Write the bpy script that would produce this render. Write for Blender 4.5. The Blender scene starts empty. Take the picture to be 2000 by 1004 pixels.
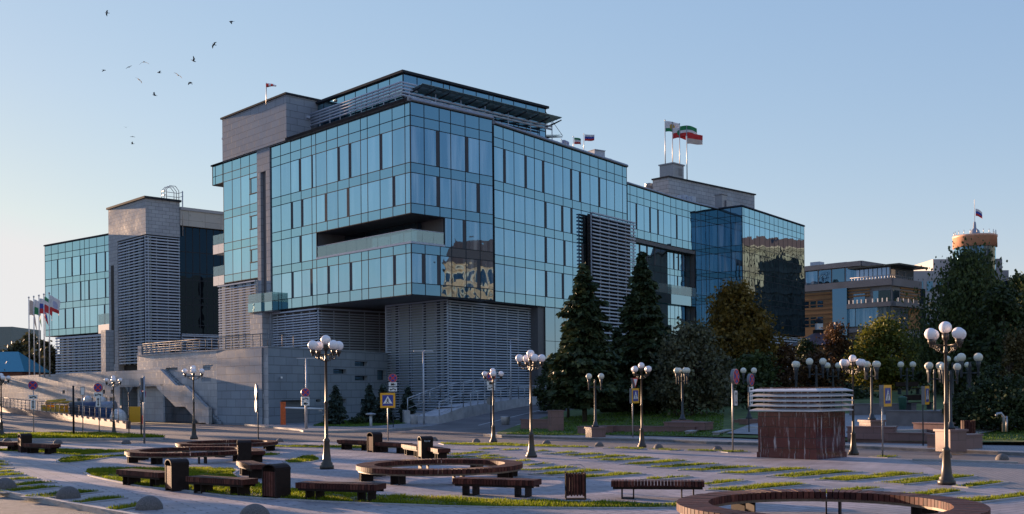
import bpy, bmesh, math, random
import numpy as np
from mathutils import Vector, Matrix
random.seed(11); RNG = np.random.default_rng(5)
SC = bpy.context.scene
COL = SC.collection
PI = math.pi
# ------------------------------------------------------------------ survey of the place: camera station, level ground
F, TH, H0, CZ = 2070.0, 0.0085, 762.0, 2.85
def ray(px, py):
    rx, ry = px - 1000.0, H0 - py
    return (rx + ry*TH)/F, (ry - rx*TH)/F
def gp(px, py, z=0.0):
    kx, kz = ray(px, py); Y = (z - CZ)/kz
    return Vector((kx*Y, Y, z))
def dp(px, py, Y):
    kx, kz = ray(px, py)
    return Vector((kx*Y, Y, CZ + kz*Y))
def zat(px, py, Y): return CZ + ray(px, py)[1]*Y
def along(px, py, P, d):
    k = ray(px, py)[0]
    return (k*P[1] - P[0])/(d[0] - k*d[1])
V2 = lambda x, y: Vector((x, y))
V3 = lambda p, z: Vector((p[0], p[1], z))

# ------------------------------------------------------------------ mesh builder
class MB:
    def __init__(s): s.v = []; s.f = []; s.m = []; s.sm = []
    def add(s, pts, mi=0, sm=False):
        b = len(s.v); s.v.extend([tuple(p) for p in pts]); s.f.append(tuple(range(b, b+len(pts)))); s.m.append(mi); s.sm.append(sm)
    def obox(s, o, ax, ay, az, mi=0):
        o, ax, ay, az = Vector(o), Vector(ax), Vector(ay), Vector(az)
        if ax.cross(ay).dot(az) < 0: ax, ay = ay, ax
        b = len(s.v)
        for k in (0, 1):
            for p in (o, o+ax, o+ax+ay, o+ay): s.v.append(tuple(p + az*k))
        for q in ((3,2,1,0),(4,5,6,7),(0,1,5,4),(1,2,6,5),(2,3,7,6),(3,0,4,7)):
            s.f.append(tuple(b+i for i in q)); s.m.append(mi); s.sm.append(False)
    def box(s, c, size, rot=0.0, mi=0, tilt=0.0):
        cx, cy, cz = c; a, b, h = size
        ux, uy = Vector((math.cos(rot), math.sin(rot), 0)), Vector((-math.sin(rot), math.cos(rot), 0)); uz = Vector((0,0,1))
        if tilt:
            uy2 = uy*math.cos(tilt) + uz*math.sin(tilt); uz = uz*math.cos(tilt) - uy*math.sin(tilt); uy = uy2
        s.obox(Vector(c) - ux*a/2 - uy*b/2 - uz*h/2, ux*a, uy*b, uz*h, mi)
    def wallbox(s, p, q, z0, z1, th, mi=0, side=1):
        """box standing on the plan segment p-q, thickness th to the left (side=1) or right of it"""
        p, q = Vector(p[:2]), Vector(q[:2]); d = (q-p).normalized(); n = Vector((-d.y, d.x))*side
        s.obox(V3(p, z0), V3(q-p, 0), V3(n*th, 0), (0, 0, z1-z0), mi)
    def prism(s, pts, z0, z1, mi=0, top=None, bottom=True):
        n = len(pts); A = sum(pts[i][0]*pts[(i+1)%n][1]-pts[(i+1)%n][0]*pts[i][1] for i in range(n))
        if A < 0: pts = pts[::-1]
        for i in range(n):
            a, b = pts[i], pts[(i+1)%n]
            s.add([(a[0],a[1],z0),(b[0],b[1],z0),(b[0],b[1],z1),(a[0],a[1],z1)], mi)
        s.add([(p[0],p[1],z1) for p in pts], mi if top is None else top)
        if bottom: s.add([(p[0],p[1],z0) for p in pts[::-1]], mi)
    def tube(s, pts, r, n=8, mi=0, caps=True, sm=True):
        pts = [Vector(p) for p in pts]; m = len(pts)
        rs = r if isinstance(r, (list, tuple)) else [r]*m
        b0 = len(s.v); prev = None
        for i, p in enumerate(pts):
            t = (pts[min(i+1, m-1)] - pts[max(i-1, 0)])
            if t.length < 1e-9: t = Vector((0,0,1))
            t.normalize()
            if prev is None:
                a = Vector((1,0,0)) if abs(t.x) < .8 else Vector((0,1,0))
            else: a = prev
            x = (a - t*a.dot(t)).normalized(); y = t.cross(x); prev = x
            for k in range(n):
                an = 2*PI*k/n; s.v.append(tuple(p + (x*math.cos(an) + y*math.sin(an))*rs[i]))
        for i in range(m-1):
            for k in range(n):
                k2 = (k+1) % n
                s.f.append((b0+i*n+k, b0+i*n+k2, b0+(i+1)*n+k2, b0+(i+1)*n+k)); s.m.append(mi); s.sm.append(sm)
        if caps:
            s.f.append(tuple(b0+k for k in range(n))[::-1]); s.m.append(mi); s.sm.append(False)
            s.f.append(tuple(b0+(m-1)*n+k for k in range(n))); s.m.append(mi); s.sm.append(False)
    def lathe(s, prof, c=(0,0,0), n=16, mi=0, sm=True):
        b0 = len(s.v); m = len(prof)
        for r, z in prof:
            for k in range(n):
                an = 2*PI*k/n; s.v.append((c[0]+r*math.cos(an), c[1]+r*math.sin(an), c[2]+z))
        for i in range(m-1):
            for k in range(n):
                k2 = (k+1) % n
                s.f.append((b0+i*n+k, b0+i*n+k2, b0+(i+1)*n+k2, b0+(i+1)*n+k)); s.m.append(mi); s.sm.append(sm)
    def sphere(s, c, r, n=20, m=12, mi=0, zlo=-1.0, sc=(1,1,1)):
        t0 = math.asin(max(-1, zlo)); prof = []
        for i in range(m+1):
            t = t0 + (PI/2 - t0)*i/m; prof.append((max(1e-4, r*math.cos(t))*sc[0], r*math.sin(t)*sc[2]))
        s.lathe(prof, c, n, mi)
    def build(s, name, mats, parent=None, loc=None, uv=True):
        me = bpy.data.meshes.new(name)
        base = Vector(parent.matrix_world.translation) if parent is not None else Vector(loc if loc is not None else (0,0,0))
        if parent is not None:
            base = Vector((0,0,0)); p = parent
            while p is not None: base += p.location; p = p.parent
            if loc is not None: base = Vector(loc)
        co = np.array(s.v, dtype=np.float64) - np.array(base)
        me.from_pydata(co.tolist(), [], s.f)
        if not isinstance(mats, (list, tuple)): mats = [mats]
        for m in mats: me.materials.append(m)
        me.polygons.foreach_set('material_index', s.m); me.polygons.foreach_set('use_smooth', s.sm)
        if uv:
            L = me.uv_layers.new(name='UVMap'); nl = len(me.loops)
            li = np.empty(nl, dtype=np.int32); me.loops.foreach_get('vertex_index', li)
            nm = np.empty(len(me.polygons)*3); me.polygons.foreach_get('normal', nm); nm = nm.reshape(-1, 3)
            tot = np.empty(len(me.polygons), dtype=np.int32); me.polygons.foreach_get('loop_total', tot)
            nn = np.repeat(nm, tot, axis=0); P = np.array(s.v)[li]
            hl = np.hypot(nn[:,0], nn[:,1]); fl = hl < .5; hs = np.where(hl < 1e-6, 1, hl)
            tx, ty = -nn[:,1]/hs, nn[:,0]/hs
            u = np.where(fl, P[:,0], P[:,0]*tx + P[:,1]*ty); w = np.where(fl, P[:,1], P[:,2])
            L.data.foreach_set('uv', np.stack([u, w], 1).astype(np.float32).ravel())
        me.update()
        o = bpy.data.objects.new(name, me); COL.objects.link(o)
        if parent is not None:
            o.parent = parent
            pb = Vector((0,0,0)); p = parent
            while p is not None: pb += p.location; p = p.parent
            if loc is not None: o.location = base - pb
        else: o.location = base
        return o

def tag(o, label=None, cat=None, group=None, kind=None):
    if label: o['label'] = label
    if cat: o['category'] = cat
    if group: o['group'] = group
    if kind: o['kind'] = kind
    return o
def thing(name, loc, label, cat, group=None):
    o = bpy.data.objects.new(name, None); COL.objects.link(o); o.location = loc; o.empty_display_size = .3
    return tag(o, label, cat, group)
def copy_tree(o, parent=None):
    c = o.copy(); COL.objects.link(c)
    if parent is not None: c.parent = parent
    for ch in list(o.children): copy_tree(ch, c)
    return c
def place(o, loc, rz=0.0, sc=1.0, label=None):
    o.location = loc; o.rotation_euler = (0, 0, rz); o.scale = (sc, sc, sc)
    if label: o['label'] = label
    return o

# ------------------------------------------------------------------ materials
MATS = {}
def nmat(name):
    m = bpy.data.materials.new(name); m.use_nodes = True; nt = m.node_tree; nt.nodes.clear()
    out = nt.nodes.new('ShaderNodeOutputMaterial')
    return m, nt, out
def nd(nt, typ, **kw):
    n = nt.nodes.new(typ)
    for k, v in kw.items():
        if k.startswith('in_'):
            n.inputs[k[3:].replace('_', ' ')].default_value = v
        else: setattr(n, k, v)
    return n
def coords(nt, which='Object', scale=(1,1,1)):
    tc = nt.nodes.new('ShaderNodeTexCoord'); mp = nt.nodes.new('ShaderNodeMapping'); mp.inputs['Scale'].default_value = scale
    nt.links.new(tc.outputs[which], mp.inputs['Vector']); return mp.outputs['Vector']
def c4(c): return (c[0], c[1], c[2], 1.0)
def ramp(nt, fac, stops):
    r = nt.nodes.new('ShaderNodeValToRGB'); e = r.color_ramp.elements
    while len(e) < len(stops): e.new(.5)
    for i, (p, c) in enumerate(stops): e[i].position = p; e[i].color = c4(c) if len(c) == 3 else c
    nt.links.new(fac, r.inputs['Fac']); return r.outputs['Color']
def mixc(nt, fac, a, b, mode='MIX'):
    m = nt.nodes.new('ShaderNodeMix'); m.data_type = 'RGBA'; m.blend_type = mode
    for s, i in ((fac, 0), (a, 6), (b, 7)):
        if isinstance(s, (int, float)): m.inputs[i].default_value = s
        elif isinstance(s, (tuple, list)): m.inputs[i].default_value = c4(s)
        else: nt.links.new(s, m.inputs[i])
    return m.outputs[2]
def mul(c, k): return tuple(min(1, x*k) for x in c)
def mat(name, col, rough=.6, metal=0.0, var=.25, scale=6.0, bump=0.0, bscale=None, spec=.5, coord='Object', aniso=(1,1,1), rnd=0.0):
    if name in MATS: return MATS[name]
    m, nt, out = nmat(name); b = nt.nodes.new('ShaderNodeBsdfPrincipled')
    b.inputs['Roughness'].default_value = rough; b.inputs['Metallic'].default_value = metal; b.inputs['Specular IOR Level'].default_value = spec
    v = coords(nt, coord, aniso)
    n = nd(nt, 'ShaderNodeTexNoise'); n.inputs['Scale'].default_value = scale; n.inputs['Detail'].default_value = 5; nt.links.new(v, n.inputs['Vector'])
    c = ramp(nt, n.outputs['Fac'], [(.3, mul(col, 1-var)), (.7, mul(col, 1+var))])
    if rnd:
        oi = nt.nodes.new('ShaderNodeObjectInfo')
        c = mixc(nt, oi.outputs['Random'], c, mixc(nt, 1.0, c, (1-rnd, 1-rnd, 1-rnd), 'MULTIPLY'))
    nt.links.new(c, b.inputs['Base Color'])
    if bump:
        n2 = nd(nt, 'ShaderNodeTexNoise'); n2.inputs['Scale'].default_value = bscale or scale*6; n2.inputs['Detail'].default_value = 4; nt.links.new(v, n2.inputs['Vector'])
        bp = nt.nodes.new('ShaderNodeBump'); bp.inputs['Strength'].default_value = bump; bp.inputs['Distance'].default_value = .02
        nt.links.new(n2.outputs['Fac'], bp.inputs['Height']); nt.links.new(bp.outputs['Normal'], b.inputs['Normal'])
    nt.links.new(b.outputs['BSDF'], out.inputs['Surface']); MATS[name] = m; return m
def tiles(name, c1, c2, mortar, tw, th, msize=.012, rough=.6, offset=.5, var=.15, nscale=.6, bump=.3, spec=.4, stain=None, coord='UV', rot=0.0, fine=0.0):
    m, nt, out = nmat(name); b = nt.nodes.new('ShaderNodeBsdfPrincipled'); b.inputs['Specular IOR Level'].default_value = spec
    v = coords(nt, coord); v.node.inputs['Rotation'].default_value = (0, 0, rot)
    br = nt.nodes.new('ShaderNodeTexBrick'); br.offset = offset
    for k, x in (('Color1', c4(c1)), ('Color2', c4(c2)), ('Mortar', c4(mortar)), ('Scale', 1.0), ('Mortar Size', msize), ('Mortar Smooth', .1), ('Bias', 0.0), ('Brick Width', tw), ('Row Height', th)):
        br.inputs[k].default_value = x
    nt.links.new(v, br.inputs['Vector'])
    n = nd(nt, 'ShaderNodeTexNoise'); n.inputs['Scale'].default_value = nscale; n.inputs['Detail'].default_value = 7; n.inputs['Roughness'].default_value = .65; nt.links.new(v, n.inputs['Vector'])
    k = ramp(nt, n.outputs['Fac'], [(.28, (1-var,)*3), (.72, (1+var,)*3)])
    col = mixc(nt, 1.0, br.outputs['Color'], k, 'MULTIPLY')
    if fine:
        n3 = nd(nt, 'ShaderNodeTexNoise'); n3.inputs['Scale'].default_value = 40; n3.inputs['Detail'].default_value = 3; nt.links.new(v, n3.inputs['Vector'])
        col = mixc(nt, 1.0, col, ramp(nt, n3.outputs['Fac'], [(.3, (1-fine,)*3), (.7, (1+fine,)*3)]), 'MULTIPLY')
    if stain:
        scol, sc, lo, hi = stain
        v2 = coords(nt, coord, sc); n2 = nd(nt, 'ShaderNodeTexNoise'); n2.inputs['Scale'].default_value = 1.0; n2.inputs['Detail'].default_value = 6; n2.inputs['Roughness'].default_value = .7
        nt.links.new(v2, n2.inputs['Vector'])
        f = ramp(nt, n2.outputs['Fac'], [(lo, (0,0,0)), (hi, (1,1,1))]); col = mixc(nt, f, col, scol)
    nt.links.new(col, b.inputs['Base Color'])
    rr = ramp(nt, n.outputs['Fac'], [(.3, (rough*.8,)*3), (.7, (min(1, rough*1.2),)*3)]); nt.links.new(rr, b.inputs['Roughness'])
    if bump:
        bp = nt.nodes.new('ShaderNodeBump'); bp.inputs['Strength'].default_value = bump; bp.inputs['Distance'].default_value = .01; bp.invert = True
        nt.links.new(br.outputs['Fac'], bp.inputs['Height']); nt.links.new(bp.outputs['Normal'], b.inputs['Normal'])
    nt.links.new(b.outputs['BSDF'], out.inputs['Surface']); MATS[name] = m; return m
def glass(name, tint, inner, lo=.45, hi=.95, rough=.015, wave=.12, wscale=.35, vary=.0, blinds=False):
    """coated facade glass: dark interior seen through a tinted mirror that strengthens towards grazing"""
    m, nt, out = nmat(name)
    v = coords(nt, 'UV'); oi = nt.nodes.new('ShaderNodeObjectInfo')
    gl = nt.nodes.new('ShaderNodeBsdfGlossy'); gl.inputs['Roughness'].default_value = rough
    lw = nt.nodes.new('ShaderNodeLayerWeight'); lw.inputs['Blend'].default_value = .5
    tf = ramp(nt, lw.outputs['Facing'], [(.15, (tint[0]*.46, tint[1]*.64, tint[2]*.96)), (.52, tint)])
    tc = mixc(nt, oi.outputs['Random'], tf, mixc(nt, 1.0, tf, (1-vary, 1-vary*.9, 1-vary*.8), 'MULTIPLY')); nt.links.new(tc, gl.inputs['Color'])
    df = nt.nodes.new('ShaderNodeBsdfPrincipled'); df.inputs['Roughness'].default_value = .5; df.inputs['Specular IOR Level'].default_value = 0
    if blinds:
        v3 = coords(nt, 'UV', (1.3, .10, 1)); nb = nd(nt, 'ShaderNodeTexNoise'); nb.inputs['Scale'].default_value = 1.0; nb.inputs['Detail'].default_value = 2
        nt.links.new(v3, nb.inputs['Vector'])
        ic = ramp(nt, nb.outputs['Fac'], [(.36, mul(inner, .6)), (.48, mul(inner, 2.2)), (.56, (.17, .19, .20)), (.66, (.30, .32, .32))]); nt.links.new(ic, df.inputs['Base Color'])
    else: df.inputs['Base Color'].default_value = c4(inner)
    n = nd(nt, 'ShaderNodeTexNoise'); n.inputs['Scale'].default_value = wscale; n.inputs['Detail'].default_value = 1.5; nt.links.new(v, n.inputs['Vector'])
    bp = nt.nodes.new('ShaderNodeBump'); bp.inputs['Strength'].default_value = wave; bp.inputs['Distance'].default_value = .05
    nt.links.new(n.outputs['Fac'], bp.inputs['Height']); nt.links.new(bp.outputs['Normal'], gl.inputs['Normal'])
    mr = nt.nodes.new('ShaderNodeMapRange'); mr.inputs['From Max'].default_value = .6; mr.inputs['To Min'].default_value = lo; mr.inputs['To Max'].default_value = hi
    nt.links.new(lw.outputs['Facing'], mr.inputs['Value'])
    mx = nt.nodes.new('ShaderNodeMixShader'); nt.links.new(mr.outputs['Result'], mx.inputs['Fac'])
    nt.links.new(df.outputs['BSDF'], mx.inputs[1]); nt.links.new(gl.outputs['BSDF'], mx.inputs[2]); nt.links.new(mx.outputs['Shader'], out.inputs['Surface'])
    MATS[name] = m; return m
def clear_glass(name, tint, refl=.25, trans=.6):
    """balustrade glass one can see through"""
    m, nt, out = nmat(name)
    tr = nt.nodes.new('ShaderNodeBsdfTransparent'); tr.inputs['Color'].default_value = c4(tint)
    df = nt.nodes.new('ShaderNodeBsdfDiffuse'); df.inputs['Color'].default_value = c4((.25,.29,.29))
    gl = nt.nodes.new('ShaderNodeBsdfGlossy'); gl.inputs['Roughness'].default_value = .02; gl.inputs['Color'].default_value = (.55,.68,.72,1)
    m1 = nt.nodes.new('ShaderNodeMixShader'); m1.inputs[0].default_value = 1-trans; nt.links.new(tr.outputs[0], m1.inputs[1]); nt.links.new(df.outputs[0], m1.inputs[2])
    m2 = nt.nodes.new('ShaderNodeMixShader'); m2.inputs[0].default_value = refl; nt.links.new(m1.outputs[0], m2.inputs[1]); nt.links.new(gl.outputs[0], m2.inputs[2])
    nt.links.new(m2.outputs[0], out.inputs['Surface']); MATS[name] = m; return m
def leafmat(name, c1, c2, c3=None, trans=.25):
    m, nt, out = nmat(name); v = coords(nt, 'Object')
    n = nd(nt, 'ShaderNodeTexNoise'); n.inputs['Scale'].default_value = 1.1; n.inputs['Detail'].default_value = 4; nt.links.new(v, n.inputs['Vector'])
    n2 = nd(nt, 'ShaderNodeTexWhiteNoise'); g = nt.nodes.new('ShaderNodeNewGeometry'); nt.links.new(g.outputs['Random Per Island'], n2.inputs['Vector'])
    st = [(.35, c1), (.62, c2)] + ([(.75, c3)] if c3 else [])
    c = ramp(nt, n.outputs['Fac'], st); c = mixc(nt, n2.outputs['Value'], mixc(nt, 1.0, c, (.6,.6,.6), 'MULTIPLY'), mixc(nt, 1.0, c, (1.3,1.3,1.2), 'MULTIPLY'))
    d = nt.nodes.new('ShaderNodeBsdfPrincipled'); d.inputs['Roughness'].default_value = .6; d.inputs['Specular IOR Level'].default_value = .25; nt.links.new(c, d.inputs['Base Color'])
    t = nt.nodes.new('ShaderNodeBsdfTranslucent'); nt.links.new(c, t.inputs['Color'])
    mx = nt.nodes.new('ShaderNodeMixShader'); mx.inputs[0].default_value = trans
    nt.links.new(d.outputs[0], mx.inputs[1]); nt.links.new(t.outputs[0], mx.inputs[2]); nt.links.new(mx.outputs[0], out.inputs['Surface']); MATS[name] = m; return m

G_VIS = glass('vision_glass', (.42, .68, .79), (.03, .045, .055), .14, .98, wave=.32, wscale=.45, vary=.22, blinds=True)
G_SPA = glass('spandrel_glass', (.37, .60, .67), (.04, .08, .10), .14, .95, wave=.6, vary=.1)
G_DARK = glass('dark_glass', (.34, .52, .60), (.008, .015, .018), .25, .9, wave=.25)
G_BAL = clear_glass('balustrade_glass', (.78, .9, .88))
G_TEAL = glass('teal_glass', (.35, .52, .56), (.02, .045, .05), .25, .9, wave=.2)
M_MULL = mat('mullion_metal', (.026, .032, .04), .6, 0, .1, spec=.1)
M_VENT = mat('vent_panel_grey', (.07, .075, .085), .7, 0, .1, spec=.08)
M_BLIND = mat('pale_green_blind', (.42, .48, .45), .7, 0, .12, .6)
M_COPE = mat('coping_metal', (.23, .24, .27), .4, .4, .12)
M_LOUV = mat('louvre_aluminium', (.40, .46, .54), .6, 0, .10, spec=.1)
M_SOFF = mat('soffit_panel', (.10, .103, .11), .6, 0, .12)
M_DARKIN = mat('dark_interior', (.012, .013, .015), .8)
M_STONE = tiles('granite_cladding', (.33, .36, .395), (.275, .30, .335), (.15, .158, .17), 1.25, .62, .03, .6, .5, .16, .25, .2, spec=.15, fine=.08)
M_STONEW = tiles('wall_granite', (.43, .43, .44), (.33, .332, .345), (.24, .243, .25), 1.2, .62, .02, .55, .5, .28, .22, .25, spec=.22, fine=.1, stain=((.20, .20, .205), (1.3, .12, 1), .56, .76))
M_STONED = tiles('grey_granite_slabs', (.265, .305, .352), (.235, .27, .315), (.15, .17, .20), 1.8, .75, .035, .6, .5, .14, .25, .2, spec=.08, fine=.08)  # darker, cooler granite: the roof box's unlit look is put into this colour
M_CONC = mat('concrete', (.40, .40, .41), .8, 0, .2, 1.5, .2)
M_STEEL = mat('railing_steel', (.45, .46, .48), .3, .8, .08)
M_WHITE = mat('white_paint', (.78, .78, .78), .5, 0, .05)
M_BLACK = mat('black_paint', (.015, .015, .016), .6, spec=.15)
M_POLE = mat('bronze_paint', (.045, .036, .028), .42, .35, .2, 8, spec=.6)
M_GREYPOST = mat('grey_post_paint', (.035, .042, .05), .5, .2, .15)
M_GALV = mat('galvanised_steel', (.33, .33, .34), .45, .6, .15)
def woodmat(name, c1, c2, c3):
    m, nt, out = nmat(name); b = nt.nodes.new('ShaderNodeBsdfPrincipled'); b.inputs['Roughness'].default_value = .58; b.inputs['Specular IOR Level'].default_value = .2
    g = nt.nodes.new('ShaderNodeNewGeometry'); c = ramp(nt, g.outputs['Random Per Island'], [(.05, c1), (.55, c2), (.95, c3)])
    v = coords(nt, 'Object'); n = nd(nt, 'ShaderNodeTexNoise'); n.inputs['Scale'].default_value = 11; n.inputs['Detail'].default_value = 5; nt.links.new(v, n.inputs['Vector'])
    c = mixc(nt, 1.0, c, ramp(nt, n.outputs['Fac'], [(.3, (.6,.6,.6)), (.7, (1.35,1.3,1.3))]), 'MULTIPLY'); nt.links.new(c, b.inputs['Base Color'])
    nt.links.new(b.outputs[0], out.inputs['Surface']); MATS[name] = m; return m
M_WOOD = woodmat('red_brown_slats', (.036, .009, .008), (.068, .018, .013), (.11, .034, .023))
M_BROWN = mat('dark_brown_steel', (.022, .014, .012), .6, 0, .2, spec=.12)
M_PLGREY = mat('pale_grey_panel', (.5, .52, .54), .5, 0, .08)
M_BARK = mat('bark', (.055, .043, .033), .9, 0, .35, 7, .6)
M_SOIL = mat('soil', (.085, .065, .045), .95, 0, .4, 5, .4)
# ------------------------------------------------------------------ light, sky, camera
SUN_AZ = math.atan2(-.698, .716)      # from +Y, positive towards +X
SUN_EL = math.radians(6.3)
sd = Vector((math.sin(SUN_AZ)*math.cos(SUN_EL), math.cos(SUN_AZ)*math.cos(SUN_EL), math.sin(SUN_EL)))
sun = bpy.data.lights.new('sun', 'SUN'); sun.energy = 4.2; sun.angle = math.radians(.55); sun.color = (1.0, .65, .41)
so = bpy.data.objects.new('sun', sun); COL.objects.link(so); so.rotation_euler = sd.to_track_quat('Z', 'Y').to_euler(); so.location = (-60, 60, 40)
w = bpy.data.worlds.new('World'); SC.world = w; w.use_nodes = True; nt = w.node_tree; nt.nodes.clear()
sky = nt.nodes.new('ShaderNodeTexSky'); sky.sky_type = 'NISHITA'; sky.sun_disc = False
sky.sun_elevation = SUN_EL; sky.sun_rotation = SUN_AZ; sky.air_density = 1.0; sky.dust_density = .1; sky.ozone_density = 3.0; sky.altitude = 100
bgn = nt.nodes.new('ShaderNodeBackground'); bgn.inputs['Strength'].default_value = .15
wo = nt.nodes.new('ShaderNodeOutputWorld'); EXPO = 1.8
sp = nt.nodes.new('ShaderNodeSeparateColor'); cbn = nt.nodes.new('ShaderNodeCombineColor'); nt.links.new(sky.outputs[0], sp.inputs[0])
for ch, (g_, a_) in enumerate(((.62, 1.43), (.50, 1.08), (.27, .945))):      # evens the sky's range out, channel by channel
    m0 = nt.nodes.new('ShaderNodeMath'); m0.operation = 'MULTIPLY'; m0.inputs[1].default_value = .15
    m1 = nt.nodes.new('ShaderNodeMath'); m1.operation = 'POWER'; m1.inputs[1].default_value = g_
    m2 = nt.nodes.new('ShaderNodeMath'); m2.operation = 'MULTIPLY'; m2.inputs[1].default_value = a_/.15/2**EXPO
    nt.links.new(sp.outputs[ch], m0.inputs[0]); nt.links.new(m0.outputs[0], m1.inputs[0]); nt.links.new(m1.outputs[0], m2.inputs[0]); m3 = nt.nodes.new('ShaderNodeMath'); m3.operation = 'MINIMUM'; m3.inputs[1].default_value = (.84, .83, .83)[ch]/.15/2**EXPO; nt.links.new(m2.outputs[0], m3.inputs[0]); m4 = nt.nodes.new('ShaderNodeMath'); m4.operation = 'MAXIMUM'; m4.inputs[1].default_value = (.10, .20, .68)[ch]/.15/2**EXPO; nt.links.new(m3.outputs[0], m4.inputs[0]); nt.links.new(m4.outputs[0], cbn.inputs[ch])
nt.links.new(cbn.outputs[0], bgn.inputs['Color']); nt.links.new(bgn.outputs[0], wo.inputs['Surface'])

cam = bpy.data.cameras.new('camera'); co = bpy.data.objects.new('camera', cam); COL.objects.link(co); SC.camera = co
cam.sensor_width = 36; cam.sensor_fit = 'HORIZONTAL'; cam.lens = 36*F/2000; cam.shift_y = (H0 - 502)/2000.0; cam.clip_end = 5000; cam.clip_start = .1
co.matrix_world = Matrix.Translation((0, 0, CZ)) @ Matrix.Rotation(PI/2, 4, 'X') @ Matrix.Rotation(-TH, 4, 'Z')
SC.view_settings.view_transform = 'Standard'; SC.view_settings.look = 'None'; SC.view_settings.gamma = 1; SC.view_settings.exposure = EXPO
SC.render.engine = 'CYCLES'; SC.cycles.use_denoising = True; SC.cycles.caustics_reflective = False; SC.cycles.caustics_refractive = False
SC.cycles.sample_clamp_indirect = 4; SC.cycles.max_bounces = 8; SC.cycles.transparent_max_bounces = 12

# ------------------------------------------------------------------ ground materials
SLOT = math.radians(31)
M_PAVE = tiles('plaza_pavers', (.365, .325, .34), (.29, .26, .274), (.13, .12, .125), .9, .3, .024, .6, .5, .34, .35, .6, coord='Object', rot=-SLOT, fine=.2, spec=.35,
               stain=((.20, .18, .175), (.3, .3, .3), .50, .72))
M_COBB = tiles('cobbles', (.29, .25, .24), (.22, .195, .19), (.11, .10, .10), .22, .2, .02, .6, .5, .2, .5, .7, coord='Object', rot=-.3, fine=.15)
M_SIDE = tiles('sidewalk_pavers', (.29, .285, .29), (.25, .245, .25), (.13, .13, .13), .25, .12, .012, .65, .5, .18, .4, .4, coord='Object', rot=.4, fine=.1)
M_ASPH = mat('asphalt', (.135, .124, .122), .75, 0, .28, .35, .25, 90, spec=.35)
M_ASPHN = mat('rough_asphalt', (.13, .125, .12), .7, 0, .3, 3.0, .5, 120, spec=.5)
M_KERB = mat('kerb_stone', (.33, .315, .31), .75, 0, .2, 3, .2)
M_KERBW = mat('pale_kerb_stone', (.30, .295, .29), .75, 0, .15, 3, .2)
M_LAWN = mat('lawn_soil', (.07, .105, .022), .95, 0, .45, 1.6, .6)
M_EARTH = mat('earth', (.08, .075, .05), .95, 0, .3, .05)
M_PATCH = mat('patch_soil', (.11, .10, .045), .95, 0, .45, 2.2, .5)
M_LINE = mat('road_paint', (.5, .5, .48), .7, 0, .25, 4)
M_GRASS = leafmat('grass_blades', (.12, .17, .010), (.22, .25, .014), (.32, .27, .06), .5)
M_GRASSD = leafmat('lawn_blades', (.07, .14, .022), (.11, .19, .026), (.16, .20, .05), .35)
M_REDG = tiles('red_granite', (.19, .105, .098), (.16, .09, .085), (.06, .04, .037), 1.0, .5, .008, .45, .5, .2, .8, .15, spec=.5, fine=.2)
M_DRED = tiles('dark_red_granite', (.095, .018, .017), (.075, .014, .014), (.015, .004, .004), .62, .42, .014, .13, .5, .25, .8, .2, spec=.7,
               stain=((.45, .41, .43), (7, .6, 1), .55, .66), fine=.15)

def sheet(name, pts, mat_, kind='structure'):
    mb = MB(); pts = [tuple(p) for p in pts]
    A = sum(pts[i][0]*pts[(i+1)%len(pts)][1]-pts[(i+1)%len(pts)][0]*pts[i][1] for i in range(len(pts)))
    mb.add(pts if A > 0 else pts[::-1]); o = mb.build(name, mat_); tag(o, kind=kind); return o
def struct_prism(name, pts, z0, z1, mats, top=None):
    mb = MB(); mb.prism([(p[0], p[1]) for p in pts], z0, z1, 0, top); o = mb.build(name, mats); tag(o, kind='structure'); return o
def ngrid(ob):
    bm = bmesh.new(); bm.from_mesh(ob.data); bmesh.ops.triangulate(bm, faces=bm.faces[:]); bm.to_mesh(ob.data); bm.free()

sheet('ground', [(-1500, -60, -.14), (1500, -60, -.14), (1500, 3000, -.14), (-1500, 3000, -.14)], M_EARTH)
sheet('road', [(-110, -20, -.12), (70, -20, -.12), (70, 100, -.12), (-110, 100, -.12)], M_ASPH)
sheet('near_road', [(-60, -10, -.116), (12, -10, -.116), (12, 20, -.116), (-1, 22, -.116), (-60, 60, -.116)][:3] + [(12, 12, -.116), (-15.6, 33.0, -.116), (-42, 60, -.116), (-60, 60, -.116)], M_ASPHN)

far = [(-500, 868), (0, 867), (100, 867), (350, 866), (600, 864), (860, 862), (1000, 865), (1160, 874), (1300, 878), (1446, 883), (1700, 893), (1850, 899.5), (2000, 907)]
kerbA, kerbB = gp(0, 957), gp(262, 1004); kd = (kerbB - kerbA).normalized()
plaza = [gp(*p) for p in far] + [V3((28, 32), 0), V3((30, 5), 0), kerbB + kd*14, kerbB, kerbA, kerbA - kd*22, V3((-46, 55), 0)]
struct_prism('plaza_paving', plaza, -.12, 0, [M_KERB, M_PAVE], 1); ngrid(bpy.data.objects['plaza_paving'])
# edge kerb of the plaza against the near road, and the lit kerb by the cobbles
mb = MB(); nrm = Vector((-kd.y, kd.x, 0))
mb.obox(kerbA - kd*22 - Vector((0,0,.118)) - nrm*.16, kd*46, nrm*.157, (0, 0, .15)); tag(mb.build('plaza_kerb', M_KERB), kind='structure')
cb = [gp(*p) for p in [(1752, 894.5), (1850, 900.5), (2000, 908), (2080, 960), (1985, 958), (1870, 928)]]
sheet('cobbled_path', [(p.x, p.y, .004) for p in cb], M_COBB)
a, b = gp(1782, 900), gp(1988, 905.5); mb = MB(); mb.wallbox(a, b, -.0, .07, .14); tag(mb.build('kerb_edge', M_KERBW), kind='structure')

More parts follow.
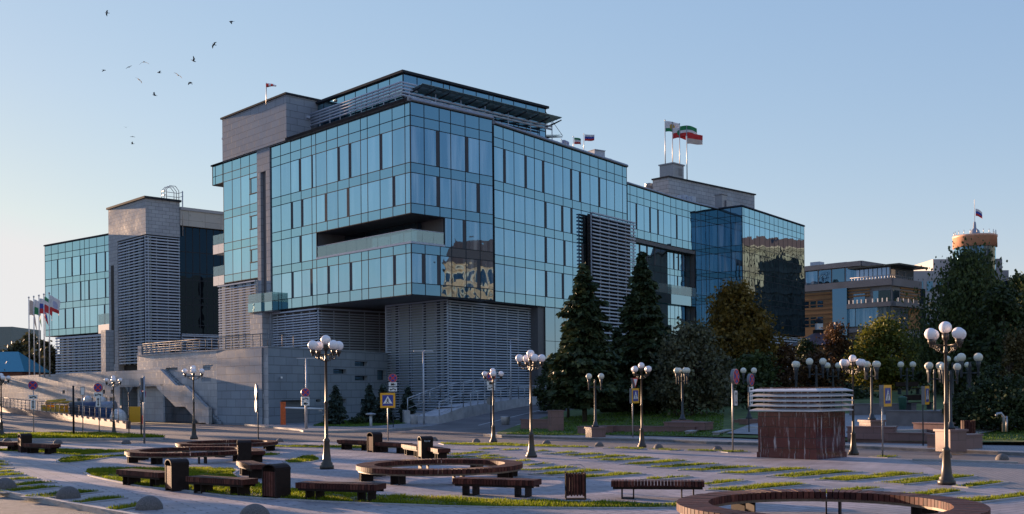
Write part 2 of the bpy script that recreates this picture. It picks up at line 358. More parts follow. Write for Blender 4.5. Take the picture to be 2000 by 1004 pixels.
# ------------------------------------------------------------------ planted slots and beds of the plaza
def para(xl, xr, yt, yb):
    w_, h_ = xr-xl, yb-yt
    return [(xl, yt+.80*h_), (xl+.28*w_, yb), (xr, yt+.14*h_), (xl+.72*w_, yt)]
slots = [(934,970,876,878.5),(978,1018,878,880.5),(1026,1074,881,884),(1062,1130,884,887.5),(1100,1180,887,891.5),(1134,1236,890,897),(1171,1283,894.5,901.5),(1213,1343,900,909),
 (1266,1404,906,915),(1327,1486,911,921),(1404,1582,915,927),(1500,1680,920,934),(1595,1806,924,941),(1714,1905,929,947),(1866,1967,941,953),
 (872,952,883,890),(866,980,890,896),(900,1004,894,899.5),(1000,1040,900,903.5),(1018,1078,905,911),(1008,1128,913,921),(1036,1184,919,929),(1094,1258,925,935.5),
 (1255,1349,931,938),(1358,1455,938,949),(1382,1578,945,961),(1560,1720,953,967),(1712,1879,959,974.5),(1861,2040,964,982),
 (-60,14,902,907),(-60,20,908,913),(-60,24,914,919),(-60,34,921,926),(-70,48,927,934),(-40,74,935,942),(5,106,942,951),(-30,128,950,963),(45,196,959,974),(125,244,972,984),(205,290,986,998)]
beds = [[(167,923),(171,918),(188,916),(250,914.5),(330,914.5),(400,915),(455,916),(462,919),(452,927),(470,938),(520,948),(564,954.5),(640,960),(740,968),(860,973),(960,977),(1100,979.5),(1260,983.5),(1335,985),
         (1335,992),(1260,993),(1160,993),(960,991),(860,988.5),(760,985),(660,981),(564,976),(500,973),(440,968),(365,959),(280,951),(215,938),(180,930)],
 [(113,900),(118,897),(140,894),(190,891.5),(250,889.5),(250,891.5),(215,893.5),(190,897),(165,901.5),(135,904.5),(118,904)],
 [(-40,878.5),(40,878),(120,878),(200,879),(255,880.5),(240,884),(200,887),(150,890),(130,889),(80,884.5),(0,882),(-40,882)],
 [(556,902),(575,898),(582,894),(600,890.5),(612,891),(622,895),(623,899),(610,902),(585,904.5),(565,905)],
 [(470,890),(500,887),(530,886.5),(547,888),(540,890),(510,891.5),(480,892)],
 [(455,871.5),(530,870),(600,871),(660,871.5),(720,872.5),(790,875),(720,877),(640,875.5),(560,874),(480,873)],
 [(860,866.5),(930,865.5),(1000,867.5),(1080,871),(1150,873.5),(1148,875),(1080,874),(1000,872),(930,870.5),(870,869)],
 [(1180,876),(1220,875.2),(1262,877),(1245,878.6)], [(1268,878.6),(1300,877.4),(1330,879.6),(1310,880.8)], [(1340,880.8),(1380,879.8),(1410,881.6),(1385,882.6)], [(1404,882.4),(1450,881.6),(1462,883.4),(1425,884.4)],
 [(1700,892.6),(1730,891.6),(1755,893),(1735,894.5)]]
def inpoly(P, pts):
    x, y = P; c = False; j = len(pts)-1
    for i in range(len(pts)):
        if (pts[i][1] > y) != (pts[j][1] > y) and x < (pts[j][0]-pts[i][0])*(y-pts[i][1])/(pts[j][1]-pts[i][1]) + pts[i][0]: c = not c
        j = i
    return c
polys = [[gp(*p) for p in para(*s)] for s in slots] + [[gp(*p) for p in b] for b in beds]
soil, edge = MB(), MB()
for pl in polys:
    A = sum(pl[i].x*pl[(i+1)%len(pl)].y - pl[(i+1)%len(pl)].x*pl[i].y for i in range(len(pl)))
    if A < 0: pl.reverse()
    soil.add([(p.x, p.y, .006) for p in pl])
    n = len(pl)
    for i in range(n):
        p, q = pl[i], pl[(i+1)%n]
        if (q-p).length > .02:
            d = (q-p).normalized()*.02
            edge.wallbox(p-d, q+d, -.004, .030 + .0013*(i%3), .10, 0, -1)
o = soil.build('planting_soil', M_PATCH); ngrid(o); tag(o, kind='structure')
tag(edge.build('slot_edging', M_KERB), kind='structure')
def blades(name, polys, dens, h, wd, mat_, zf=None, seedmask=.42, label_kind='stuff'):
    V = []; Fc = 0
    from mathutils import noise
    for pl in polys:
        xs = [p[0] for p in pl]; ys = [p[1] for p in pl]; x0, x1, y0, y1 = min(xs), max(xs), min(ys), max(ys)
        ym = .5*(y0+y1); k = min(1.0, (32.0/max(ym, 20))**1.3)
        n = int((x1-x0)*(y1-y0)*dens*k)
        for _ in range(n):
            x, y = random.uniform(x0, x1), random.uniform(y0, y1)
            if not inpoly((x, y), pl): continue
            nv = noise.noise((x*.9, y*.9, 3.1)) + .5*noise.noise((x*3.1, y*3.1, 9.0))
            if nv < -.12 and random.random() < seedmask*2: continue
            hh = h*random.uniform(.5, 1.2)*(1 + .5*max(-.6, nv)); a = random.uniform(0, 2*PI); wv = wd*random.uniform(.6, 1.3)/math.sqrt(k)
            dx, dy = math.cos(a)*wv, math.sin(a)*wv; lx, ly = random.gauss(0, .35)*hh, random.gauss(0, .35)*hh
            z = zf(x, y) if zf else .006
            V += [(x-dx, y-dy, z), (x+dx, y+dy, z), (x+lx, y+ly, z+hh)]
    me = bpy.data.meshes.new(name); nv = len(V)//3
    me.from_pydata(V, [], [(3*i, 3*i+1, 3*i+2) for i in range(nv)]); me.materials.append(mat_)
    o = bpy.data.objects.new(name, me); COL.objects.link(o); tag(o, kind=label_kind); return o
blades('grass', polys, 950, .085, .015, M_GRASS)

# ------------------------------------------------------------------ park slope, hill road, pavements beyond the road
def zl(x, y):
    d = (x-4)*.738 + (y-67.5)*.675
    return .05*max(0, min(d, 15)) + .045*max(0, d-15)
hill = [V2(-4.5, 73), V2(-2.6, 82), V2(0, 91), V2(3.6, 103.5), V2(9, 119), V2(18, 134), V2(31, 151), V2(52, 172), V2(80, 195)]
def offs(pl, w_):
    out = []
    for i, p in enumerate(pl):
        t = (pl[min(i+1, len(pl)-1)] - pl[max(0, i-1)]).normalized(); out.append(p + Vector((t.y, -t.x))*w_)
    return out
RW = 3.7
hl, hr = offs(hill, -RW), offs(hill, RW)
zr = lambda p: max(-.112, zl(p[0], p[1]) - .10)
mb = MB()
for i in range(len(hill)-1):
    mb.add([V3(hl[i], zr(hill[i])), V3(hr[i], zr(hill[i])), V3(hr[i+1], zr(hill[i+1])), V3(hl[i+1], zr(hill[i+1]))])
tag(mb.build('hill_road', M_ASPH), kind='structure')
mb = MB()
for s_, w_ in ((-.1, .14), (2.9, .12)):
    l1, l2 = offs(hill, s_), offs(hill, s_+w_)
    for i in range(1, len(hill)-2): mb.add([V3(l1[i], zr(hill[i])+.006), V3(l2[i], zr(hill[i])+.006), V3(l2[i+1], zr(hill[i+1])+.006), V3(l1[i+1], zr(hill[i+1])+.006)])
tag(mb.build('road_marking', M_LINE), kind='structure')
curb = [(944, 848.5), (980, 851), (1050, 853), (1120, 855.5), (1274, 858), (1380, 863), (1480, 865.5), (1660, 871), (1802, 877), (1890, 880.5), (2000, 885.5), (2200, 896)]
side = [gp(*p) for p in curb] + [V3((50, 44), 0), V3((60, 90), 0), V3((8, 90), 0), V3(hr[1] + V2(.3, 0), 0)]
struct_prism('sidewalk', side, -.12, .012, [M_KERB, M_SIDE], 1); ngrid(bpy.data.objects['sidewalk'])
mb = MB(); cpts = [gp(*p) for p in curb]
for i in range(len(cpts)-1): mb.wallbox(cpts[i], cpts[i+1], -.11, .04, .18, 0, 1)
tag(mb.build('sidewalk_kerb', M_KERB), kind='structure')
# lawn as a draped grid right of the hill road
front = [gp(*p) for p in [(984, 849.2), (1080, 850.8), (1128, 851)]] + [V3((6.5, 65.2), 0), V3((12, 60.5), 0), V3((16, 56), 0), V3((21.5, 51.5), 0), V3((30, 47.5), 0), V3((60, 44), 0)]
def front_y(x):
    for i in range(len(front)-1):
        if front[i].x <= x <= front[i+1].x:
            t = (x-front[i].x)/(front[i+1].x-front[i].x); return front[i].y*(1-t) + front[i+1].y*t
    return front[-1].y if x > 0 else front[0].y
def hr_x(y):
    for i in range(len(hr)-1):
        if hr[i].y <= y <= hr[i+1].y:
            t = (y-hr[i].y)/(hr[i+1].y-hr[i].y); return hr[i].x*(1-t) + hr[i+1].x*t
    return hr[0].x if y < hr[0].y else hr[-1].x
mb = MB(); NY, NX = 60, 40
ys = [44 + 150*(i/NY)**1.4 for i in range(NY+1)]
rows = []
for y in ys:
    xl_ = hr_x(y) if y > hr[0].y else -1.0
    rows.append([(xl_ + (110-xl_)*(j/NX)**1.5, y) for j in range(NX+1)])
for i in range(NY):
    for j in range(NX):
        q = [rows[i][j], rows[i][j+1], rows[i+1][j+1], rows[i+1][j]]
        if all(p[1] < front_y(p[0]) for p in q): continue
        mb.add([(p[0], max(p[1], front_y(p[0])), zl(p[0], max(p[1], front_y(p[0])))+.03) for p in q], 0, True)
tag(mb.build('lawn', M_LAWN), kind='structure')
lawnpoly = [[V2(p.x, p.y) for p in front[:5]] + [V2(16, 80), V2(14, 92), V2(2.6, 84), V2(.6, 74)]]
lawnpoly += [[V2(20.5, 53), V2(30, 48), V2(33, 52), V2(26, 58), V2(21, 58)]]
blades('lawn_grass', lawnpoly, 150, .10, .022, M_GRASSD, lambda x, y: zl(x, y)+.03, .2)
# grass island on the left and pale corner pavement in front of the wall
isl = [gp(*p) for p in [(-140, 851), (0, 848.5), (90, 846.5), (150, 845.5), (215, 847), (262, 849.5), (322, 853), (318, 855.5), (150, 856.5), (0, 857), (-140, 857.5)]]
struct_prism('island_kerb', isl, -.12, .0, M_KERB)
cx_, cy_ = sum(p.x for p in isl)/len(isl), sum(p.y for p in isl)/len(isl)
ii = [V2(p.x*.985+cx_*.015, cy_ + (p.y-cy_)*.9) for p in isl]
o = sheet('island_turf', [(p.x, p.y, .012) for p in ii], M_LAWN); ngrid(o)
blades('island_grass', [ii], 420, .14, .03, M_GRASS, lambda x, y: .012, .1)
corner = [gp(*p) for p in [(583, 838.5), (592, 841), (640, 842), (690, 841), (760, 838.5), (835, 833), (866, 829.5)]] + [V3((-4.2, 101), 0), V3((-13, 112), 0), V3((-24, 95), 0)]
struct_prism('corner_pavement', corner, -.12, .02, [M_KERBW, M_SIDE], 1); ngrid(bpy.data.objects['corner_pavement'])
cl = [gp(*p) for p in [(610, 832.5), (690, 834), (740, 832), (800, 827), (800, 822), (640, 822)]]
o = sheet('corner_lawn', [(p.x, p.y, .03) for p in cl], M_LAWN); ngrid(o)
blades('corner_grass', [[V2(p.x, p.y) for p in cl]], 120, .10, .03, M_GRASSD, lambda x, y: .03, .1)
# ------------------------------------------------------------------ facade tools
class Bld:
    """one building: parts go under one Empty; the first 100 windows are parts of their own, the rest one part"""
    def __init__(s, name, loc, label, cat, maxwin=100):
        s.root = thing(name, loc, label, cat); s.n = 0; s.maxwin = maxwin; s.rest = MB(); s.mull = MB(); s.span = MB()
    def window(s, pts, strip=None, mats=None):
        if s.n < s.maxwin and mats is None:
            mb = MB(); mb.add(pts, 0)
            if strip: mb.add(strip, 1)
            mb.build('window', [G_VIS, M_VENT], s.root); s.n += 1
        else:
            s.rest.add(pts, 0)
            if strip: s.rest.add(strip, 1)
    def finish(s, spm=None, name='spandrel_glazing'):
        if s.rest.v: tag(s.rest.build('window', [G_VIS, M_VENT], s.root), kind='stuff' if s.n >= s.maxwin else None)
        if s.span.v: s.span.build(name, spm or G_SPA, s.root)
        if s.mull.v: s.mull.build('mullion_grid', M_MULL, s.root)
def facade(B, P, d, ts, rows, n, skip=None, strips=None, mw=.075, vis=True, jig=.0025):
    P = Vector(P); d = Vector(d); n = Vector(n); flip = (d.y*n.x - d.x*n.y) < 0
    def q(t0, t1, z0, z1, off):
        pts = [V3(P+d*t0+n*off, z0), V3(P+d*t1+n*off, z0), V3(P+d*t1+n*off, z1), V3(P+d*t0+n*off, z1)]
        return pts[::-1] if flip else pts
    skip = skip or (lambda i, r: False)
    for r, (z0, z1, k) in enumerate(rows):
        if hasattr(B, 'n') and B.n < 900 and B.span.v: B.span.build('spandrel_band', G_SPA, B.root); B.span = MB()
        for i in range(len(ts)-1):
            if skip(i, r): continue
            t0, t1 = ts[i], ts[i+1]
            if k == 's': B.span.add(q(t0, t1, z0, z1, 0))
            else:
                if k != 'w': continue
                sp = (strips or {}).get((i, r)); st = None
                lo, hi = min(t0, t1), max(t0, t1)
                if sp:
                    wv = min(.42, (hi-lo)*.3)
                    far = (sp == 'f')                       # strip at the far or the near end of the bay
                    if far: st = q(hi-wv, hi, z0, z1, .012); hi -= wv
                    else: st = q(lo, lo+wv, z0, z1, .012); lo += wv
                pts = q(lo, hi, z0, z1, 0); j = [random.uniform(-jig, jig) for _ in range(3)]
                pts = [p + V3(n*(j[0]*a_ + j[1]*b_), 0) for p, (a_, b_) in zip(pts, ((-1,-1),(1,-1),(1,1),(-1,1)))]
                B.window(pts, st)
    def ok(i, r): return 0 <= i < len(ts)-1 and 0 <= r < len(rows) and not skip(i, r)
    for i in range(len(ts)):
        r = 0
        while r < len(rows):
            if ok(i-1, r) or ok(i, r):
                r2 = r
                while r2+1 < len(rows) and (ok(i-1, r2+1) or ok(i, r2+1)): r2 += 1
                B.mull.obox(V3(P+d*(ts[i]-mw/2)-n*.05, rows[r][0]), V3(d*mw, 0), V3(n*.068, 0), (0, 0, rows[r2][1]-rows[r][0])); r = r2
            r += 1
    if hasattr(B, 'n') and B.n < 900 and B.span.v: B.span.build('spandrel_band', G_SPA, B.root); B.span = MB()
    zs = [rows[0][0]] + [r_[1] for r_ in rows]
    for k, z in enumerate(zs):
        i = 0
        while i < len(ts)-1:
            if ok(i, k-1) or ok(i, k):
                i2 = i
                while i2+1 < len(ts)-1 and (ok(i2+1, k-1) or ok(i2+1, k)): i2 += 1
                a_, b_ = ts[i], ts[i2+1]
                B.mull.obox(V3(P+d*a_-n*.05, z-mw/2), V3(d*(b_-a_), 0), V3(n*.065, 0), (0, 0, mw)); i = i2
            i += 1
def louvres(B, P, d, n, L, z0, z1, pitch=.29, th=.135, dp=.16, off=.35, post=1.75, back=None, name='louvre_screen', gap=(1.35, .45), ends=True, bmat=None):
    P = Vector(P); d = Vector(d); n = Vector(n); mb = MB(); k = int((z1-z0)/pitch)
    for i in range(k+1):
        z = z0 + i*pitch
        mb.obox(V3(P + n*off, z), V3(d*L, 0), V3(n*dp, 0) + Vector((0, 0, -.05)), (0, 0, th))
    m = max(1, round(L/post))
    for i in range(m+1):
        t = min(L-.04, max(0, L*i/m - .02)); mb.obox(V3(P + d*t + n*(off-.12), z0-.1), V3(d*.08, 0), V3(n*.118, 0), (0, 0, z1-z0+.2))
    mb.obox(V3(P + n*(off-.1), z1+.16), V3(d*L, 0), V3(n*.34, 0), (0, 0, .14))
    o = mb.build(name, M_LOUV, B.root)
    bk = MB(); t = 0; fl = (d.y*n.x - d.x*n.y) < 0
    def q(t0, t1, a, b, off2, mi):
        pts = [V3(P+d*t0+n*off2, a), V3(P+d*t1+n*off2, a), V3(P+d*t1+n*off2, b), V3(P+d*t0+n*off2, b)]
        bk.add(pts[::-1] if fl else pts, mi)
    while t < L:
        t1 = min(L, t+gap[0]); q(t, t1, z0-.2, z1+.2, 0, 0); t2 = min(L, t1+gap[1])
        if t2 > t1: q(t1, t2, z0-.2, z1+.2, 0, 1)
        t = t2
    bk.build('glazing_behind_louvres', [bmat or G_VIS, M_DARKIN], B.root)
    return o
def holes_wall(B, P, d, n, t0, t1, z0, z1, holes, mat_, depth=.35, name='stone_wall', pane=None, pmat=None, topz=None):
    """wall face in the plane P + d t, with real recesses; each recess gets its pane as a part"""
    P = Vector(P); d = Vector(d); n = Vector(n); fl = (d.y*n.x - d.x*n.y) < 0
    tt = sorted({t0, t1} | {min(max(h[0], t0), t1) for h in holes} | {min(max(h[1], t0), t1) for h in holes}); zz = sorted({z0, z1} | {h[2] for h in holes} | {h[3] for h in holes})
    mb = MB(); pt = lambda t, z, o=0: V3(P + d*t + n*o, z)
    def add(pts): mb.add(pts[::-1] if fl else pts)
    for i in range(len(tt)-1):
        for j in range(len(zz)-1):
            a, b = (tt[i]+tt[i+1])/2, (zz[j]+zz[j+1])/2
            if any(h[0] < a < h[1] and h[2] < b < h[3] for h in holes): continue
            add([pt(tt[i], zz[j]), pt(tt[i+1], zz[j]), pt(tt[i+1], zz[j+1]), pt(tt[i], zz[j+1])])
    for h in holes:
        a, b, c_, e_ = h[:4]; D = -depth
        add([pt(a, c_), pt(a, c_, D), pt(b, c_, D), pt(b, c_)][::-1]); add([pt(a, e_), pt(a, e_, D), pt(b, e_, D), pt(b, e_)])
        add([pt(a, c_), pt(a, c_, D), pt(a, e_, D), pt(a, e_)]); add([pt(b, c_), pt(b, c_, D), pt(b, e_, D), pt(b, e_)][::-1])
        m2 = MB(); pts = [pt(a, c_, D), pt(b, c_, D), pt(b, e_, D), pt(a, e_, D)]; m2.add(pts[::-1] if fl else pts)
        w_ = .05
        for (a2, b2, c2, e2) in ((a, b, c_, c_+w_), (a, b, e_-w_, e_), (a, a+w_, c_+w_, e_-w_), (b-w_, b, c_+w_, e_-w_)):
            if h[4:5] != ('door',): m2.obox(pt(a2, c2, D), V3(d*(b2-a2), 0), V3(n*.05, 0), (0, 0, e2-c2), 1)
        nm = 'garage_door' if h[4:5] == ('door',) else 'slot_window'
        m2.build(nm, [h[5] if len(h) > 5 else (pmat or G_DARK), M_MULL], B.root)
    return mb.build(name, mat_, B.root)
def railing(name, pts, h, label, post=1.4, r=.025, bars=3, mat_=None, zf=None):
    """steel railing along 3D points (base line): its posts and rails are one look"""
    mb = MB(); pts = [Vector(p) for p in pts]
    for a, b in zip(pts[:-1], pts[1:]):
        L = (b-a).length; m = max(1, round(L/post))
        for i in range(m+1):
            p = a.lerp(b, i/m); mb.tube([p, p + Vector((0, 0, h))], r*1.15, 6)
        mb.tube([a + Vector((0,0,h)), b + Vector((0,0,h))], r*1.3, 6)
        for k in range(bars): z = h*(.2 + .62*k/max(1, bars-1)); mb.tube([a+Vector((0,0,z)), b+Vector((0,0,z))], r*.6, 5)
    o = mb.build(name, mat_ or M_STEEL, None, loc=pts[0]); tag(o, label, 'railing'); return o
def coping(mb, pts, z, h=.35, out=.22, inn=.35, side=1):
    """rounded metal coping that follows plan points"""
    for a, b in zip(pts[:-1], pts[1:]):
        a, b = Vector(a), Vector(b); d = (b-a).normalized(); n = Vector((d.y, -d.x))*side
        prof = [(-inn, 0), (out, 0), (out+.06, h*.3), (out, h*.75), (out*.4, h), (-inn, h)]
        A = [V3(a + n*x - d*out*.0, z+y) for x, y in prof]; Bq = [V3(b + n*x, z+y) for x, y in prof]
        for i in range(len(prof)-1):
            mb.add([A[i], Bq[i], Bq[i+1], A[i+1]] if side > 0 else [A[i], A[i+1], Bq[i+1], Bq[i]], 0, False)
        mb.add(A, 0); mb.add(Bq[::-1], 0)

# ------------------------------------------------------------------ the glass office building
C0 = V2(-9.39, 100.0); U = Vector((-.6851, .7284)); VV = Vector((.7284, .6851)); D2 = Vector((.593, .805)).normalized(); N2 = Vector((D2.y, -D2.x))
NL, NR = -VV, -U
W = lambda t, s: C0 + U*t + VV*s
tL = lambda px, py, s=0.0: along(px, py, W(0, s), U)
sR = lambda px, py, t=0.0: along(px, py, W(t, 0), VV)
ROWS = [(11.96,13.06,'s'),(13.06,15.9,'w'),(15.9,16.8,'s'),(16.8,19.65,'w'),(19.65,20.6,'s'),(20.6,23.5,'w'),(23.5,24.45,'s'),(24.45,27.93,'w'),(27.93,28.9,'s'),(28.9,30.2,'s')]
OFF = Bld('glass_office_building', (C0.x, C0.y, 0), 'large blue glass office block with a stepped roof, grey stone tower boxes and louvred base', 'building')
R0 = OFF.root
# main left face, between the corner and the stone pier
lp = [801.3, 792.3, 767.5, 742.9, 718.8, 705.5, 682.4, 660.4, 639, 617.9, 609.4, 588.6, 568.6, 549.1, 529.8]
tsL = [0.0] + [tL(p, 430) for p in lp[1:]]
iR = 9                                                     # the terrace runs from the corner to this mullion
strL = {(11,7):'n',(9,7):'f',(6,7):'f',(5,7):'f',(2,7):'f', (11,5):'f',(10,5):'f',(8,5):'n',(6,5):'n',(1,5):'f', (11,3):'n',
        (11,1):'f',(10,1):'n',(7,1):'f',(5,1):'f',(1,1):'f'}
facade(OFF, C0, U, tsL, ROWS, NL, lambda i, r: r == 3 and i < iR, strL)
# main right face up to the step
rp = [800.8, 828.8, 858.4, 880.6, 908.8, 936.2, 961.9]
ssR = [0.0] + [sR(p, 310) for p in rp[1:]]
strR = {(1,7):'f',(4,7):'n',(1,5):'f',(4,5):'f',(3,3):'f',(0,1):'f',(1,1):'f',(4,1):'f'}
facade(OFF, C0, VV, ssR, ROWS, NR, lambda i, r: r == 3 and i < 3, strR)
s871 = sR(868.5, 460); OFF.window([V3(W(0, s871), 16.8), V3(W(0, ssR[3]), 16.8), V3(W(0, ssR[3]), 19.65), V3(W(0, s871), 19.65)])
OFF.mull.obox(V3(W(0, s871-.04)+U*.05, 16.8), V3(VV*.08, 0), V3(NR*.09, 0), (0, 0, 2.85))
OFF.mull.obox(V3(W(0, s871)+U*.05, 19.61), V3(VV*(ssR[3]-s871), 0), V3(NR*.086, 0), (0, 0, .075)); OFF.mull.obox(V3(W(0, s871)+U*.05, 16.76), V3(VV*(ssR[3]-s871), 0), V3(NR*.086, 0), (0, 0, .075))
S1 = ssR[-1]
# left end strip beyond the pier, and its overhanging top box
tP0, tP1 = tsL[-1], tL(504.4, 430); tE = tL(437.2, 430); tO = tL(415, 330)
tsS = [tP1] + [tL(p, 430) for p in (488.2, 471, 454.2)] + [tE]
facade(OFF, C0, U, tsS, ROWS, NL, lambda i, r: r < 3 - 1 + (0) or (i == 0 and ROWS[r][2] == 'w'), {})
for r in (3, 5, 7):                                       # small casements beside the pier
    z0, z1 = ROWS[r][:2]; a, b = tsS[0], tsS[1]; zm0, zm1 = z0 + (z1-z0)*.33, z1 - (z1-z0)*.16; tm = a + (b-a)*.82
    q = lambda t0, t1, c, e, o=0: [V3(W(t1, 0)+NL*o, c), V3(W(t0, 0)+NL*o, c), V3(W(t0, 0)+NL*o, e), V3(W(t1, 0)+NL*o, e)]
    OFF.window(q(a, tm, zm0, zm1, .03)); OFF.window(q(a, b, z0, zm0)); OFF.window(q(a, b, zm1, z1)); OFF.window(q(tm, b, zm0, zm1))
    for (t0, t1, c, e) in ((a, b, zm0-.05, zm0+.05), (a, b, zm1-.05, zm1+.05), (tm-.05, tm+.05, zm0, zm1)):
        OFF.mull.obox(V3(W(t0, 0), c), V3(U*(t1-t0), 0), V3(NL*.08, 0), (0, 0, e-c))
tso = [tE, tL(434.4, 330), tL(420.6, 330), tO]
facade(OFF, C0, U, tso, ROWS[8:], NL); facade(OFF, W(tO, 0), VV, [0, 2.2, 4.4], ROWS[8:], U)
DEPTH = S1 - .1
core = MB()
rect = lambda t0, t1, s0, s1: [W(t0, s0), W(t1, s0), W(t1, s1), W(t0, s1)]
core.prism(rect(.2, tE-.2, .2, DEPTH), 11.93, 16.78); core.prism(rect(.2, tE-.2, .2, DEPTH), 19.62, 30.1)
RD = 3.6
core.prism([W(RD, RD), W(RD, DEPTH), W(tE-.2, DEPTH), W(tE-.2, .2), W(tsL[iR]-.02, .2), W(tsL[iR]-.02, RD)], 16.78, 19.62)
core.prism(rect(.2, RD, s871, DEPTH), 16.781, 19.619)
core.prism(rect(tE-.2, tO-.05, .1, 4.4), 27.9, 30.1)
core.prism(rect(tL(617, 600)+.1, tE-.2, .6, 14), 6.9, 11.929); core.prism(rect(tP1, tE-.2, .6, 12), 11.8, 15.88)
core.build('core_and_soffit', M_SOFF, R0)
# terrace recess: rear glazing, balustrade, downlights
rg = Bld.__new__(Bld); rg.root = R0; rg.n = 999; rg.maxwin = 0; rg.rest = MB(); rg.mull = MB(); rg.span = MB()
facade(rg, W(0, RD-.03), U, [RD] + [RD + 2.2*i for i in range(1, 5)] + [tsL[iR]], [(16.8, 19.6, 's')], NL, mw=.12)
facade(rg, W(RD-.03, 0), VV, [RD, RD+1.6, s871], [(16.8, 19.6, 's')], NR, mw=.12)
rg.span.build('terrace_glazing', G_DARK, R0); rg.mull.build('terrace_mullions', M_MULL, R0)
mb = MB()
for (a, b, P_, d_, n_) in ((0, tsL[iR], C0, U, NL), (0, s871, C0, VV, NR)):
    k = 9 if d_ is U else 3
    for i in range(k):
        t0, t1 = a + (b-a)*i/k + .015, a + (b-a)*(i+1)/k - .015
        mb.obox(V3(P_ + d_*t0 - n_*.06, 17.02), V3(d_*(t1-t0), 0), V3(n_*.02, 0), (0, 0, 1.1))
mb.build('terrace_balustrade', G_BAL, R0)
mb = MB()
mb.obox(V3(C0 + NL*.06 - U*.06, 16.8), V3(U*(tsL[iR]+.06), 0), V3(-NL*.14, 0), (0, 0, .2)); mb.obox(V3(C0 + NR*.06 + VV*.1, 16.8), V3(VV*(s871-.1), 0), V3(-NR*.14, 0), (0, 0, .2))
mb.obox(V3(C0 - NL*.10, 18.12), V3(U*tsL[iR], 0), V3(NL*.09, 0), (0, 0, .05)); mb.obox(V3(C0 - NR*.10 + VV*.12, 18.12), V3(VV*(s871-.12), 0), V3(NR*.09, 0), (0, 0, .05))
mb.build('balustrade_rail', M_LOUV, R0)
# stone pier with its dark slot, and the pillar with the glass balcony in front of it
a0, a1 = tP0+.02, tP1-.02; sl0, sl1 = tL(521.8, 430), tL(511.5, 430)
mb = MB(); po = NL*.14
for (t0, t1, z0, z1) in ((a0, sl0, 6.9, 27.7), (sl1, a1, 6.9, 27.7), (a0, a1, 27.7, 30.3)):
    mb.obox(V3(W(t0, 0)+po, z0), V3(U*(t1-t0), 0), V3(-NL*1.2, 0), (0, 0, z1-z0))
mb.obox(V3(W(sl0, 1.05), 6.9), V3(U*(sl1-sl0), 0), V3(VV*.2, 0), (0, 0, 20.8)); mb.build('stone_pier', M_STONED, R0)
tk = tL(528, 610); k_ = along(512, 640, W(tk, 0), VV); tk2 = tk + along(488.5, 640, W(tk, k_), U)
mb = MB(); mb.prism([W(tk, k_), W(tk2, k_), W(tk2, .1), W(tk, .1)], 6.8, zat(512, 607, W(tk, k_).y)); mb.build('stone_pillar', M_STONE, R0)
zb0 = zat(512, 607, W(tk, k_).y); mb = MB(); MBt = MB()
e1, e2 = W(tk-.12, k_-.12), W(tk2+.1, k_-.12)
for P_, Q_ in ((e1, e2), (W(tk-.12, k_-.12), W(tk-.12, .0)), (W(tk-.14, -1.0), W(tk-2.1, -1.0)), (W(tk-2.1, -1.0), W(tk-2.1, 0))):
    mb.wallbox(P_, Q_, zb0+.95, zb0+1.95, .02); MBt.wallbox(P_, Q_, zb0-.05, zb0+.93, .06)
mb.build('balcony_balustrade', G_BAL, R0); MBt.build('balcony_apron', G_TEAL, R0)
mb = MB(); mb.prism([e1, e2, W(tk2+.1, .1), W(tk-2.1, .1), W(tk-2.1, -.95), W(tk-.14, -.95)], zb0-.2, zb0-.06); mb.build('balcony_floor', M_SOFF, R0)
# glass balconies on the blind end of the left strip
for (pt, pb) in ((460.6, 497.5), (522.4, 560)):
    Yb = W(tE, 0).y; zt, zb = zat(437, pt-4.5, Yb), zat(437, pb-4.5, Yb); mb = MB(); m2 = MB(); t2 = tL(416.5, 500)
    for a, b in ((tE, (tE+t2)/2), ((tE+t2)/2, t2)):
        mb.obox(V3(W(a+.02, 0), (zt+zb)/2+.02), V3(U*(b-a-.03), 0), V3(VV*.03, 0), (0, 0, (zt-zb)/2)); m2.obox(V3(W(a+.02, -.02), zb), V3(U*(b-a-.03), 0), V3(VV*2.5, 0), (0, 0, (zt-zb)/2-.02))
    m2.build('end_balcony', M_PLGREY, R0); mb.build('end_balcony_glass', G_BAL, R0)
# stone box that rises above the roof at the left
tB0, tB1 = tL(560, 240), tL(435, 270); sB = sR(620.6, 200, tB0); zB = zat(559, 184.5, W(tB0, 0).y)
mb = MB(); mb.prism(rect(tB0, tB1, -.05, sB+3), 30.26, zB); mb.build('stone_box', M_STONED, R0)
mb = MB(); mb.prism(rect(tB0-.18, tB1+.18, -.22, sB+3.1), zB+.003, zB+.2); mb.build('stone_box_coping', M_MULL, R0)
mb = MB(); mb.obox(V3(W(tB0, sB*.62)+NR*.02, zB-2.2), V3(VV*.35, 0), V3(NR*.25, 0), (0, 0, .25)); mb.obox(V3(W(tB0, sB*.66)+NR*.02, zB-6.4), V3(VV*.5, 0), V3(NR*.4, 0), (0, 0, .9)); mb.obox(V3(W(tB1, .3)+U*.02, 33.2), V3(U*.8, 0), V3(VV*.3, 0), (0, 0, .25)); mb.build('wall_camera', M_LOUV, R0)
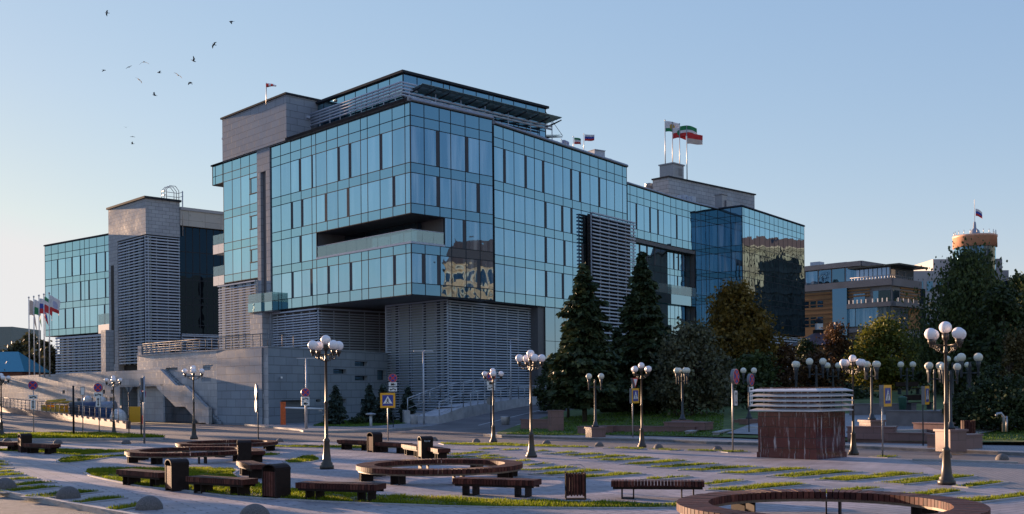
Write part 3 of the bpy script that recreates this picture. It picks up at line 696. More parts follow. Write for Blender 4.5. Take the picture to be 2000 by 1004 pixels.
# penthouse of glass with its sun shading
tc = along(787.2, 150, W(0, sB), U); zp = zat(787.2, 138, W(tc, sB).y); PC = W(tc, sB); sE = along(1065.5, 210, PC, VV)
tpl = [0.0] + [along(p, 180, PC, U) for p in (761.1, 738.7, 716.3, 694, 672.6, 652.3, 632)] + [tB0 - tc + .02]
spr = [0.0] + [along(p, 180, PC, VV) for p in (814.7, 842.3, 866, 878, 904.6, 930, 954.9, 963, 979.4, 1003, 1027, 1050)] + [sE]
PR = [(30.15, zp-2.9, 'w'), (zp-2.9, zp-.25, 's')]
ph = Bld.__new__(Bld); ph.root = R0; ph.n = 999; ph.maxwin = 0; ph.rest = MB(); ph.mull = MB(); ph.span = MB()
facade(ph, PC, U, tpl, PR, NL, mw=.09); facade(ph, PC, VV, spr, PR, NR, mw=.09); facade(ph, PC+VV*sE, U, [0, 1.8, 3.6, 5.4], PR, VV, mw=.09)
ph.rest.build('penthouse_glazing', [G_VIS, M_VENT], R0); ph.span.build('penthouse_spandrel', G_SPA, R0); ph.mull.build('penthouse_mullions', M_MULL, R0)
mb = MB(); mb.prism([PC + U*.15 + VV*.15, PC + U*(tB0-tc) + VV*.15, PC + U*(tB0-tc) + VV*(sE-.15), PC + U*.15 + VV*(sE-.15)], 30.12, zp-.2); mb.build('penthouse_core', M_SOFF, R0)
mb = MB(); mb.prism([PC - U*.3 - VV*.3, PC + U*(tB0-tc) - VV*.3, PC + U*(tB0-tc) + VV*(sE+.3), PC - U*.3 + VV*(sE+.3)], zp-.25, zp); mb.build('penthouse_roof', M_MULL, R0)
ta = along(700, 150, PC, U); mb = MB(); mb.prism([PC+U*(ta-3)+VV*2.0, PC+U*(ta+1.5)+VV*2.0, PC+U*(ta+1.5)+VV*6, PC+U*(ta-3)+VV*6], zp+.01, zp+1.0); mb.build('roof_vent_box', M_LOUV, R0)
mb = MB(); Yc = PC.y - 1
for y in (162.5, 168.5, 174.7, 181, 187.2):
    z = zat(787, y, Yc); p0 = PC + NL*1.0 + NR*1.0
    mb.tube([V3(p0 + U*(tB0-tc+.9), z), V3(p0, z), V3(p0 + VV*(2.0 if y < 180 else sE+1.0), z)], .11, 6)
for i in range(0, 9):
    p = PC + NL*1.0 + U*(tB0-tc)*i/8; mb.tube([V3(p, 30.4), V3(p, zat(787, 162, Yc))], .05, 5)
for i in range(0, 7):
    p = PC + NR*1.0 + VV*(sE*i/6); mb.tube([V3(p, 30.4), V3(p, zp-2.0)], .06, 5)
mb.build('shade_rails', M_LOUV, R0)
mg, mk = MB(), MB(); zc = zp-1.95; nb = 11
for i in range(nb+1):
    p = PC + VV*(.4 + (sE-.4)*i/nb)
    mk.tube([V3(p, zc-.45), V3(p + NR*1.4, zc-.28), V3(p+NR*2.5, zc-.1)], [.10, .09, .06], 6)
    if i < nb:
        for k in range(5):
            a = p + NR*(.25 + .5*k); mg.obox(V3(a, zc-.12+.045*k), V3(VV*((sE-.4)/nb-.04), 0), V3(NR*.40, .0) + Vector((0, 0, .10)), (0, 0, .035))
pe = PC + VV*sE
for i in range(3):
    p = pe + U*(.2+2*i); mk.tube([V3(p, zc-1.55), V3(p + VV*2.9, zc-1.05)], [.11, .06], 6)
    for k in range(6):
        if i < 2: mg.obox(V3(p + VV*(.3+.45*k), zc-1.25+.07*k), V3(U*1.96, 0), V3(VV*.36, 0) + Vector((0, 0, .09)), (0, 0, .03))
mk.tube([V3(pe, zp-.6), V3(pe + VV*2.8, zc-1.0)], .03, 5); mk.tube([V3(pe + U*4, zp-.6), V3(pe + U*4 + VV*2.8, zc-1.0)], .03, 5)
mk.build('canopy_brackets', M_MULL, R0); mg.build('glass_canopy', clear_glass('canopy_glass', (.55, .66, .62), .2, .35), R0)
# roof coping
mb = MB(); coping(mb, [W(tB0-.2, 0), W(0, 0)], 30.2, side=-1); coping(mb, [W(0, 0), W(0, S1)], 30.2); coping(mb, [W(0, S1), W(1.2, S1)], 30.2); mb.build('roof_coping', M_COPE, R0)
mb = MB(); coping(mb, [W(tO+.1, 0), W(tB0-.2, 0)], 30.2, .16, .12, .2, -1); mb.build('strip_coping', M_MULL, R0)
mb = MB()
for i in range(5): p = W(2+i*4.2, .7); mb.box((p.x, p.y, 30.75), (.5, .25, .3), .8); mb.box((p.x, p.y, 30.5), (.08, .08, .5), .8)
for i in range(4): p = W(.8, 1.2+i*2.3); mb.box((p.x, p.y, 30.75), (.5, .25, .3), .8); mb.box((p.x, p.y, 30.5), (.08, .08, .5), .8)
mb.build('roof_floodlights', M_LOUV, R0)

# set-back middle section
A2, B2 = V2(-1.66, 108.9), V2(14.33, 130.6)
p2 = [964.9, 983.4, 1004.1, 1024.7, 1044, 1062.9, 1081.8, 1099.4, 1117.3, 1134.6, 1152.2, 1168.5, 1184.4, 1200, 1215.5, 1223.9]
ts2 = [0.0] + [along(p, 350, A2, D2) for p in p2[1:]]; L2 = ts2[-1]
str2 = {(1,7):'n',(3,7):'n',(4,7):'f',(7,7):'f',(8,7):'f',(11,7):'n',(5,5):'n',(6,5):'f',(7,5):'f',(5,3):'n',(7,3):'n',(5,1):'n',(6,1):'f',(9,3):'n',(10,5):'n',(8,1):'f'}
facade(OFF, A2, D2, ts2, ROWS, N2, None, str2)
mb = MB(); mb.prism([A2-N2*.2+D2*.05, A2+D2*(L2-.1)-N2*.2, A2+D2*(L2-.1)-N2*18, A2-N2*18+D2*.05], 11.93, 30.1); tg_ = along(1054, 690, A2, D2); mb.prism([A2-N2*.2+D2*tg_, A2+D2*(L2-.1)-N2*.2, A2+D2*(L2-.1)-N2*18, A2-N2*18+D2*tg_], -.5, 11.929); mb.build('middle_core', M_SOFF, R0)
mb = MB(); q = lambda a, b, z0, z1: mb.add([V3(A2+D2*a-N2*.02, z0), V3(A2+D2*b-N2*.02, z0), V3(A2+D2*b-N2*.02, z1), V3(A2+D2*a-N2*.02, z1)])
for i in range(15):
    if ts2[i] < tg_ - .1: continue
    for z0, z1 in ((1, 4.4), (4.45, 8.2), (8.25, 11.9)): q(ts2[i]+.04, ts2[i+1]-.04, z0, z1)
mb.build('ground_floor_glazing', G_DARK, R0)
mb = MB(); coping(mb, [A2, A2+D2*L2], 30.2); coping(mb, [A2+D2*L2, A2+D2*L2-N2*10], 30.2); mb.build('middle_coping', M_COPE, R0)
mb = MB(); mb.add([V3(W(.0, S1), 11.96), V3(W(8, S1), 11.96), V3(W(8, S1), 30.2), V3(W(0, S1), 30.2)]); mb.build('return_glazing', G_SPA, R0)
mb = MB(); mb.add([V3(B2, 8), V3(B2-N2*12, 8), V3(B2-N2*12, 30.2), V3(B2, 30.2)]); mb.build('end_glazing', G_DARK, R0)
t0 = along(1142, 430, A2, D2); t1 = along(1226, 460, A2, D2)
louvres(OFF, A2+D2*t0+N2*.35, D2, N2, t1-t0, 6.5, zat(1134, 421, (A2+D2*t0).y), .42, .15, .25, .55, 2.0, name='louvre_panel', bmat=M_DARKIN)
def onroof(px, py, P_, d_, back, size, z, rot=.6):
    t = along(px, py, P_-N2*back, d_); p = P_-N2*back+d_*t; mb = MB(); mb.box((p.x, p.y, z+size[2]/2), size, rot); mb.box((p.x, p.y, z+size[2]+.03), (size[0]*1.06, size[1]*1.06, .06), rot); mb.build('roof_plant', M_LOUV, R0)
onroof(1150, 295, A2, D2, 3, (1.6, 4.2, 1.5), 30.1); onroof(1165, 299, A2, D2, 3, (1.6, 3.4, .9), 30.1); onroof(1113, 288, A2, D2, 3, (.5, .5, 1.2), 30.1)
for px in (1020, 1042, 1084, 1190): onroof(px, 270, A2, D2, .8, (.5, .3, .4), 30.4)
p = A2-N2*3+D2*along(1169, 303, A2-N2*3, D2); mb = MB(); mb.tube([V3(p, 30.2), V3(p, 31.5), V3(p+V2(-.2, -.2), 31.8), V3(p+V2(-.8, -.8), 31.8)], .16, 8); mb.build('blue_duct', mat('blue_duct_paint', (.03, .09, .25)), R0)

# curved rear section and the projecting end block
PL = [V2(15.6, 141.3), V2(22.9, 151.5), V2(27.4, 157.2), V2(31.7, 162.2)]; EB = V2(34.9, 159.7); EE = V2(49.9, 180.2)
UP = [(23.3, 24.45, 's')] + ROWS[7:]
m3 = [[1224.8, 1231, 1244.5, 1258, 1271, 1284, 1296, 1310.5], [1310.5, 1320.5, 1332.5, 1344, 1358], [1358, 1369, 1385, 1401]]
ps = PL[:]
for k in range(3):
    P_, Q_ = PL[k], PL[k+1]; d_ = (Q_-P_).normalized(); n_ = Vector((d_.y, -d_.x)); L_ = (Q_-P_).length
    tt = [0] + [along(p, 440, P_, d_) for p in m3[k][1:-1]] + [L_]
    if k < 2:
        facade(OFF, P_, d_, tt, UP, n_, None, {(1,1):'f',(3,1):'f',(5,1):'n'} if k == 0 else {(1,1):'n'})
        tb = [0, L_*.18, L_*.36, L_*.5, L_*.68, L_*.84, L_]
        rd3 = .6 if k == 0 else .95
        facade(OFF, P_-n_*rd3, d_, tb, [(11.96, 13, 's'), (13, 16, 'w'), (16.3, 19.3, 'w'), (19.3, 20.2, 's'), (20.2, 23.3, 'w')], n_, None, {(1,4):'f',(3,4):'n',(2,2):'f',(4,4):'n'})
        mb = MB(); mb.obox(V3(P_-n_*rd3, 22.75), V3(d_*L_, 0), V3(n_*(rd3-.05), 0), (0, 0, .54)); mb.build('terrace_soffit', M_SOFF, R0)
        aa = .32*L_ if k == 0 else 0
        mb = MB(); mb.obox(V3(P_+d_*aa-n_*2.3, 15.0), V3(d_*(L_-aa), 0), V3(n_*2.28, 0), (0, 0, 1.4)); mb.build('balcony_band', G_DARK, R0)
        mb = MB(); mb.obox(V3(P_+d_*aa, 16.42), V3(d_*(L_-aa), 0), V3(n_*.03, 0), (0, 0, 1.3)); mb.build('rear_balustrade', G_BAL, R0)
        mb = MB(); mb.obox(V3(P_-n_*2.3, 10.6), V3(d_*L_, 0), V3(n_*2.28, 0), (0, 0, 1.35)); mb.build('lower_band', G_DARK, R0)
        louvres(OFF, P_-n_*1, d_, n_, L_, 3.0, 10.2, .42, .2, .2, .3, 2, name='rear_louvres')
    else:
        facade(OFF, P_, d_, tt, [(11.96, 15.9, 'w'), (15.9, 16.8, 's'), (16.8, 19.65, 'w'), (19.65, 20.6, 's'), (20.6, 23.3, 'w')] + UP, n_)
    inn = [P_-n_*(rd3+.1) if k < 2 else P_-n_*.2, Q_-n_*(rd3+.1) if k < 2 else Q_-n_*.2, Q_-n_*14, P_-n_*14]
    mb = MB(); mb.prism(inn, -.5, 23.25); mb.prism([P_-n_*.2, Q_-n_*.2, Q_-n_*14, P_-n_*14], 23.26, 30.1); mb.build('rear_core', M_SOFF, R0)
mb = MB(); coping(mb, PL, 30.2, .3); mb.build('rear_coping', M_COPE, R0)
dl = (EB-PL[3]).normalized(); nl = Vector((-dl.y, dl.x)); nl = nl if nl.x < 0 else -nl; Lb = (EB-PL[3]).length
BR = [(11.6, 13.06, 's')] + ROWS[1:]
facade(OFF, PL[3], dl, [0, Lb*.53, Lb], BR, nl)
de = (EE-EB).normalized(); ne = Vector((de.y, -de.x)); Le = (EE-EB).length
me_ = [1449, 1453.3, 1463.5, 1474, 1483.7, 1494, 1503, 1512, 1520, 1529.5, 1538.5, 1547, 1555.5, 1563.5, 1571]
te = [0] + [along(p, 450, EB, de) for p in me_[1:-1]] + [Le]
facade(OFF, EB, de, te, BR, ne)
mb = MB(); mb.prism([EB-ne*.2+de*.2, EE-ne*.2, EE-ne*14, PL[3]-ne*6], 11.5, 30.1); mb.prism([EB-ne*1.2+de*1, EE-ne*1.2, EE-ne*14, PL[3]-ne*6], -1, 11.45); mb.build('end_block_core', M_SOFF, R0)
mb = MB(); coping(mb, [PL[3], EB], 30.2, .28, .15); coping(mb, [EB, EE], 30.2, .28, .15); mb.build('end_block_coping', M_MULL, R0)
louvres(OFF, EB-ne*.9+de*1, de, ne, Le-1, 4.2, 11.0, .42, .2, .2, .3, 2, name='end_block_louvres')
louvres(OFF, EB-ne*.9+de*1, (PL[3]-EB).normalized(), nl, 4, 4.2, 11.0, .42, .2, .2, .3, 2, name='end_block_louvres')
# stone box, stair heads and chimneys on the rear roof
SB = V2(24.2, 162.0); mb = MB()
mb.prism([SB, SB+VV*23, SB+VV*23+U*9, SB+U*3.1+VV*0, SB+U*3.1], 29, 35.2); mb.prism([SB+U*3.0+VV*3.5, SB+U*12+VV*3.5, SB+U*12+VV*20, SB+U*3.0+VV*20], 29, 34.6); mb.build('rear_stone_box', M_STONE, R0)
mb = MB(); mb.prism([SB-VV*.2-U*.2, SB+VV*23.2-U*.2, SB+VV*23.2+U*9, SB+U*3.2-VV*.2], 35.203, 35.4); mb.build('rear_box_coping', M_MULL, R0)
c = dp(1312, 345, 168.5); mb = MB(); mb.box((c.x, c.y, 36.8), (2.9, 2.6, 2.9), .81); mb.box((c.x, c.y, 38.35), (3.2, 2.9, .2), .81)
for k in range(2):
    for j in range(6):
        p = V2(c.x, c.y) - U*1.33 + VV*(-.75+1.35*k)
        mb.box((p.x, p.y, 36.7+.2*j), (.95, .06, .09), math.atan2(VV.y, VV.x))
mb.build('vent_tower', M_COPE, R0)
for px, w_ in ((1268, .8), (1286, .7), (1293, .7)):
    mb = MB(); c = dp(px, 346, 172); mb.lathe([(w_*.8, 0), (w_*.8, .9), (w_, 1.0), (w_*.8, 1.25), (w_, 1.4), (.05, 1.6)], (c.x, c.y, 34.7), 10); mb.build('roof_cowl', M_COPE, R0)
mb = MB(); c = dp(1408, 398, 163); mb.box((c.x, c.y, 31.4), (1.3, 1.3, 2.2), .8); mb.box((c.x, c.y, 32.6), (1.6, 1.6, .15), .8); mb.build('roof_cowl', M_COPE, R0); mb = MB(); c = dp(1418, 402, 163.5); mb.box((c.x, c.y, 31), (1.6, 1.2, 1.4), .8)
mb.build('roof_cowl', M_COPE, R0)
mb = MB()
for px in (1329, 1337, 1347, 1353):
    c = dp(px, 388, 160); mb.box((c.x, c.y, 31.4), (.9, .5, 1.3 if px < 1345 else .9), .8)
mb.build('air_conditioners', M_LOUV, R0)

# louvred base boxes
PC1 = V2(-6.3, 104.8); l1 = along(757, 690, PC1, U); l2 = along(1054, 690, PC1, D2)
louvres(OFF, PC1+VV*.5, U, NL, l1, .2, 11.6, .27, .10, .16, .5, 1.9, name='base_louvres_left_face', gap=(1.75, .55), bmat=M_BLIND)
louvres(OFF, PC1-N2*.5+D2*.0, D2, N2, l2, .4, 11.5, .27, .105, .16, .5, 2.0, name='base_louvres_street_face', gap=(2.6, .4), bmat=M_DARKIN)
mb = MB(); mb.prism([PC1+VV*.6-N2*.0, PC1+U*l1+VV*.6, PC1+U*l1+VV*9, PC1+D2*l2-N2*.6, PC1-N2*.6+D2*.5], -.3, 11.9); mb.build('base_core', M_SOFF, R0)
mb = MB(); mb.obox(V3(PC1+U*(l1-.02)-VV*.12, -.1), V3(U*.25, 0), V3(VV*1.0, 0), (0, 0, 12)); mb.build('screen_fin', M_LOUV, R0)
P3 = PC1+D2*l2; louvres(OFF, P3-N2*1.0, D2, N2, 7, .6, 9.2, .3, .14, .16, .4, 2.0, name='low_louvres', bmat=G_DARK)
tb_ = tL(617, 600); s0_ = .25; lb = 12.0
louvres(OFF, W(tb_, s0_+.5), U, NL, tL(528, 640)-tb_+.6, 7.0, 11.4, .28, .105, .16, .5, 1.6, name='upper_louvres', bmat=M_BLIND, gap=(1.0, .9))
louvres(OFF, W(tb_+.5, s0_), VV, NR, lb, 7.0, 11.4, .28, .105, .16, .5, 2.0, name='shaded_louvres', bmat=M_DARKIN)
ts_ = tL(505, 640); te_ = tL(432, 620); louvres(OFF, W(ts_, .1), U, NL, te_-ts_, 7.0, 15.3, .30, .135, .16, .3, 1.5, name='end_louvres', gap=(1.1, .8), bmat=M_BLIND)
OFF.finish()
# ------------------------------------------------------------------ stone terrace, stair and lower wall in front of the office building
T0 = gp(524.7, 829.5); T0 = V2(T0.x, T0.y); TZ = 6.84
DS = V2(-13.2, 111.6) - T0; LS = DS.length; DS.normalize(); NS = Vector((DS.y, -DS.x))
TER = Bld('stone_terrace', (T0.x, T0.y, 0), 'grey granite terrace wall with slot windows and a garage door under the glass office', 'terrace')
def hole(px0, px1, py0, py1, P, d, *ex):
    pm = (py0+py1)/2; a, b = along(px0, pm, P, d), along(px1, pm, P, d); Y = (P+d*(a+b)/2).y
    return (min(a, b), max(a, b), zat((px0+px1)/2, py1, Y), zat((px0+px1)/2, py0, Y)) + ex
tl_ = along(268, 690, T0, U)
HL = [(439.5,455,711,721),(483.5,512,708,719),(463,475,735,745),(450,475,771,780),(484,512,781.5,796.5),(396.5,416,713,723),(393,412,737.5,745),(323,347,718,724.5)]
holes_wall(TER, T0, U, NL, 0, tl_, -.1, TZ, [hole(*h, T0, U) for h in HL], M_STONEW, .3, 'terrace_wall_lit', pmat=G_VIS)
HR = [(693,718,706,715),(651,677,721,730),(693,718,734,743),(737,754,723,742),(661,676,779,788),(705,716,779,787),(617.5,626.5,780,785)]
M_DOOR = tiles('garage_door_panels', (.17,.175,.19), (.16,.165,.18), (.09,.09,.10), 6, .45, .012, .5, 0, .05, bump=.2)
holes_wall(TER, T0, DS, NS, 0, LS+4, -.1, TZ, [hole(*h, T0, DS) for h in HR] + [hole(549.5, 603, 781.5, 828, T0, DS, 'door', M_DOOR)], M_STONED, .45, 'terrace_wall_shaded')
mb = MB(); mb.prism([T0+U*.3-NS*.5, T0+U*(tl_-.02)+VV*.4, T0+U*(tl_+.3)+VV*18, T0+DS*(LS+4)-NS*.5+U*2], -.1, TZ-.05)
mb.prism([T0+NS*.06+NL*.06, T0+U*(tl_+.05)+NL*.06, T0+U*(tl_+.05)+VV*18, T0+DS*(LS+4)+U*2, T0+DS*(LS+4)+NS*.06], TZ-.045, TZ+.06); mb.build('terrace_deck', M_STONED, TER.root)
mb = MB(); mb.obox(V3(W2 if False else T0+U*(tl_-.9)+VV*.05, TZ+.06), V3(U*.9, 0), V3(VV*3.2, 0), (0, 0, .95)); mb.build('end_parapet', M_STONE, TER.root)
mb = MB(); mb.box((*(T0+U*1.1-VV*.05), 4.6), (.12, .5, .14), .8); mb.box((*(T0+DS*1.6+NS*.25), 4.15), (.14, .5, .16), .3); mb.build('wall_camera', M_WHITE, TER.root)
mb = MB(); mb.obox(V3(T0+U*.75+NL*.03, 2.25), V3(U*.32, 0), V3(NL*.02, 0), (0, 0, .45)); mb.build('wall_notice', M_WHITE, TER.root)
railing('terrace_railing', [V3(T0+U*.3+VV*.15, TZ+.06), V3(T0+U*(tl_-1.0)+VV*.15, TZ+.06)], 1.15, 'steel railing along the top of the grey terrace wall', 1.25, .03, 4, mat('dull_steel', (.15,.16,.175), .6, 0, spec=.1))
railing('terrace_railing', [V3(T0+DS*.6-NS*.15, TZ+.06), V3(T0+DS*4-NS*.15, TZ+.06)], 1.15, 'short steel railing at the terrace corner above the garage', 1.4, .03, 2, MATS['dull_steel'])
TER.finish()
# lower wall with the parapet of the outside stair
P0 = gp(401.5, 826); P0 = V2(P0.x, P0.y)
def pz(px, py): t = along(px, py, P0, U); return t, zat(px, py, (P0+U*t).y)
STW = Bld('stair_wall', (P0.x, P0.y, 0), 'pale granite wall with a slanted stair parapet and a dark passage below', 'wall')
th_ = .35
def slab(mb, pts, off=0, th=th_):
    A = [V3(P0+U*t+NL*(off), z) for t, z in pts]; Bq = [p + V3(VV*th, 0) for p in A]; n = len(pts)
    mb.add(A); mb.add(Bq[::-1])
    for i in range(n): mb.add([A[i], Bq[i], Bq[(i+1)%n], A[(i+1)%n]])
tA = pz(-60, 760)[0]; tB = pz(234, 790)[0]; tC, zC = pz(313, 722); zO = pz(270, 755)[1]
mb = MB(); slab(mb, [(tC, zO), (tB, zO), (tB, zC), (tC, zC)])
slab(mb, [pz(304, 755), (tC, zO+.001), (tC, zC), pz(343.5, 753), pz(361, 753), pz(401.5, 794.5), pz(401.5, 826), pz(388.4, 826), pz(361, 794.4), pz(342.4, 794.4)])
tS = 0.0; mb.obox(V3(P0-U*.02, -.1), V3(-U*.6, 0), V3(VV*.35, 0), (0, 0, pz(401.5, 794.5)[1]+.1)); mb.build('stair_parapet', M_STONEW, STW.root)
HW = [(96,101,773,782),(122,126,762,769),(157,160,763,770),(146,151,778,792),(175,181,777,790),(201,205,760,768),(216,220,760,768),(91,104,782,800),(152,158,778,797),(176,183,778,797),(198,209,777,800),(213,224,777,800)]
HW = [(122,126.5,762,769),(156.5,160.5,763,770),(200.5,205,761,769),(216.5,221,761,769),(91,104,781,806),(151,158,778,806),(174,182,777,806),(199,210,776,806),(214,225,776,806)]
M_DOORL = mat('pale_steel_door', (.30,.30,.31), .5, 0, .1)
holes_wall(STW, P0, U, NL, tB+.001, tA, -.1, zC, [hole(*h, P0, U, *(('door', M_DOORL) if h[3] > 800 else ())) for h in HW], M_STONEW, .25, 'wall_face', pmat=M_DARKIN)
mb = MB(); Q0 = P0+VV*3.2
mb.add([V3(Q0+U*1.5, -.1), V3(Q0+U*(tB+2), -.1), V3(Q0+U*(tB+2), zO+.4), V3(Q0+U*1.5, zO+.4)][::-1]); mb.obox(V3(P0+U*(tC-.2)+VV*.36, -.1), V3(U*.4, 0), V3(VV*3, 0), (0, 0, zO)); mb.obox(V3(P0+U*(tB)+VV*.36, -.1), V3(U*.4, 0), V3(VV*3, 0), (0, 0, zO))
mb.obox(V3(P0+U*pz(342, 790)[0]+VV*.5, -.1), V3(U*1.2, 0), V3(VV*2, 0), (0, 0, pz(342, 793)[1])); mb.obox(V3(P0+U*pz(361, 810)[0]+VV*1.2, -.1), V3(U*(tC-1.2), 0), V3(VV*.3, 0), (0, 0, pz(361, 798)[1])); mb.obox(V3(P0+U*(tC-.5), zO), V3(U*(tB-tC+.5), 0), V3(VV*3.5, 0), (0, 0, .2)); mb.build('passage', M_STONED, STW.root)
mb = MB(); td, td2 = pz(287, 790)[0], pz(309, 790)[0]; mb.obox(V3(P0+VV*2.9+U*(td2+3), 0), V3(U*3.2, 0), V3(VV*.1, 0), (0, 0, zO-.4)); mb.build('passage_door', M_DOORL, STW.root)
mb = MB(); mb.prism([P0+U*(tC)+VV*.05, P0+U*tA+VV*.05, P0+U*tA+VV*14, P0+U*tC+VV*2.0], zC-.2, zC+.05); mb.build('upper_terrace', M_STONE, STW.root)
# stair flight between parapet and terrace wall
t0s, t1s = -2.2, tC; ns = 30; mb = MB()
wst = abs((T0-P0).dot(VV)) - .45
for i in range(ns):
    a = t0s + (t1s-t0s)*i/ns; mb.obox(V3(P0+U*a+VV*.4, -.1), V3(U*(t1s-a), 0), V3(VV*wst, 0), (0, 0, .1+zC*(i+1)/ns - .002*i/ns))
mb.build('stair_flight', M_STONED, STW.root); STW.finish()
railing('wall_railing', [V3(P0+U*pz(70, 790)[0]+NL*2.6, .55), V3(P0+U*pz(-40, 800)[0]+NL*2.6, 1.5)], 1.2, 'thin steel railing in front of the pale wall at far left', 1.6, .03, 3, MATS['dull_steel'])

# ramp with its red granite plinth and railing, left
ra, rb = gp(246, 835), Vector((-58, 120, 0)); rb = V3(dp(-2, 800, 120), 0); rzb = zat(-2, 803, 120)
rd = (rb-ra); re = ra + rd*1.35
mb = MB(); A = [V3(ra, -.13), V3(re, rzb*1.35), V3(re + Vector((-25, -8, 0)), rzb*1.35), V3(ra + Vector((-22, -16, 0)), -.13)]
mb.add([A[0], A[3], A[2], A[1]][::-1]); o = mb.build('ramp_road', M_ASPH); tag(o, kind='structure'); 
n_ = Vector((rd.y, -rd.x, 0)).normalized(); mb = MB(); zt0, zt1 = zat(246, 822.5, ra.y), zat(-2, 793, rb.y)
def slope_wall(mb, a, b, za0, za1, zb0, zb1, th):
    d = (b-a).normalized(); n = Vector((-d.y, d.x, 0))*th
    q = [V3(a, za0), V3(b, zb0), V3(b, zb1), V3(a, za1)]; r = [p + n for p in q]
    mb.add(q[::-1]); mb.add(r)
    for i in range(4): mb.add([q[i], q[(i+1)%4], r[(i+1)%4], r[i]])
slope_wall(mb, re, ra, rzb*1.35-.3, zt1*1.0 + (zt1-zt0)*.35, -.13, zt0, .4)
o = mb.build('ramp_plinth', M_REDG, None, loc=ra); tag(o, 'long low red granite plinth beside the ramp at far left', 'wall')
railing('ramp_railing', [V3(ra + rd*.03 - n_*.2, zt0), V3(re, zt1+(zt1-zt0)*.35)], 1.0, 'steel railing on the red granite plinth of the ramp', 1.5, .03, 3, MATS['dull_steel'])
# goods in the yard behind the plinth
M_YEL = mat('yellow_machine_paint', (.55, .30, .012), .5, 0, .3, 2); M_BLUE = mat('blue_container_paint', (.015, .03, .09), .5, 0, .3, 2)
def dirp(px, py, Y): p = dp(px, py, Y); return V2(p.x, p.y)
Ym = 112; base = dirp(112, 815, Ym); mach = thing('work_lift', (base.x, base.y, 0), 'yellow mobile work machine with folded boom parked in front of the pale wall', 'machine')
mb = MB(); mb.box((base.x, base.y, 1.05), (2.3, 1.3, .75), -.5); mb.box((base.x-1.2, base.y+.5, 1.2), (.8, 1.1, 1.0), -.5); mb.box((base.x+.5, base.y-.2, 1.55), (.9, 1.0, .3), -.5); mb.tube([(base.x-1.5, base.y+.1, .8), (base.x-1.1, base.y-.1, 1.25)], .42, 10); mb.build('chassis', M_YEL, mach)
mb = MB(); mb.tube([(base.x-1.2, base.y, 1.9), (base.x+1.8, base.y-.6, 2.0)], .15, 6); mb.tube([(base.x+1.8, base.y-.6, 2.0), (base.x+2.2, base.y-.6, .9)], .14, 6); mb.tube([(base.x-1.2, base.y, 1.8), (base.x-1.1, base.y, 2.1), (base.x+1.0, base.y-.3, 2.25)], .12, 6); mb.build('boom', mat('worn_yellow', (.50, .32, .04), .6, 0, .4, 3), mach)
for dx, dy in ((-1.1, .3), (1.1, -.7)):
    mb = MB()
    mb.tube([(base.x+dx-.15*0, base.y+dy-.9, .45), (base.x+dx, base.y+dy-.6, .45)], .45, 14); mb.build('wheel', M_BLACK, mach)
def dumpster(px, Y, w_, col, label, lid=None):
    p = dirp(px, 815, Y); t = thing('waste_container', (p.x, p.y, 0), label, 'container', 'containers in the yard'); mb = MB()
    a, b = w_/2, .6
    for k in (0,):
        lo = [(-a*.85, -b*.8), (a*.85, -b*.8), (a*.85, b*.8), (-a*.85, b*.8)]; hi = [(-a, -b), (a, -b), (a, b), (-a, b)]
        L_ = [(p.x+x, p.y+y, .15) for x, y in lo]; Hh = [(p.x+x, p.y+y, 1.55) for x, y in hi]
        for i in range(4): mb.add([L_[i], L_[(i+1)%4], Hh[(i+1)%4], Hh[i]])
        mb.add(L_[::-1])
    for i in range(5): mb.box((p.x-a*.8+a*.4*i, p.y-b*.98, .9), (.06, .08, 1.1))
    mb.build('bin_body', col, t)
    mb = MB(); mb.tube([(p.x-a, p.y, 1.55), (p.x+a, p.y, 1.55)], b*.95, 12, 0); m = mb.build('lid', lid or col, t)
    for sx in (-1, 1):
        mb = MB(); mb.tube([(p.x+sx*a*.6, p.y-b*.7, .12), (p.x+sx*a*.6+.08, p.y-b*.7, .12)], .12, 8); mb.build('castor', M_BLACK, t)
dumpster(160, 101, 2.2, mat('grey_bin', (.06,.06,.065), .6), 'dark grey waste container with rubbish heaped on its lid, beside the yellow machine', mat('grey_lid', (.05,.05,.055), .5))
dumpster(186, 100, 2.4, M_BLUE, 'wide dark blue waste container with closed lid, between grey and bright blue ones'); dumpster(208, 99, 1.7, mat('blue_lidded', (.02,.06,.17), .45), 'bright blue waste container with grey lid nearest the dark passage', mat('pale_lid', (.2,.22,.27), .4))
def bag(px, py, Y, r, label, z=0):
    p = dirp(px, py, Y); mb = MB(); mb.sphere((0, 0, r*.8), r, 12, 8, 0, -.85, (1, 1, 1.15)); mb.tube([(0, 0, r*1.7), (0, 0, r*2.0)], [.1*r, .25*r], 6)
    o = mb.build('rubbish_bag', mat('white_plastic', (.55, .53, .52), .4, 0, .2, 5)); o.location = (p.x, p.y, z); tag(o, label, 'bag', 'rubbish bags')
bag(231, 815, 97, .75, 'big white rubbish bag leaning at the end of the ramp railing'); bag(172, 782, 101.5, .4, 'white rubbish bag lying on top of the grey container', 1.9); bag(200, 790, 99.5, .35, 'small white rubbish bag on top of the blue container', 1.9)

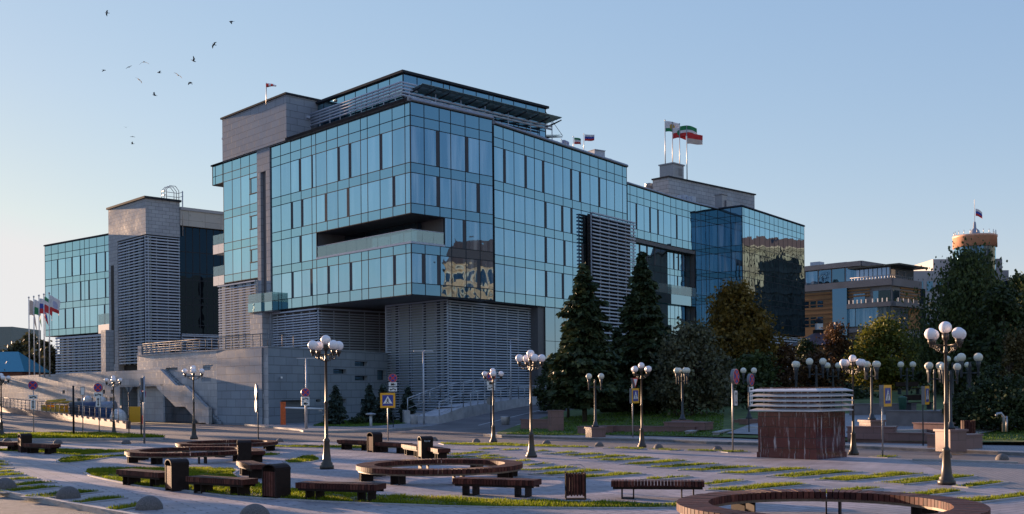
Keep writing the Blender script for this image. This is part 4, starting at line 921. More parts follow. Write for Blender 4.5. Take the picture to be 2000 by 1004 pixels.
# boom barrier and fittings at the garage
p = gp(553, 830); bar = thing('boom_barrier', p, 'orange barrier post with a closed white boom before the garage door', 'barrier')
mb = MB(); mb.box((p.x, p.y, .95), (.42, .42, 1.9), .3); mb.box((p.x, p.y, 1.95), (.46, .46, .1), .3); mb.build('barrier_post', mat('orange_paint', (.62, .10, .015), .5), bar)
pe_ = gp(632, 829); mb = MB(); mb.tube([(p.x+.2, p.y-.1, 1.5), (pe_.x, pe_.y, 1.35)], .075, 8); mb.build('boom', M_WHITE, bar)
mb = MB(); mb.tube([(pe_.x, pe_.y, 0), (pe_.x, pe_.y, 1.2)], .06, 6); mb.box((pe_.x-.25, pe_.y, 1.25), (.3, .12, .22)); mb.build('boom_rest', M_GALV, bar)
def bollard_light(px, py, label, h=.95):
    p = gp(px, py); t = thing('path_light', p, label, 'path light', 'small path lights'); mb = MB(); mb.tube([p, p+Vector((0,0,h))], .11, 10); mb.build('post', M_PLGREY, t)
    mb = MB(); mb.lathe([(.05, h), (.42, h+.02), (.42, h+.12), (.02, h+.2)], (p.x, p.y, 0), 12); mb.build('cap', M_GALV, t)
bollard_light(724.5, 834, 'short white path light with a flat cap on the small lawn by the wall')
for px, py, lab in ((809, 829, 'grey concrete litter urn on the pavement by the ramp stair'), (987, 834, 'pale metal stand on the kerb corner of the hill road')):
    p = gp(px, py); mb = MB(); mb.lathe([(.0, 0), (.30, 0), (.34, .5), (.38, .8), (.36, .84), (.28, .82), (.26, .5)], (0, 0, 0), 10); o = mb.build('street_urn' if px < 900 else 'metal_stand', M_CONC if px < 900 else M_GALV); o.location = p; tag(o, lab, 'urn' if px < 900 else 'stand')
# ramp and steps by the louvred box
def zt(p): return zr(p) + .02
rp_ = [gp(858, 828), dp(905, 810, 93.5), dp(960, 799, 100), dp(1013, 789, 106), dp(1076, 779.5, 116)]
mb = MB(); mt = [zat(858, 813, rp_[0].y), zat(905, 795, 93.5), zat(960, 786, 100), zat(1013, 778.5, 106), zat(1076, 774, 116)]
for i in range(4):
    a, b = rp_[i], rp_[i+1]; n = Vector((-(b-a).y, (b-a).x, 0)).normalized()*2.6
    q = [V3(a, -.3), V3(b, -.3), V3(b, mt[i+1]), V3(a, mt[i])]; r_ = [x + n for x in q]
    mb.add(q); mb.add([q[3], q[2], r_[2], r_[3]]); mb.add(r_[::-1])
    if i == 0: mb.add([q[0], q[3], r_[3], r_[0]])
ramp_ = thing('concrete_ramp', rp_[0], 'grey concrete access ramp rising along the louvred base beside the hill road', 'ramp'); mb.build('ramp_body', M_CONC, ramp_)
mb = MB(); sa = rp_[0] + Vector((-2.6, 1.6, 0))
for i in range(6): mb.obox(V3(sa, 0) + Vector((.0, .38*i, 0)), (2.2, .55, 0), (-.7, 2.6-.36*i, 0), (0, 0, .15*(i+1)))
mb.obox(V3(sa, 0) + Vector((-.55, -.1, 0)), (.5, .1, 0), (-.5, 2.6, 0), (0, 0, 1.15)); mb.build('step', M_CONC, ramp_)
rl = [V3(rp_[i], mt[i]) for i in range(5)]; railing('ramp_handrail', rl[:5], 1.2, 'white handrail along the outer edge of the concrete ramp', 1.9, .035, 2, mat('white_rail', (.42, .43, .45), .4, .2))
sb = sa + Vector((-.3, .3, 0)); railing('stair_handrail', [V3(sb, 1.1), V3(sb, 1.1) + Vector((2.6, 4.5, 1.1)), V3(sb, 1.1) + Vector((7.5, 12, 2.0))], 1.1, 'white handrail rising from the steps against the louvres', 1.9, .035, 2, MATS['white_rail'])

# ------------------------------------------------------------------ far left office block
FB = Bld('rear_office_block', (-60.6, 176, 0), 'farther glass office block on the left with a stone stair tower wrapped in louvres', 'building')
FR = FB.root; K = V2(-60.6, 176); WL, WR = V2(-88.8, 202), V2(-71.3, 188)
dw = (WL-WR).normalized(); nw = Vector((dw.y, -dw.x)); nw = nw if nw.y < 0 else -nw; LW = (WL-WR).length
def fz(py): return zat(88, py, 202)
rw = [(13.2, 14.4, 's'), (14.4, 17.25, 'w'), (17.25, 18.35, 's'), (18.35, 21.1, 'w'), (21.1, 22.2, 's'), (22.2, 25.6, 'w'), (25.6, 26.9, 's'), (26.9, 29.9, 's')]
rw = [(fz(657.5), fz(645), 's'), (fz(645), fz(607), 'w'), (fz(607), fz(594.5), 's'), (fz(594.5), fz(559.3), 'w'), (fz(559.3), fz(546.8), 's'), (fz(546.8), fz(511), 'w'), (fz(511), fz(499), 's'), (fz(499), fz(481.5), 's')]
mw_ = [213, 205, 189.6, 174.8, 165.4, 156.5, 142, 128, 114, 100.6, 87.5]
tw_ = [0] + [along(p, 540, WR, dw) for p in mw_[1:-1]] + [LW]
facade(FB, WR, dw, tw_, rw, nw, None, {(0,5):'f',(2,5):'n',(4,5):'f',(6,5):'n',(8,5):'n',(0,3):'f',(3,3):'n',(4,3):'f',(6,3):'f',(1,1):'n',(5,1):'f',(7,1):'n'}, mw=.11)
ZT = rw[-1][1]; ZB = rw[0][0]
mb = MB(); mb.prism([WR-nw*.3, WL-nw*.3-dw*.3, WL-nw*14, WR-nw*14+dw*11], ZB-.05, ZT-.1); mb.prism([WR-nw*1.2, WL-nw*1.2-dw*3, WL-nw*14-dw*3, WR-nw*14+dw*11], 2, ZB-.1); mb.build('wing_core', M_SOFF, FR)
mb = MB(); coping(mb, [WL, WR] if nw.dot(Vector(((WR-WL).y, -(WR-WL).x))) > 0 else [WR, WL], ZT, .3, .25, .3); mb.build('wing_coping', M_MULL, FR)
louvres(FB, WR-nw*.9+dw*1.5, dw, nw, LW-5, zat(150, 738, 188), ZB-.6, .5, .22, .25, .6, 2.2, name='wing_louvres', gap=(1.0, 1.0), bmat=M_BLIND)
mb = MB(); mb.obox(V3(WR+nw*.4+dw*1, 3), V3(dw*(LW-5), 0), V3(-nw*1, 0), (0, 0, zat(150, 742, 188)-3)); mb.build('wing_plinth', M_STONE, FR)
mb = MB(); c_ = dirp(208, 700, 178); mb.prism([c_+U*1.0-VV*.5, c_-VV*.5-U*.9, c_-U*.9+VV*.9, c_+U*1.0+VV*.9], 2, zat(207, 645, 178)); mb.build('wing_pillar', M_STONE, FR)
mb = MB(); gz0, gz1 = zat(190, 650, 179), zat(200, 612, 179); P_ = dirp(213, 630, 178.5)
mb.obox(V3(P_, gz0), V3(U*4.5, 0), V3(-NL*.04, 0), (0, 0, (gz1-gz0)*.45)); mb.build('wing_balcony_apron', M_PLGREY, FR)
mb = MB(); mb.obox(V3(P_, gz0+(gz1-gz0)*.47), V3(U*4.5, 0), V3(-NL*.04, 0), (0, 0, (gz1-gz0)*.53)); mb.build('wing_balcony_glass', G_BAL, FR)
# tower
KL = along(211.5, 420, K, U); KR = along(351, 400, K, VV); ZK = zat(283.6, 387, 176)
zl_ = zat(283.6, 457, 176); zs_ = zat(230, 712, K.y+U.y*KL)
sw = along(230, 520, K, U)
mb = MB(); mb.prism([K, K+U*KL, K+U*KL+VV*KR, K+VV*KR], zl_, ZK); mb.obox(V3(K+U*(sw+.05), 2), V3(U*(KL-sw-.05), 0), V3(VV*KR, 0), (0, 0, zl_-2.0)); mb.build('tower_cladding', M_STONE, FR)
mb = MB(); mb.prism([K-U*.3-VV*.3, K+U*(KL+.2)-VV*.3, K+U*(KL+.2)+VV*KR, K-U*.3+VV*(KR+.2)], ZK+.003, ZK+.35); mb.build('tower_coping', M_MULL, FR)
mb = MB(); mb.prism([K+U*1+VV*1, K+U*sw+VV*1, K+U*sw+VV*KR, K+U*1+VV*KR], 2, zl_-.02); mb.build('tower_core', M_DARKIN, FR)
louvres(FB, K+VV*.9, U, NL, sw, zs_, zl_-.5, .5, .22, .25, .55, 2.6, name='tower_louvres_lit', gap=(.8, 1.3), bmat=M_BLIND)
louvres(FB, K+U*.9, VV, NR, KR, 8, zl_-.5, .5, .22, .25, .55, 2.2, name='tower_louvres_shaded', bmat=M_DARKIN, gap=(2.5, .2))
mb = MB(); mb.obox(V3(K+U*(KL-2.2)-VV*.03, 8), V3(U*1.2, 0), V3(VV*.05, 0), (0, 0, zl_-12)); mb.build('tower_slot', M_DARKIN, FR)
mb = MB(); c_ = K + VV*(KR-1.2) + U*1; Zk = ZK+.35
for i in range(5):
    a = V3(c_ + U*(-.9+.45*i), Zk)
for dx in (-1, 0, 1):
    o_ = c_ + U*(.9*dx); mb.tube([V3(o_-VV*1.1, Zk), V3(o_-VV*1.1, Zk+1.6), V3(o_-VV*.5, Zk+2.3), V3(o_+VV*.5, Zk+2.3), V3(o_+VV*1.1, Zk+1.6), V3(o_+VV*1.1, Zk)], .06, 5)
for z in (.8, 1.5): mb.tube([V3(c_-U*.9-VV*1.1, Zk+z), V3(c_+U*.9-VV*1.1, Zk+z), V3(c_+U*.9+VV*1.9, Zk+z), V3(c_-U*.9+VV*1.9, Zk+z)], .05, 5)
mb.tube([V3(c_+VV*1.6-U*1.2, Zk-6), V3(c_+VV*1.6-U*1.2, Zk+1.6)], .07, 5); mb.tube([V3(c_+VV*1.9-U*.7, Zk-6), V3(c_+VV*1.9-U*.7, Zk+1.6)], .07, 5)
mb.build('roof_ladder', M_GALV, FR)
# courtyard range between the tower and the near building
KD = K + VV*KR + U*.6; Lc = along(470, 430, KD, VV)-.1; zp0, zp1 = zat(354, 441, KD.y), zat(354, 411, KD.y)
M_PANEL = tiles('parapet_panels', (.30,.29,.275), (.25,.245,.24), (.10,.10,.10), 3.0, 1.9, .03, .3, 0, .1, spec=.8)
cr = Bld.__new__(Bld); cr.root = FR; cr.n = 999; cr.maxwin = 0; cr.rest = MB(); cr.mull = MB(); cr.span = MB()
mb = MB(); mb.obox(V3(KD-U*.8, zp0), V3(VV*Lc, 0), V3(U*5, 0), (0, 0, zp1-zp0)); mb.build('courtyard_parapet', M_PANEL, FR)
mb = MB(); mb.obox(V3(KD-U*1, zp1+.003), V3(VV*Lc, 0), V3(U*5, 0), (0, 0, .5)); mb.build('courtyard_coping', M_COPE, FR)
ts_c = [Lc*i/9 for i in range(10)]
facade(cr, KD, VV, ts_c, [(13, 14.5, 's'), (14.5, 18, 's'), (18, 19.2, 's'), (19.2, 22.2, 's'), (22.2, 23.4, 's'), (23.4, 27, 's'), (27, zp0, 's')], NR, mw=.16)
cr.span.build('courtyard_glazing', glass('court_glass', (.06, .10, .125), (.006, .008, .011), .2, .6, wave=.3), FR); cr.mull.build('courtyard_mullions', M_MULL, FR)
mb = MB(); mb.obox(V3(KD+U*.3, 0), V3(VV*Lc, 0), V3(U*6, 0), (0, 0, zp0)); mb.build('courtyard_core', M_DARKIN, FR)
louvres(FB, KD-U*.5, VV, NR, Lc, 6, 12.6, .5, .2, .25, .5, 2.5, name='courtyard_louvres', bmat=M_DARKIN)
FB.finish()
print('TOWER', KL, KR, sw, zl_, ZK, zs_)
# ------------------------------------------------------------------ trees
def leaf_mesh(name, cen, size, mat_, parent, aspect=1.0, dirs=None, flat=0.0):
    n = len(cen); cen = np.asarray(cen, float)
    a = RNG.normal(size=(n, 3)) if dirs is None else np.asarray(dirs, float) + RNG.normal(scale=.35, size=(n, 3))
    a /= np.linalg.norm(a, axis=1, keepdims=True)
    b = RNG.normal(size=(n, 3)); b[:, 2] *= (1-flat); b -= a*(a*b).sum(1, keepdims=True); b /= np.linalg.norm(b, axis=1, keepdims=True) + 1e-9
    s = size*RNG.uniform(.6, 1.35, size=(n, 1)); c = np.cross(a, b)
    la, lb = a*s*aspect, b*s*.5
    V = np.stack([cen - la*.5, cen + lb + c*s*.12, cen + la*.5, cen - lb + c*s*.12], 1).reshape(-1, 3)
    base = np.array(parent.location); V = V - base
    me = bpy.data.meshes.new(name); me.vertices.add(4*n); me.vertices.foreach_set('co', V.ravel())
    me.loops.add(4*n); me.loops.foreach_set('vertex_index', np.arange(4*n, dtype=np.int32))
    me.polygons.add(n); me.polygons.foreach_set('loop_start', np.arange(0, 4*n, 4, dtype=np.int32)); me.polygons.foreach_set('loop_total', np.full(n, 4, dtype=np.int32))
    me.materials.append(mat_); me.update(calc_edges=True); me.validate()
    o = bpy.data.objects.new(name, me); COL.objects.link(o); o.parent = parent; return o
def deciduous(base, top_z, width, crown_z0, mat_, label, n=9000, leaf=.22, clumps=60, weep=0.0, name='broadleaf_tree', group=None, cat='tree', skew=0, stems=1, conic=.55):
    x, y, z = base; t = thing(name, base, label, cat, group); H = top_z - crown_z0; R = width/2
    tr = MB(); tips = []
    for s_ in range(stems):
        sx, sy = (random.gauss(0, .25), random.gauss(0, .25)) if stems > 1 else (0, 0)
        r0 = max(.05, .020*(top_z-z))*(1 if stems == 1 else .6)
        pts = [Vector((x+sx*k*2 + skew*R*k*.5, y+sy*k*2, z-.2 + (crown_z0 + H*.75 - z+.2)*k)) for k in (0, .12, .35, .65, 1)]
        for p in pts[2:]: p.x += random.gauss(0, .12)*R*.3; p.y += random.gauss(0, .12)*R*.3
        tr.tube(pts, [r0*1.35, r0, r0*.8, r0*.5, r0*.15], 8); tips.append(pts)
    cl = []
    for i in range(clumps):
        h = random.random()**.85; env = math.sin(PI*min(1, max(.03, (h*.93+.07)**conic)))**.75 if h < .999 else .1
        env *= 1 + .22*math.sin(h*13 + i*.3)*random.random()
        a = random.uniform(0, 2*PI); rr = R*env*math.sqrt(random.uniform(.12, 1.0))*random.uniform(.85, 1.05)
        c = np.array([x + skew*R*h*.5 + rr*math.cos(a), y + rr*math.sin(a), crown_z0 + H*(.04+.9*h)]); cl.append(c)
        if i % 2 == 0:
            pp = random.choice(tips); k = random.choice((1, 2, 3)); st = pp[k]
            mid = st.lerp(Vector(c), .55) + Vector((0, 0, .08*H)); tr.tube([st, mid, Vector(c)], [r0*.4, r0*.25, .02], 5)
    tr.build('trunk', M_BARK, t)
    per = n//clumps; C = []
    for c in cl:
        sg = R*random.uniform(.10, .24); m = int(per*random.uniform(.6, 1.4)); g = RNG.normal(scale=(sg, sg, sg*.75), size=(m, 3)) + c
        if weep: g[:, 2] -= np.abs(RNG.exponential(weep, size=m))
        C.append(g)
    C = np.concatenate(C); C = C[C[:, 2] > z + .1]
    leaf_mesh('crown', C, leaf, mat_, t, 1.5, np.tile([0, 0, -1.0], (len(C), 1)) if weep else None); return t
def spruce(base, top_z, width, mat_, label, n_lv=36, ex=.85, leaf=.34, name='spruce_tree', skirt=.06, dens=1.0, group=None):
    x, y, z = base; H = top_z - z; t = thing(name, base, label, 'tree', group); tr = MB()
    tr.tube([(x, y, z-.3), (x, y, z+H*.5), (x+.05, y, top_z-.1)], [.017*H, .010*H, .01], 8)
    C, D = [], []
    for i in range(n_lv):
        f = i/(n_lv-1); zz = z + H*(skirt + (1-skirt-.015)*f); R = width/2*((1-f)**ex)*random.uniform(.74, 1.14)*(min(1, .62+f*3.0))+.08
        nb = max(4, int(10*(1-f)+4))
        for b in range(nb):
            a = 2*PI*b/nb + i*2.4 + random.gauss(0, .2); Rb = R*random.uniform(.5, 1.22)
            p0 = np.array([x, y, zz + random.gauss(0, .1)]); dr = np.array([math.cos(a), math.sin(a), 0])
            tip = p0 + dr*Rb + np.array([0, 0, -.16*Rb + .05])
            if b % 2 == 0: tr.tube([p0, (p0+tip)/2 + np.array([0, 0, -.07*Rb]), tip], [.03, .018, .006], 4)
            m = int((8 + 17*Rb)*dens)
            ss = RNG.uniform(.12, 1, m)**.8; sp = .10 + .20*Rb*(1-ss*.75)
            side = np.array([-dr[1], dr[0], 0]); off = RNG.normal(size=m)*sp
            P = p0 + np.outer(ss*Rb, dr) + np.outer(off, side); P[:, 2] += -.20*ss**1.5*Rb + .06*ss**4*Rb - np.abs(RNG.normal(scale=.10, size=m))
            C.append(P); D.append(np.outer(np.ones(m), dr*.8) + np.outer(np.sign(off)*.7, side) + np.array([0, 0, -.45]))
    C, D = np.concatenate(C), np.concatenate(D); tr.build('trunk', M_BARK, t)
    leaf_mesh('crown', C, leaf, mat_, t, 1.7, D, .3); return t
L_SPR = leafmat('spruce_needles', (0.025, 0.045, 0.020), (0.054, 0.074, 0.032), (0.094, 0.088, 0.039), .08)
L_BLUE = leafmat('blue_spruce_needles', (0.027, 0.044, 0.037), (0.051, 0.075, 0.065), (0.085, 0.105, 0.085), .08)
L_OLIV = leafmat('olive_leaves', (0.060, 0.065, 0.034), (0.128, 0.128, 0.076), (0.204, 0.196, 0.128), .2)
L_MAPL = leafmat('autumn_maple_leaves', (0.099, 0.074, 0.017), (0.210, 0.135, 0.025), (0.320, 0.186, 0.029), .3)
L_LIME = leafmat('yellow_green_leaves', (0.074, 0.088, 0.017), (0.161, 0.161, 0.025), (0.271, 0.235, 0.035), .3)
L_BIRC = leafmat('birch_leaves', (0.035, 0.054, 0.020), (0.078, 0.103, 0.032), (0.161, 0.161, 0.049), .25)
L_RED = leafmat('russet_leaves', (0.074, 0.039, 0.020), (0.135, 0.070, 0.029), (0.173, 0.110, 0.036), .2)
L_DARK = leafmat('dark_shrub_leaves', (0.020, 0.035, 0.014), (0.045, 0.064, 0.022), (0.074, 0.084, 0.029), .12)
L_THUJ = leafmat('thuja_leaves', (0.054, 0.049, 0.020), (0.099, 0.078, 0.029), (0.135, 0.099, 0.035), .1)
L_FAR = leafmat('distant_leaves', (.040, .045, .022), (.07, .07, .035), (.10, .085, .04), .2)
def at(px, py, Y): p = dp(px, py, Y); return p.x, p.z
def gnd(px, Y, py=820): p = dp(px, py, Y); return Vector((p.x, Y, max(0, zl(p.x, Y))))
def dec(px, ptop, Y, wpx, pbot, mat_, label, **k):
    b = gnd(px, Y); return deciduous(b, zat(px, ptop, Y), wpx/F*Y, zat(px, pbot, Y), mat_, label, **k)
def spr(px, ptop, Y, wpx, mat_, label, z=None, **k):
    b = gnd(px, Y)
    if z is not None: b.z = z
    return spruce(b, zat(px, ptop, Y), wpx/F*Y, mat_, label, **k)
spr(1142, 517, 78, 152, L_SPR, 'tall dark spruce nearest the hill road, in front of the louvred base', n_lv=46, leaf=.28, dens=2.2, ex=.60, skirt=.13)
spr(1256, 491, 85, 150, L_SPR, 'tallest spruce with a thin pointed tip, before the rear glass section', n_lv=50, leaf=.28, dens=2.2, ex=.68)
spr(1206, 640, 90, 90, L_SPR, 'lower dark spruce squeezed between the two tall spruces', n_lv=28, dens=1.1)
spr(1110, 640, 84, 90, L_SPR, 'short dark spruce at the left foot of the first tall spruce', n_lv=26, dens=1.1, skirt=.2)
spr(1305, 640, 92, 90, L_SPR, 'small dark spruce behind the pale olive tree', n_lv=26)
dec(1352, 640, 80, 150, 800, L_OLIV, 'round pale olive tree with silvery leaves right of the spruces', n=12000, leaf=.20, clumps=80, conic=.75)
dec(1440, 557, 104, 150, 745, L_MAPL, 'large autumn maple with brownish yellow leaves before the glass end block', n=15000, leaf=.26, clumps=95, conic=.72)
dec(1400, 700, 92, 80, 800, L_OLIV, 'dull green small tree under the autumn maple', n=5000, leaf=.2, clumps=40)
dec(1478, 690, 96, 120, 815, L_BIRC, 'dark green tree filling the space under the maple on the right', n=7000, leaf=.24, clumps=50)
dec(1420, 715, 97, 110, 815, L_DARK, 'dark shrubby tree below the maple trunk', n=5000, leaf=.24, clumps=40)
dec(1530, 668, 112, 90, 800, L_RED, 'russet tree with dark red leaves right of the maple', n=6000, leaf=.24, clumps=45)
dec(1575, 655, 118, 70, 800, L_DARK, 'dark narrow tree below the red roofed pavilion', n=5000, leaf=.24, clumps=40)
dec(1632, 625, 116, 80, 770, L_RED, 'thin brownish tree with sparse leaves beside the yellow-green tree', n=4200, leaf=.22, clumps=40)
dec(1600, 690, 108, 110, 815, L_RED, 'low russet tree behind the louvred kiosk', n=6000, leaf=.24, clumps=45)
dec(1668, 650, 121, 80, 800, L_BIRC, 'dark green tree just left of the yellow-green tree', n=5000, leaf=.24, clumps=40)
dec(1727, 624, 110, 136, 765, L_LIME, 'round yellow-green tree in front of the ochre brick building', n=14000, leaf=.22, clumps=90, conic=.8)
dec(1782, 660, 116, 80, 790, L_LIME, 'small olive-brown tree right of the yellow-green tree', n=5000, leaf=.22, clumps=40)
dec(1895, 478, 92, 185, 790, L_BIRC, 'big drooping birch at right that hides the copper drum building', n=26000, leaf=.20, clumps=170, weep=.75, conic=1.15, name='birch_tree')
dec(1990, 520, 104, 110, 790, L_BIRC, 'second drooping birch cut by the right edge of the view', n=14000, leaf=.22, clumps=100, weep=.8, conic=1.1, name='birch_tree')
dec(1960, 560, 86, 130, 790, L_DARK, 'dark tree filling the space under the big birch', n=9000, leaf=.24, clumps=60)
dec(1835, 640, 98, 110, 800, L_DARK, 'dark low tree behind the park lamps at right', n=7000, leaf=.24, clumps=50)
for px, w_, lab in ((1973, 26, 'brown-green thuja column, the left one of the pair at the right edge'), (1998, 30, 'brown-green thuja column cut by the right edge')):
    b = gnd(px, 64); deciduous(b, zat(px, 640, 64), w_/F*64*1.4, b.z+.1, L_THUJ, lab, n=5000, leaf=.13, clumps=70, name='thuja', conic=.5)
for i, (px, pt_, Y, w_, lab) in enumerate(((1925, 752, 57, 110, 'dark rounded bush on the right lawn, nearest the red litter bin'), (1975, 742, 56, 120, 'dark rounded bush at the right edge of the lawn'), (1880, 770, 60, 60, 'low dark bush behind the red litter bin'), (1950, 720, 66, 120, 'tall dark bush behind the lawn bushes'))):
    dec(px, pt_, Y, w_, 838, L_DARK, lab, n=6500, leaf=.13, clumps=60, name='bush', cat='bush', stems=4, conic=.8)
for i, (px, pt_, Y, w_, lab) in enumerate(((1075, 700, 96, 60, 'dark bush by the louvred base at the top of the hill road'), (1560, 770, 90, 120, 'dark hedge-like bush behind the left of the kiosk'), (1660, 760, 96, 130, 'dark bush behind the right of the kiosk'), (1500, 772, 84, 90, 'dark bush behind the no-stopping signs'))):
    dec(px, pt_, Y, w_, 812, L_DARK, lab, n=4500, leaf=.2, clumps=45, name='bush', cat='bush', stems=3, conic=.8)
# small blue spruces by the terrace wall
for px, pt_, Y, w_, lab in ((655, 755, 91, 48, 'small blue spruce on the corner lawn, left one by the shaded wall'), (722, 752, 95, 50, 'blue spruce in the dense pair on the corner lawn'), (748, 750, 93, 46, 'taller blue spruce of the pair with a brown tip'), (797, 755, 95, 40, 'small blue spruce in front of the louvred base')):
    spr(px, pt_, Y, w_, L_BLUE, lab, z=.02, n_lv=20, leaf=.2, skirt=.03)
for px, pt_, Y, w_, lab in ((700, 818, 91, 40, 'low dark juniper beside the small path light'),):
    dec(px, pt_, Y, w_, 829, L_DARK, lab, n=2500, leaf=.12, clumps=30, name='juniper', cat='bush', stems=4)
# background on the far left
hillm = MB()
for i in range(24):
    x0, x1 = -420+i*16, -404+i*16; z0, z1 = 9+3*math.sin(i*.5), 9+3*math.sin((i+1)*.5)
    hillm.add([(x0, 300, -1), (x1, 300, -1), (x1, 380, z1), (x0, 380, z0)], 0, True); hillm.add([(x0, 380, z0), (x1, 380, z1), (x1, 600, z1+4), (x0, 600, z0+4)], 0, True)
tag(hillm.build('hills', M_EARTH), kind='structure')
for i, (px, pt_, Y, w_, lab) in enumerate(((55, 650, 250, 50, 'open crowned tree against the sky behind the flagpoles'), (35, 668, 240, 60, 'broad hazy green tree left of the flagpoles'), (85, 668, 235, 45, 'rounded tree behind the middle flagpoles'), (12, 680, 260, 50, 'green tree under the distant pale building'), (65, 690, 215, 60, 'low brownish tree by the blue roofed house'), (100, 680, 220, 50, 'green tree between the flagpoles and the glass block'), (-20, 672, 250, 60, 'green tree at the left edge of the view'))):
    p = dp(px, 735, Y); deciduous(Vector((p.x, Y, .0)), zat(px, pt_, Y), w_/F*Y, zat(px, pt_, Y)*.3, L_FAR, lab, n=3500, leaf=.6, clumps=40, conic=.8)
def simple_house(name, px0, px1, ptop, Y, depth, wall, roof, label, roofh, pend):
    a, b = dp(px0, 735, Y), dp(px1, 735, Y); zt_ = zat(px1, pend, Y); t = thing(name, (a.x, Y, 0), label, 'house'); mb = MB(); mb.prism([(a.x, Y), (b.x, Y), (b.x, Y+depth), (a.x, Y+depth)], -1, zt_); mb.build('wall', wall, t)
    for k in range(3):
        m2 = MB(); x = a.x + (b.x-a.x)*(.2+.3*k); m2.obox((x, Y-.04, zt_*.35), (1.1, 0, 0), (0, .03, 0), (0, 0, 1.4)); m2.build('window', G_DARK, t)
    if roofh:
        mb = MB(); e = .6; zr_ = zt_+roofh; A = [(a.x-e, Y-e, zt_), (b.x+e, Y-e, zt_), (b.x+e, Y+depth+e, zt_), (a.x-e, Y+depth+e, zt_)]; r0, r1 = (a.x-e, Y+depth/2, zr_), (b.x-depth*.3, Y+depth/2, zr_)
        mb.add([A[0], A[1], r1, r0]); mb.add([A[1], A[2], r1]); mb.add([A[2], A[3], r0, r1]); mb.add([A[3], A[0], r0]); mb.build('roof', roof, t)
    return t
simple_house('blue_roof_house', -40, 44, 695, 170, 9, mat('red_brick', (.17, .07, .05), .8, 0, .2, 3), mat('blue_roof_metal', (.04, .22, .30), .35, .3, .1), 'low brick house with a turquoise metal roof at far left', 3.4, 726)
simple_house('distant_block', -40, 25, 638, 330, 20, mat('pale_green_render', (.20, .22, .20), .8), None, 'distant flat roofed pale green building at the left edge', 0, 638)

# ------------------------------------------------------------------ ochre brick office building on the right
BC = V2(70.0, 195.0); OB = Bld('brick_office_building', (BC.x, BC.y, 0), 'ochre brick and glass building with grey bands and a set-back glazed top storey', 'building'); OR = OB.root
M_OCH = tiles('ochre_brick', (.30, .155, .06), (.26, .13, .05), (.16, .09, .05), .6, .12, .01, .75, .5, .2, .3, .2)
M_GBAND = mat('grey_band_panel', (.15, .15, .165), .5, 0, .12, .5); M_GCLAD = tiles('grey_facade_panels', (.21,.20,.205), (.18,.175,.18), (.08,.08,.08), 1.4, .9, .02, .6, .5, .1)
G_WHT = glass('white_panel_glass', (.62, .68, .74), (.28, .31, .34), .30, .8)
zb_ = lambda py: zat(1744, py, 195)
LF, RFc = 30.0, 11.0
mb = MB(); mb.prism([BC, BC+U*LF, BC+U*LF+VV*30, BC+VV*RFc+U*0, ], -1, zb_(545)); mb.build('wall', M_GCLAD, OR)
def pat(P, d, n, a, b, z0, z1, m, nm, off=.06, th=.12, top=None):
    mb = MB(); mb.obox(V3(P+d*a+n*(off-th), z0), V3(d*(b-a), 0), V3(n*th, 0), (0, 0, z1-z0)); return mb.build(nm, m, OR)
xl = lambda px: along(px, 580, BC, U); xr_ = lambda px: along(px, 580, BC, VV)
pat(BC, U, NL, xl(1627), LF, -1, zb_(560), M_OCH, 'brick_wall', .10)
pat(BC, U, NL, -.3, LF, zb_(556.5), zb_(543), M_GBAND, 'roof_band', .5, .6); pat(BC, VV, NR, -.3, RFc, zb_(558), zb_(543), M_GBAND, 'roof_band', .497, .6)
pat(BC, U, NL, xl(1658), xl(1630), -1, zb_(556), G_DARK, 'glazed_stair', .8, .8)
pat(BC, U, NL, -.2, xl(1658), zb_(598), zb_(589), M_GBAND, 'balcony_band', .9, 1.0); pat(BC, VV, NR, -.2, RFc, zb_(598), zb_(589), M_GBAND, 'balcony_band', .897, 1.0)
pat(BC, U, NL, .2, xl(1672), zb_(634), zb_(598.5), G_VIS, 'window', .2); pat(BC, U, NL, xl(1672)+.1, xl(1657), zb_(634), zb_(598.5), G_VIS, 'window', .25)
pat(BC, U, NL, .2, xl(1706), zb_(588), zb_(566), G_TEAL, 'window', .15); pat(BC, U, NL, xl(1690), xl(1668), zb_(588), zb_(566), G_DARK, 'window', .15)
for z in (563, 569, 575): pat(BC, U, NL, xl(1700), xl(1658), zb_(z), zb_(z-3), M_OCH, 'brick_strip', .22, .3)
for z in (562, 568, 574, 580): pat(BC, VV, NR, xr_(1758), RFc, zb_(z), zb_(z-3), M_OCH, 'brick_strip', .2, .3)
pat(BC, VV, NR, .4, xr_(1772), zb_(640), zb_(600), G_WHT, 'white_glazing', .15); pat(BC, VV, NR, xr_(1772)+.3, RFc, zb_(640), zb_(600), M_OCH, 'brick_wall', .12)
pat(BC, VV, NR, .3, xr_(1755), zb_(587), zb_(566), G_VIS, 'window', .15)
pat(BC, U, NL, .1, xl(1660), zb_(646), zb_(638), M_GBAND, 'balcony_band', .6, .7)
for k in range(3):
    a = xl(1608-14*k)
    for z0, z1 in ((590, 577), (630, 610)): pat(BC, U, NL, a, a+1.2, zb_(z0), zb_(z1), G_TEAL if k < 2 else G_DARK, 'window', .13)
for k in range(7):
    z = 566 + k*10; pat(BC, U, NL, xl(1624), LF, zb_(z), zb_(z-2), mat('dark_brick_course', (.12, .06, .03), .8), 'brick_course', .16, .12)
M_LITE = bpy.data.materials.new('lit_lamp'); M_LITE.use_nodes = True; _b = M_LITE.node_tree.nodes['Principled BSDF']; _b.inputs['Emission Color'].default_value = (1, .6, .3, 1); _b.inputs['Emission Strength'].default_value = .09
for k, px in enumerate((1663, 1671, 1679, 1687, 1696, 1709, 1719, 1728, 1737)):
    a = xl(px); mb = MB(); p = BC+U*a+NL*.75; mb.obox(V3(p, zb_(588.8)), V3(U*.16, 0), V3(NL*.1, 0), (0, 0, .7)); mb.build('balcony_lamp', M_LITE, OR)
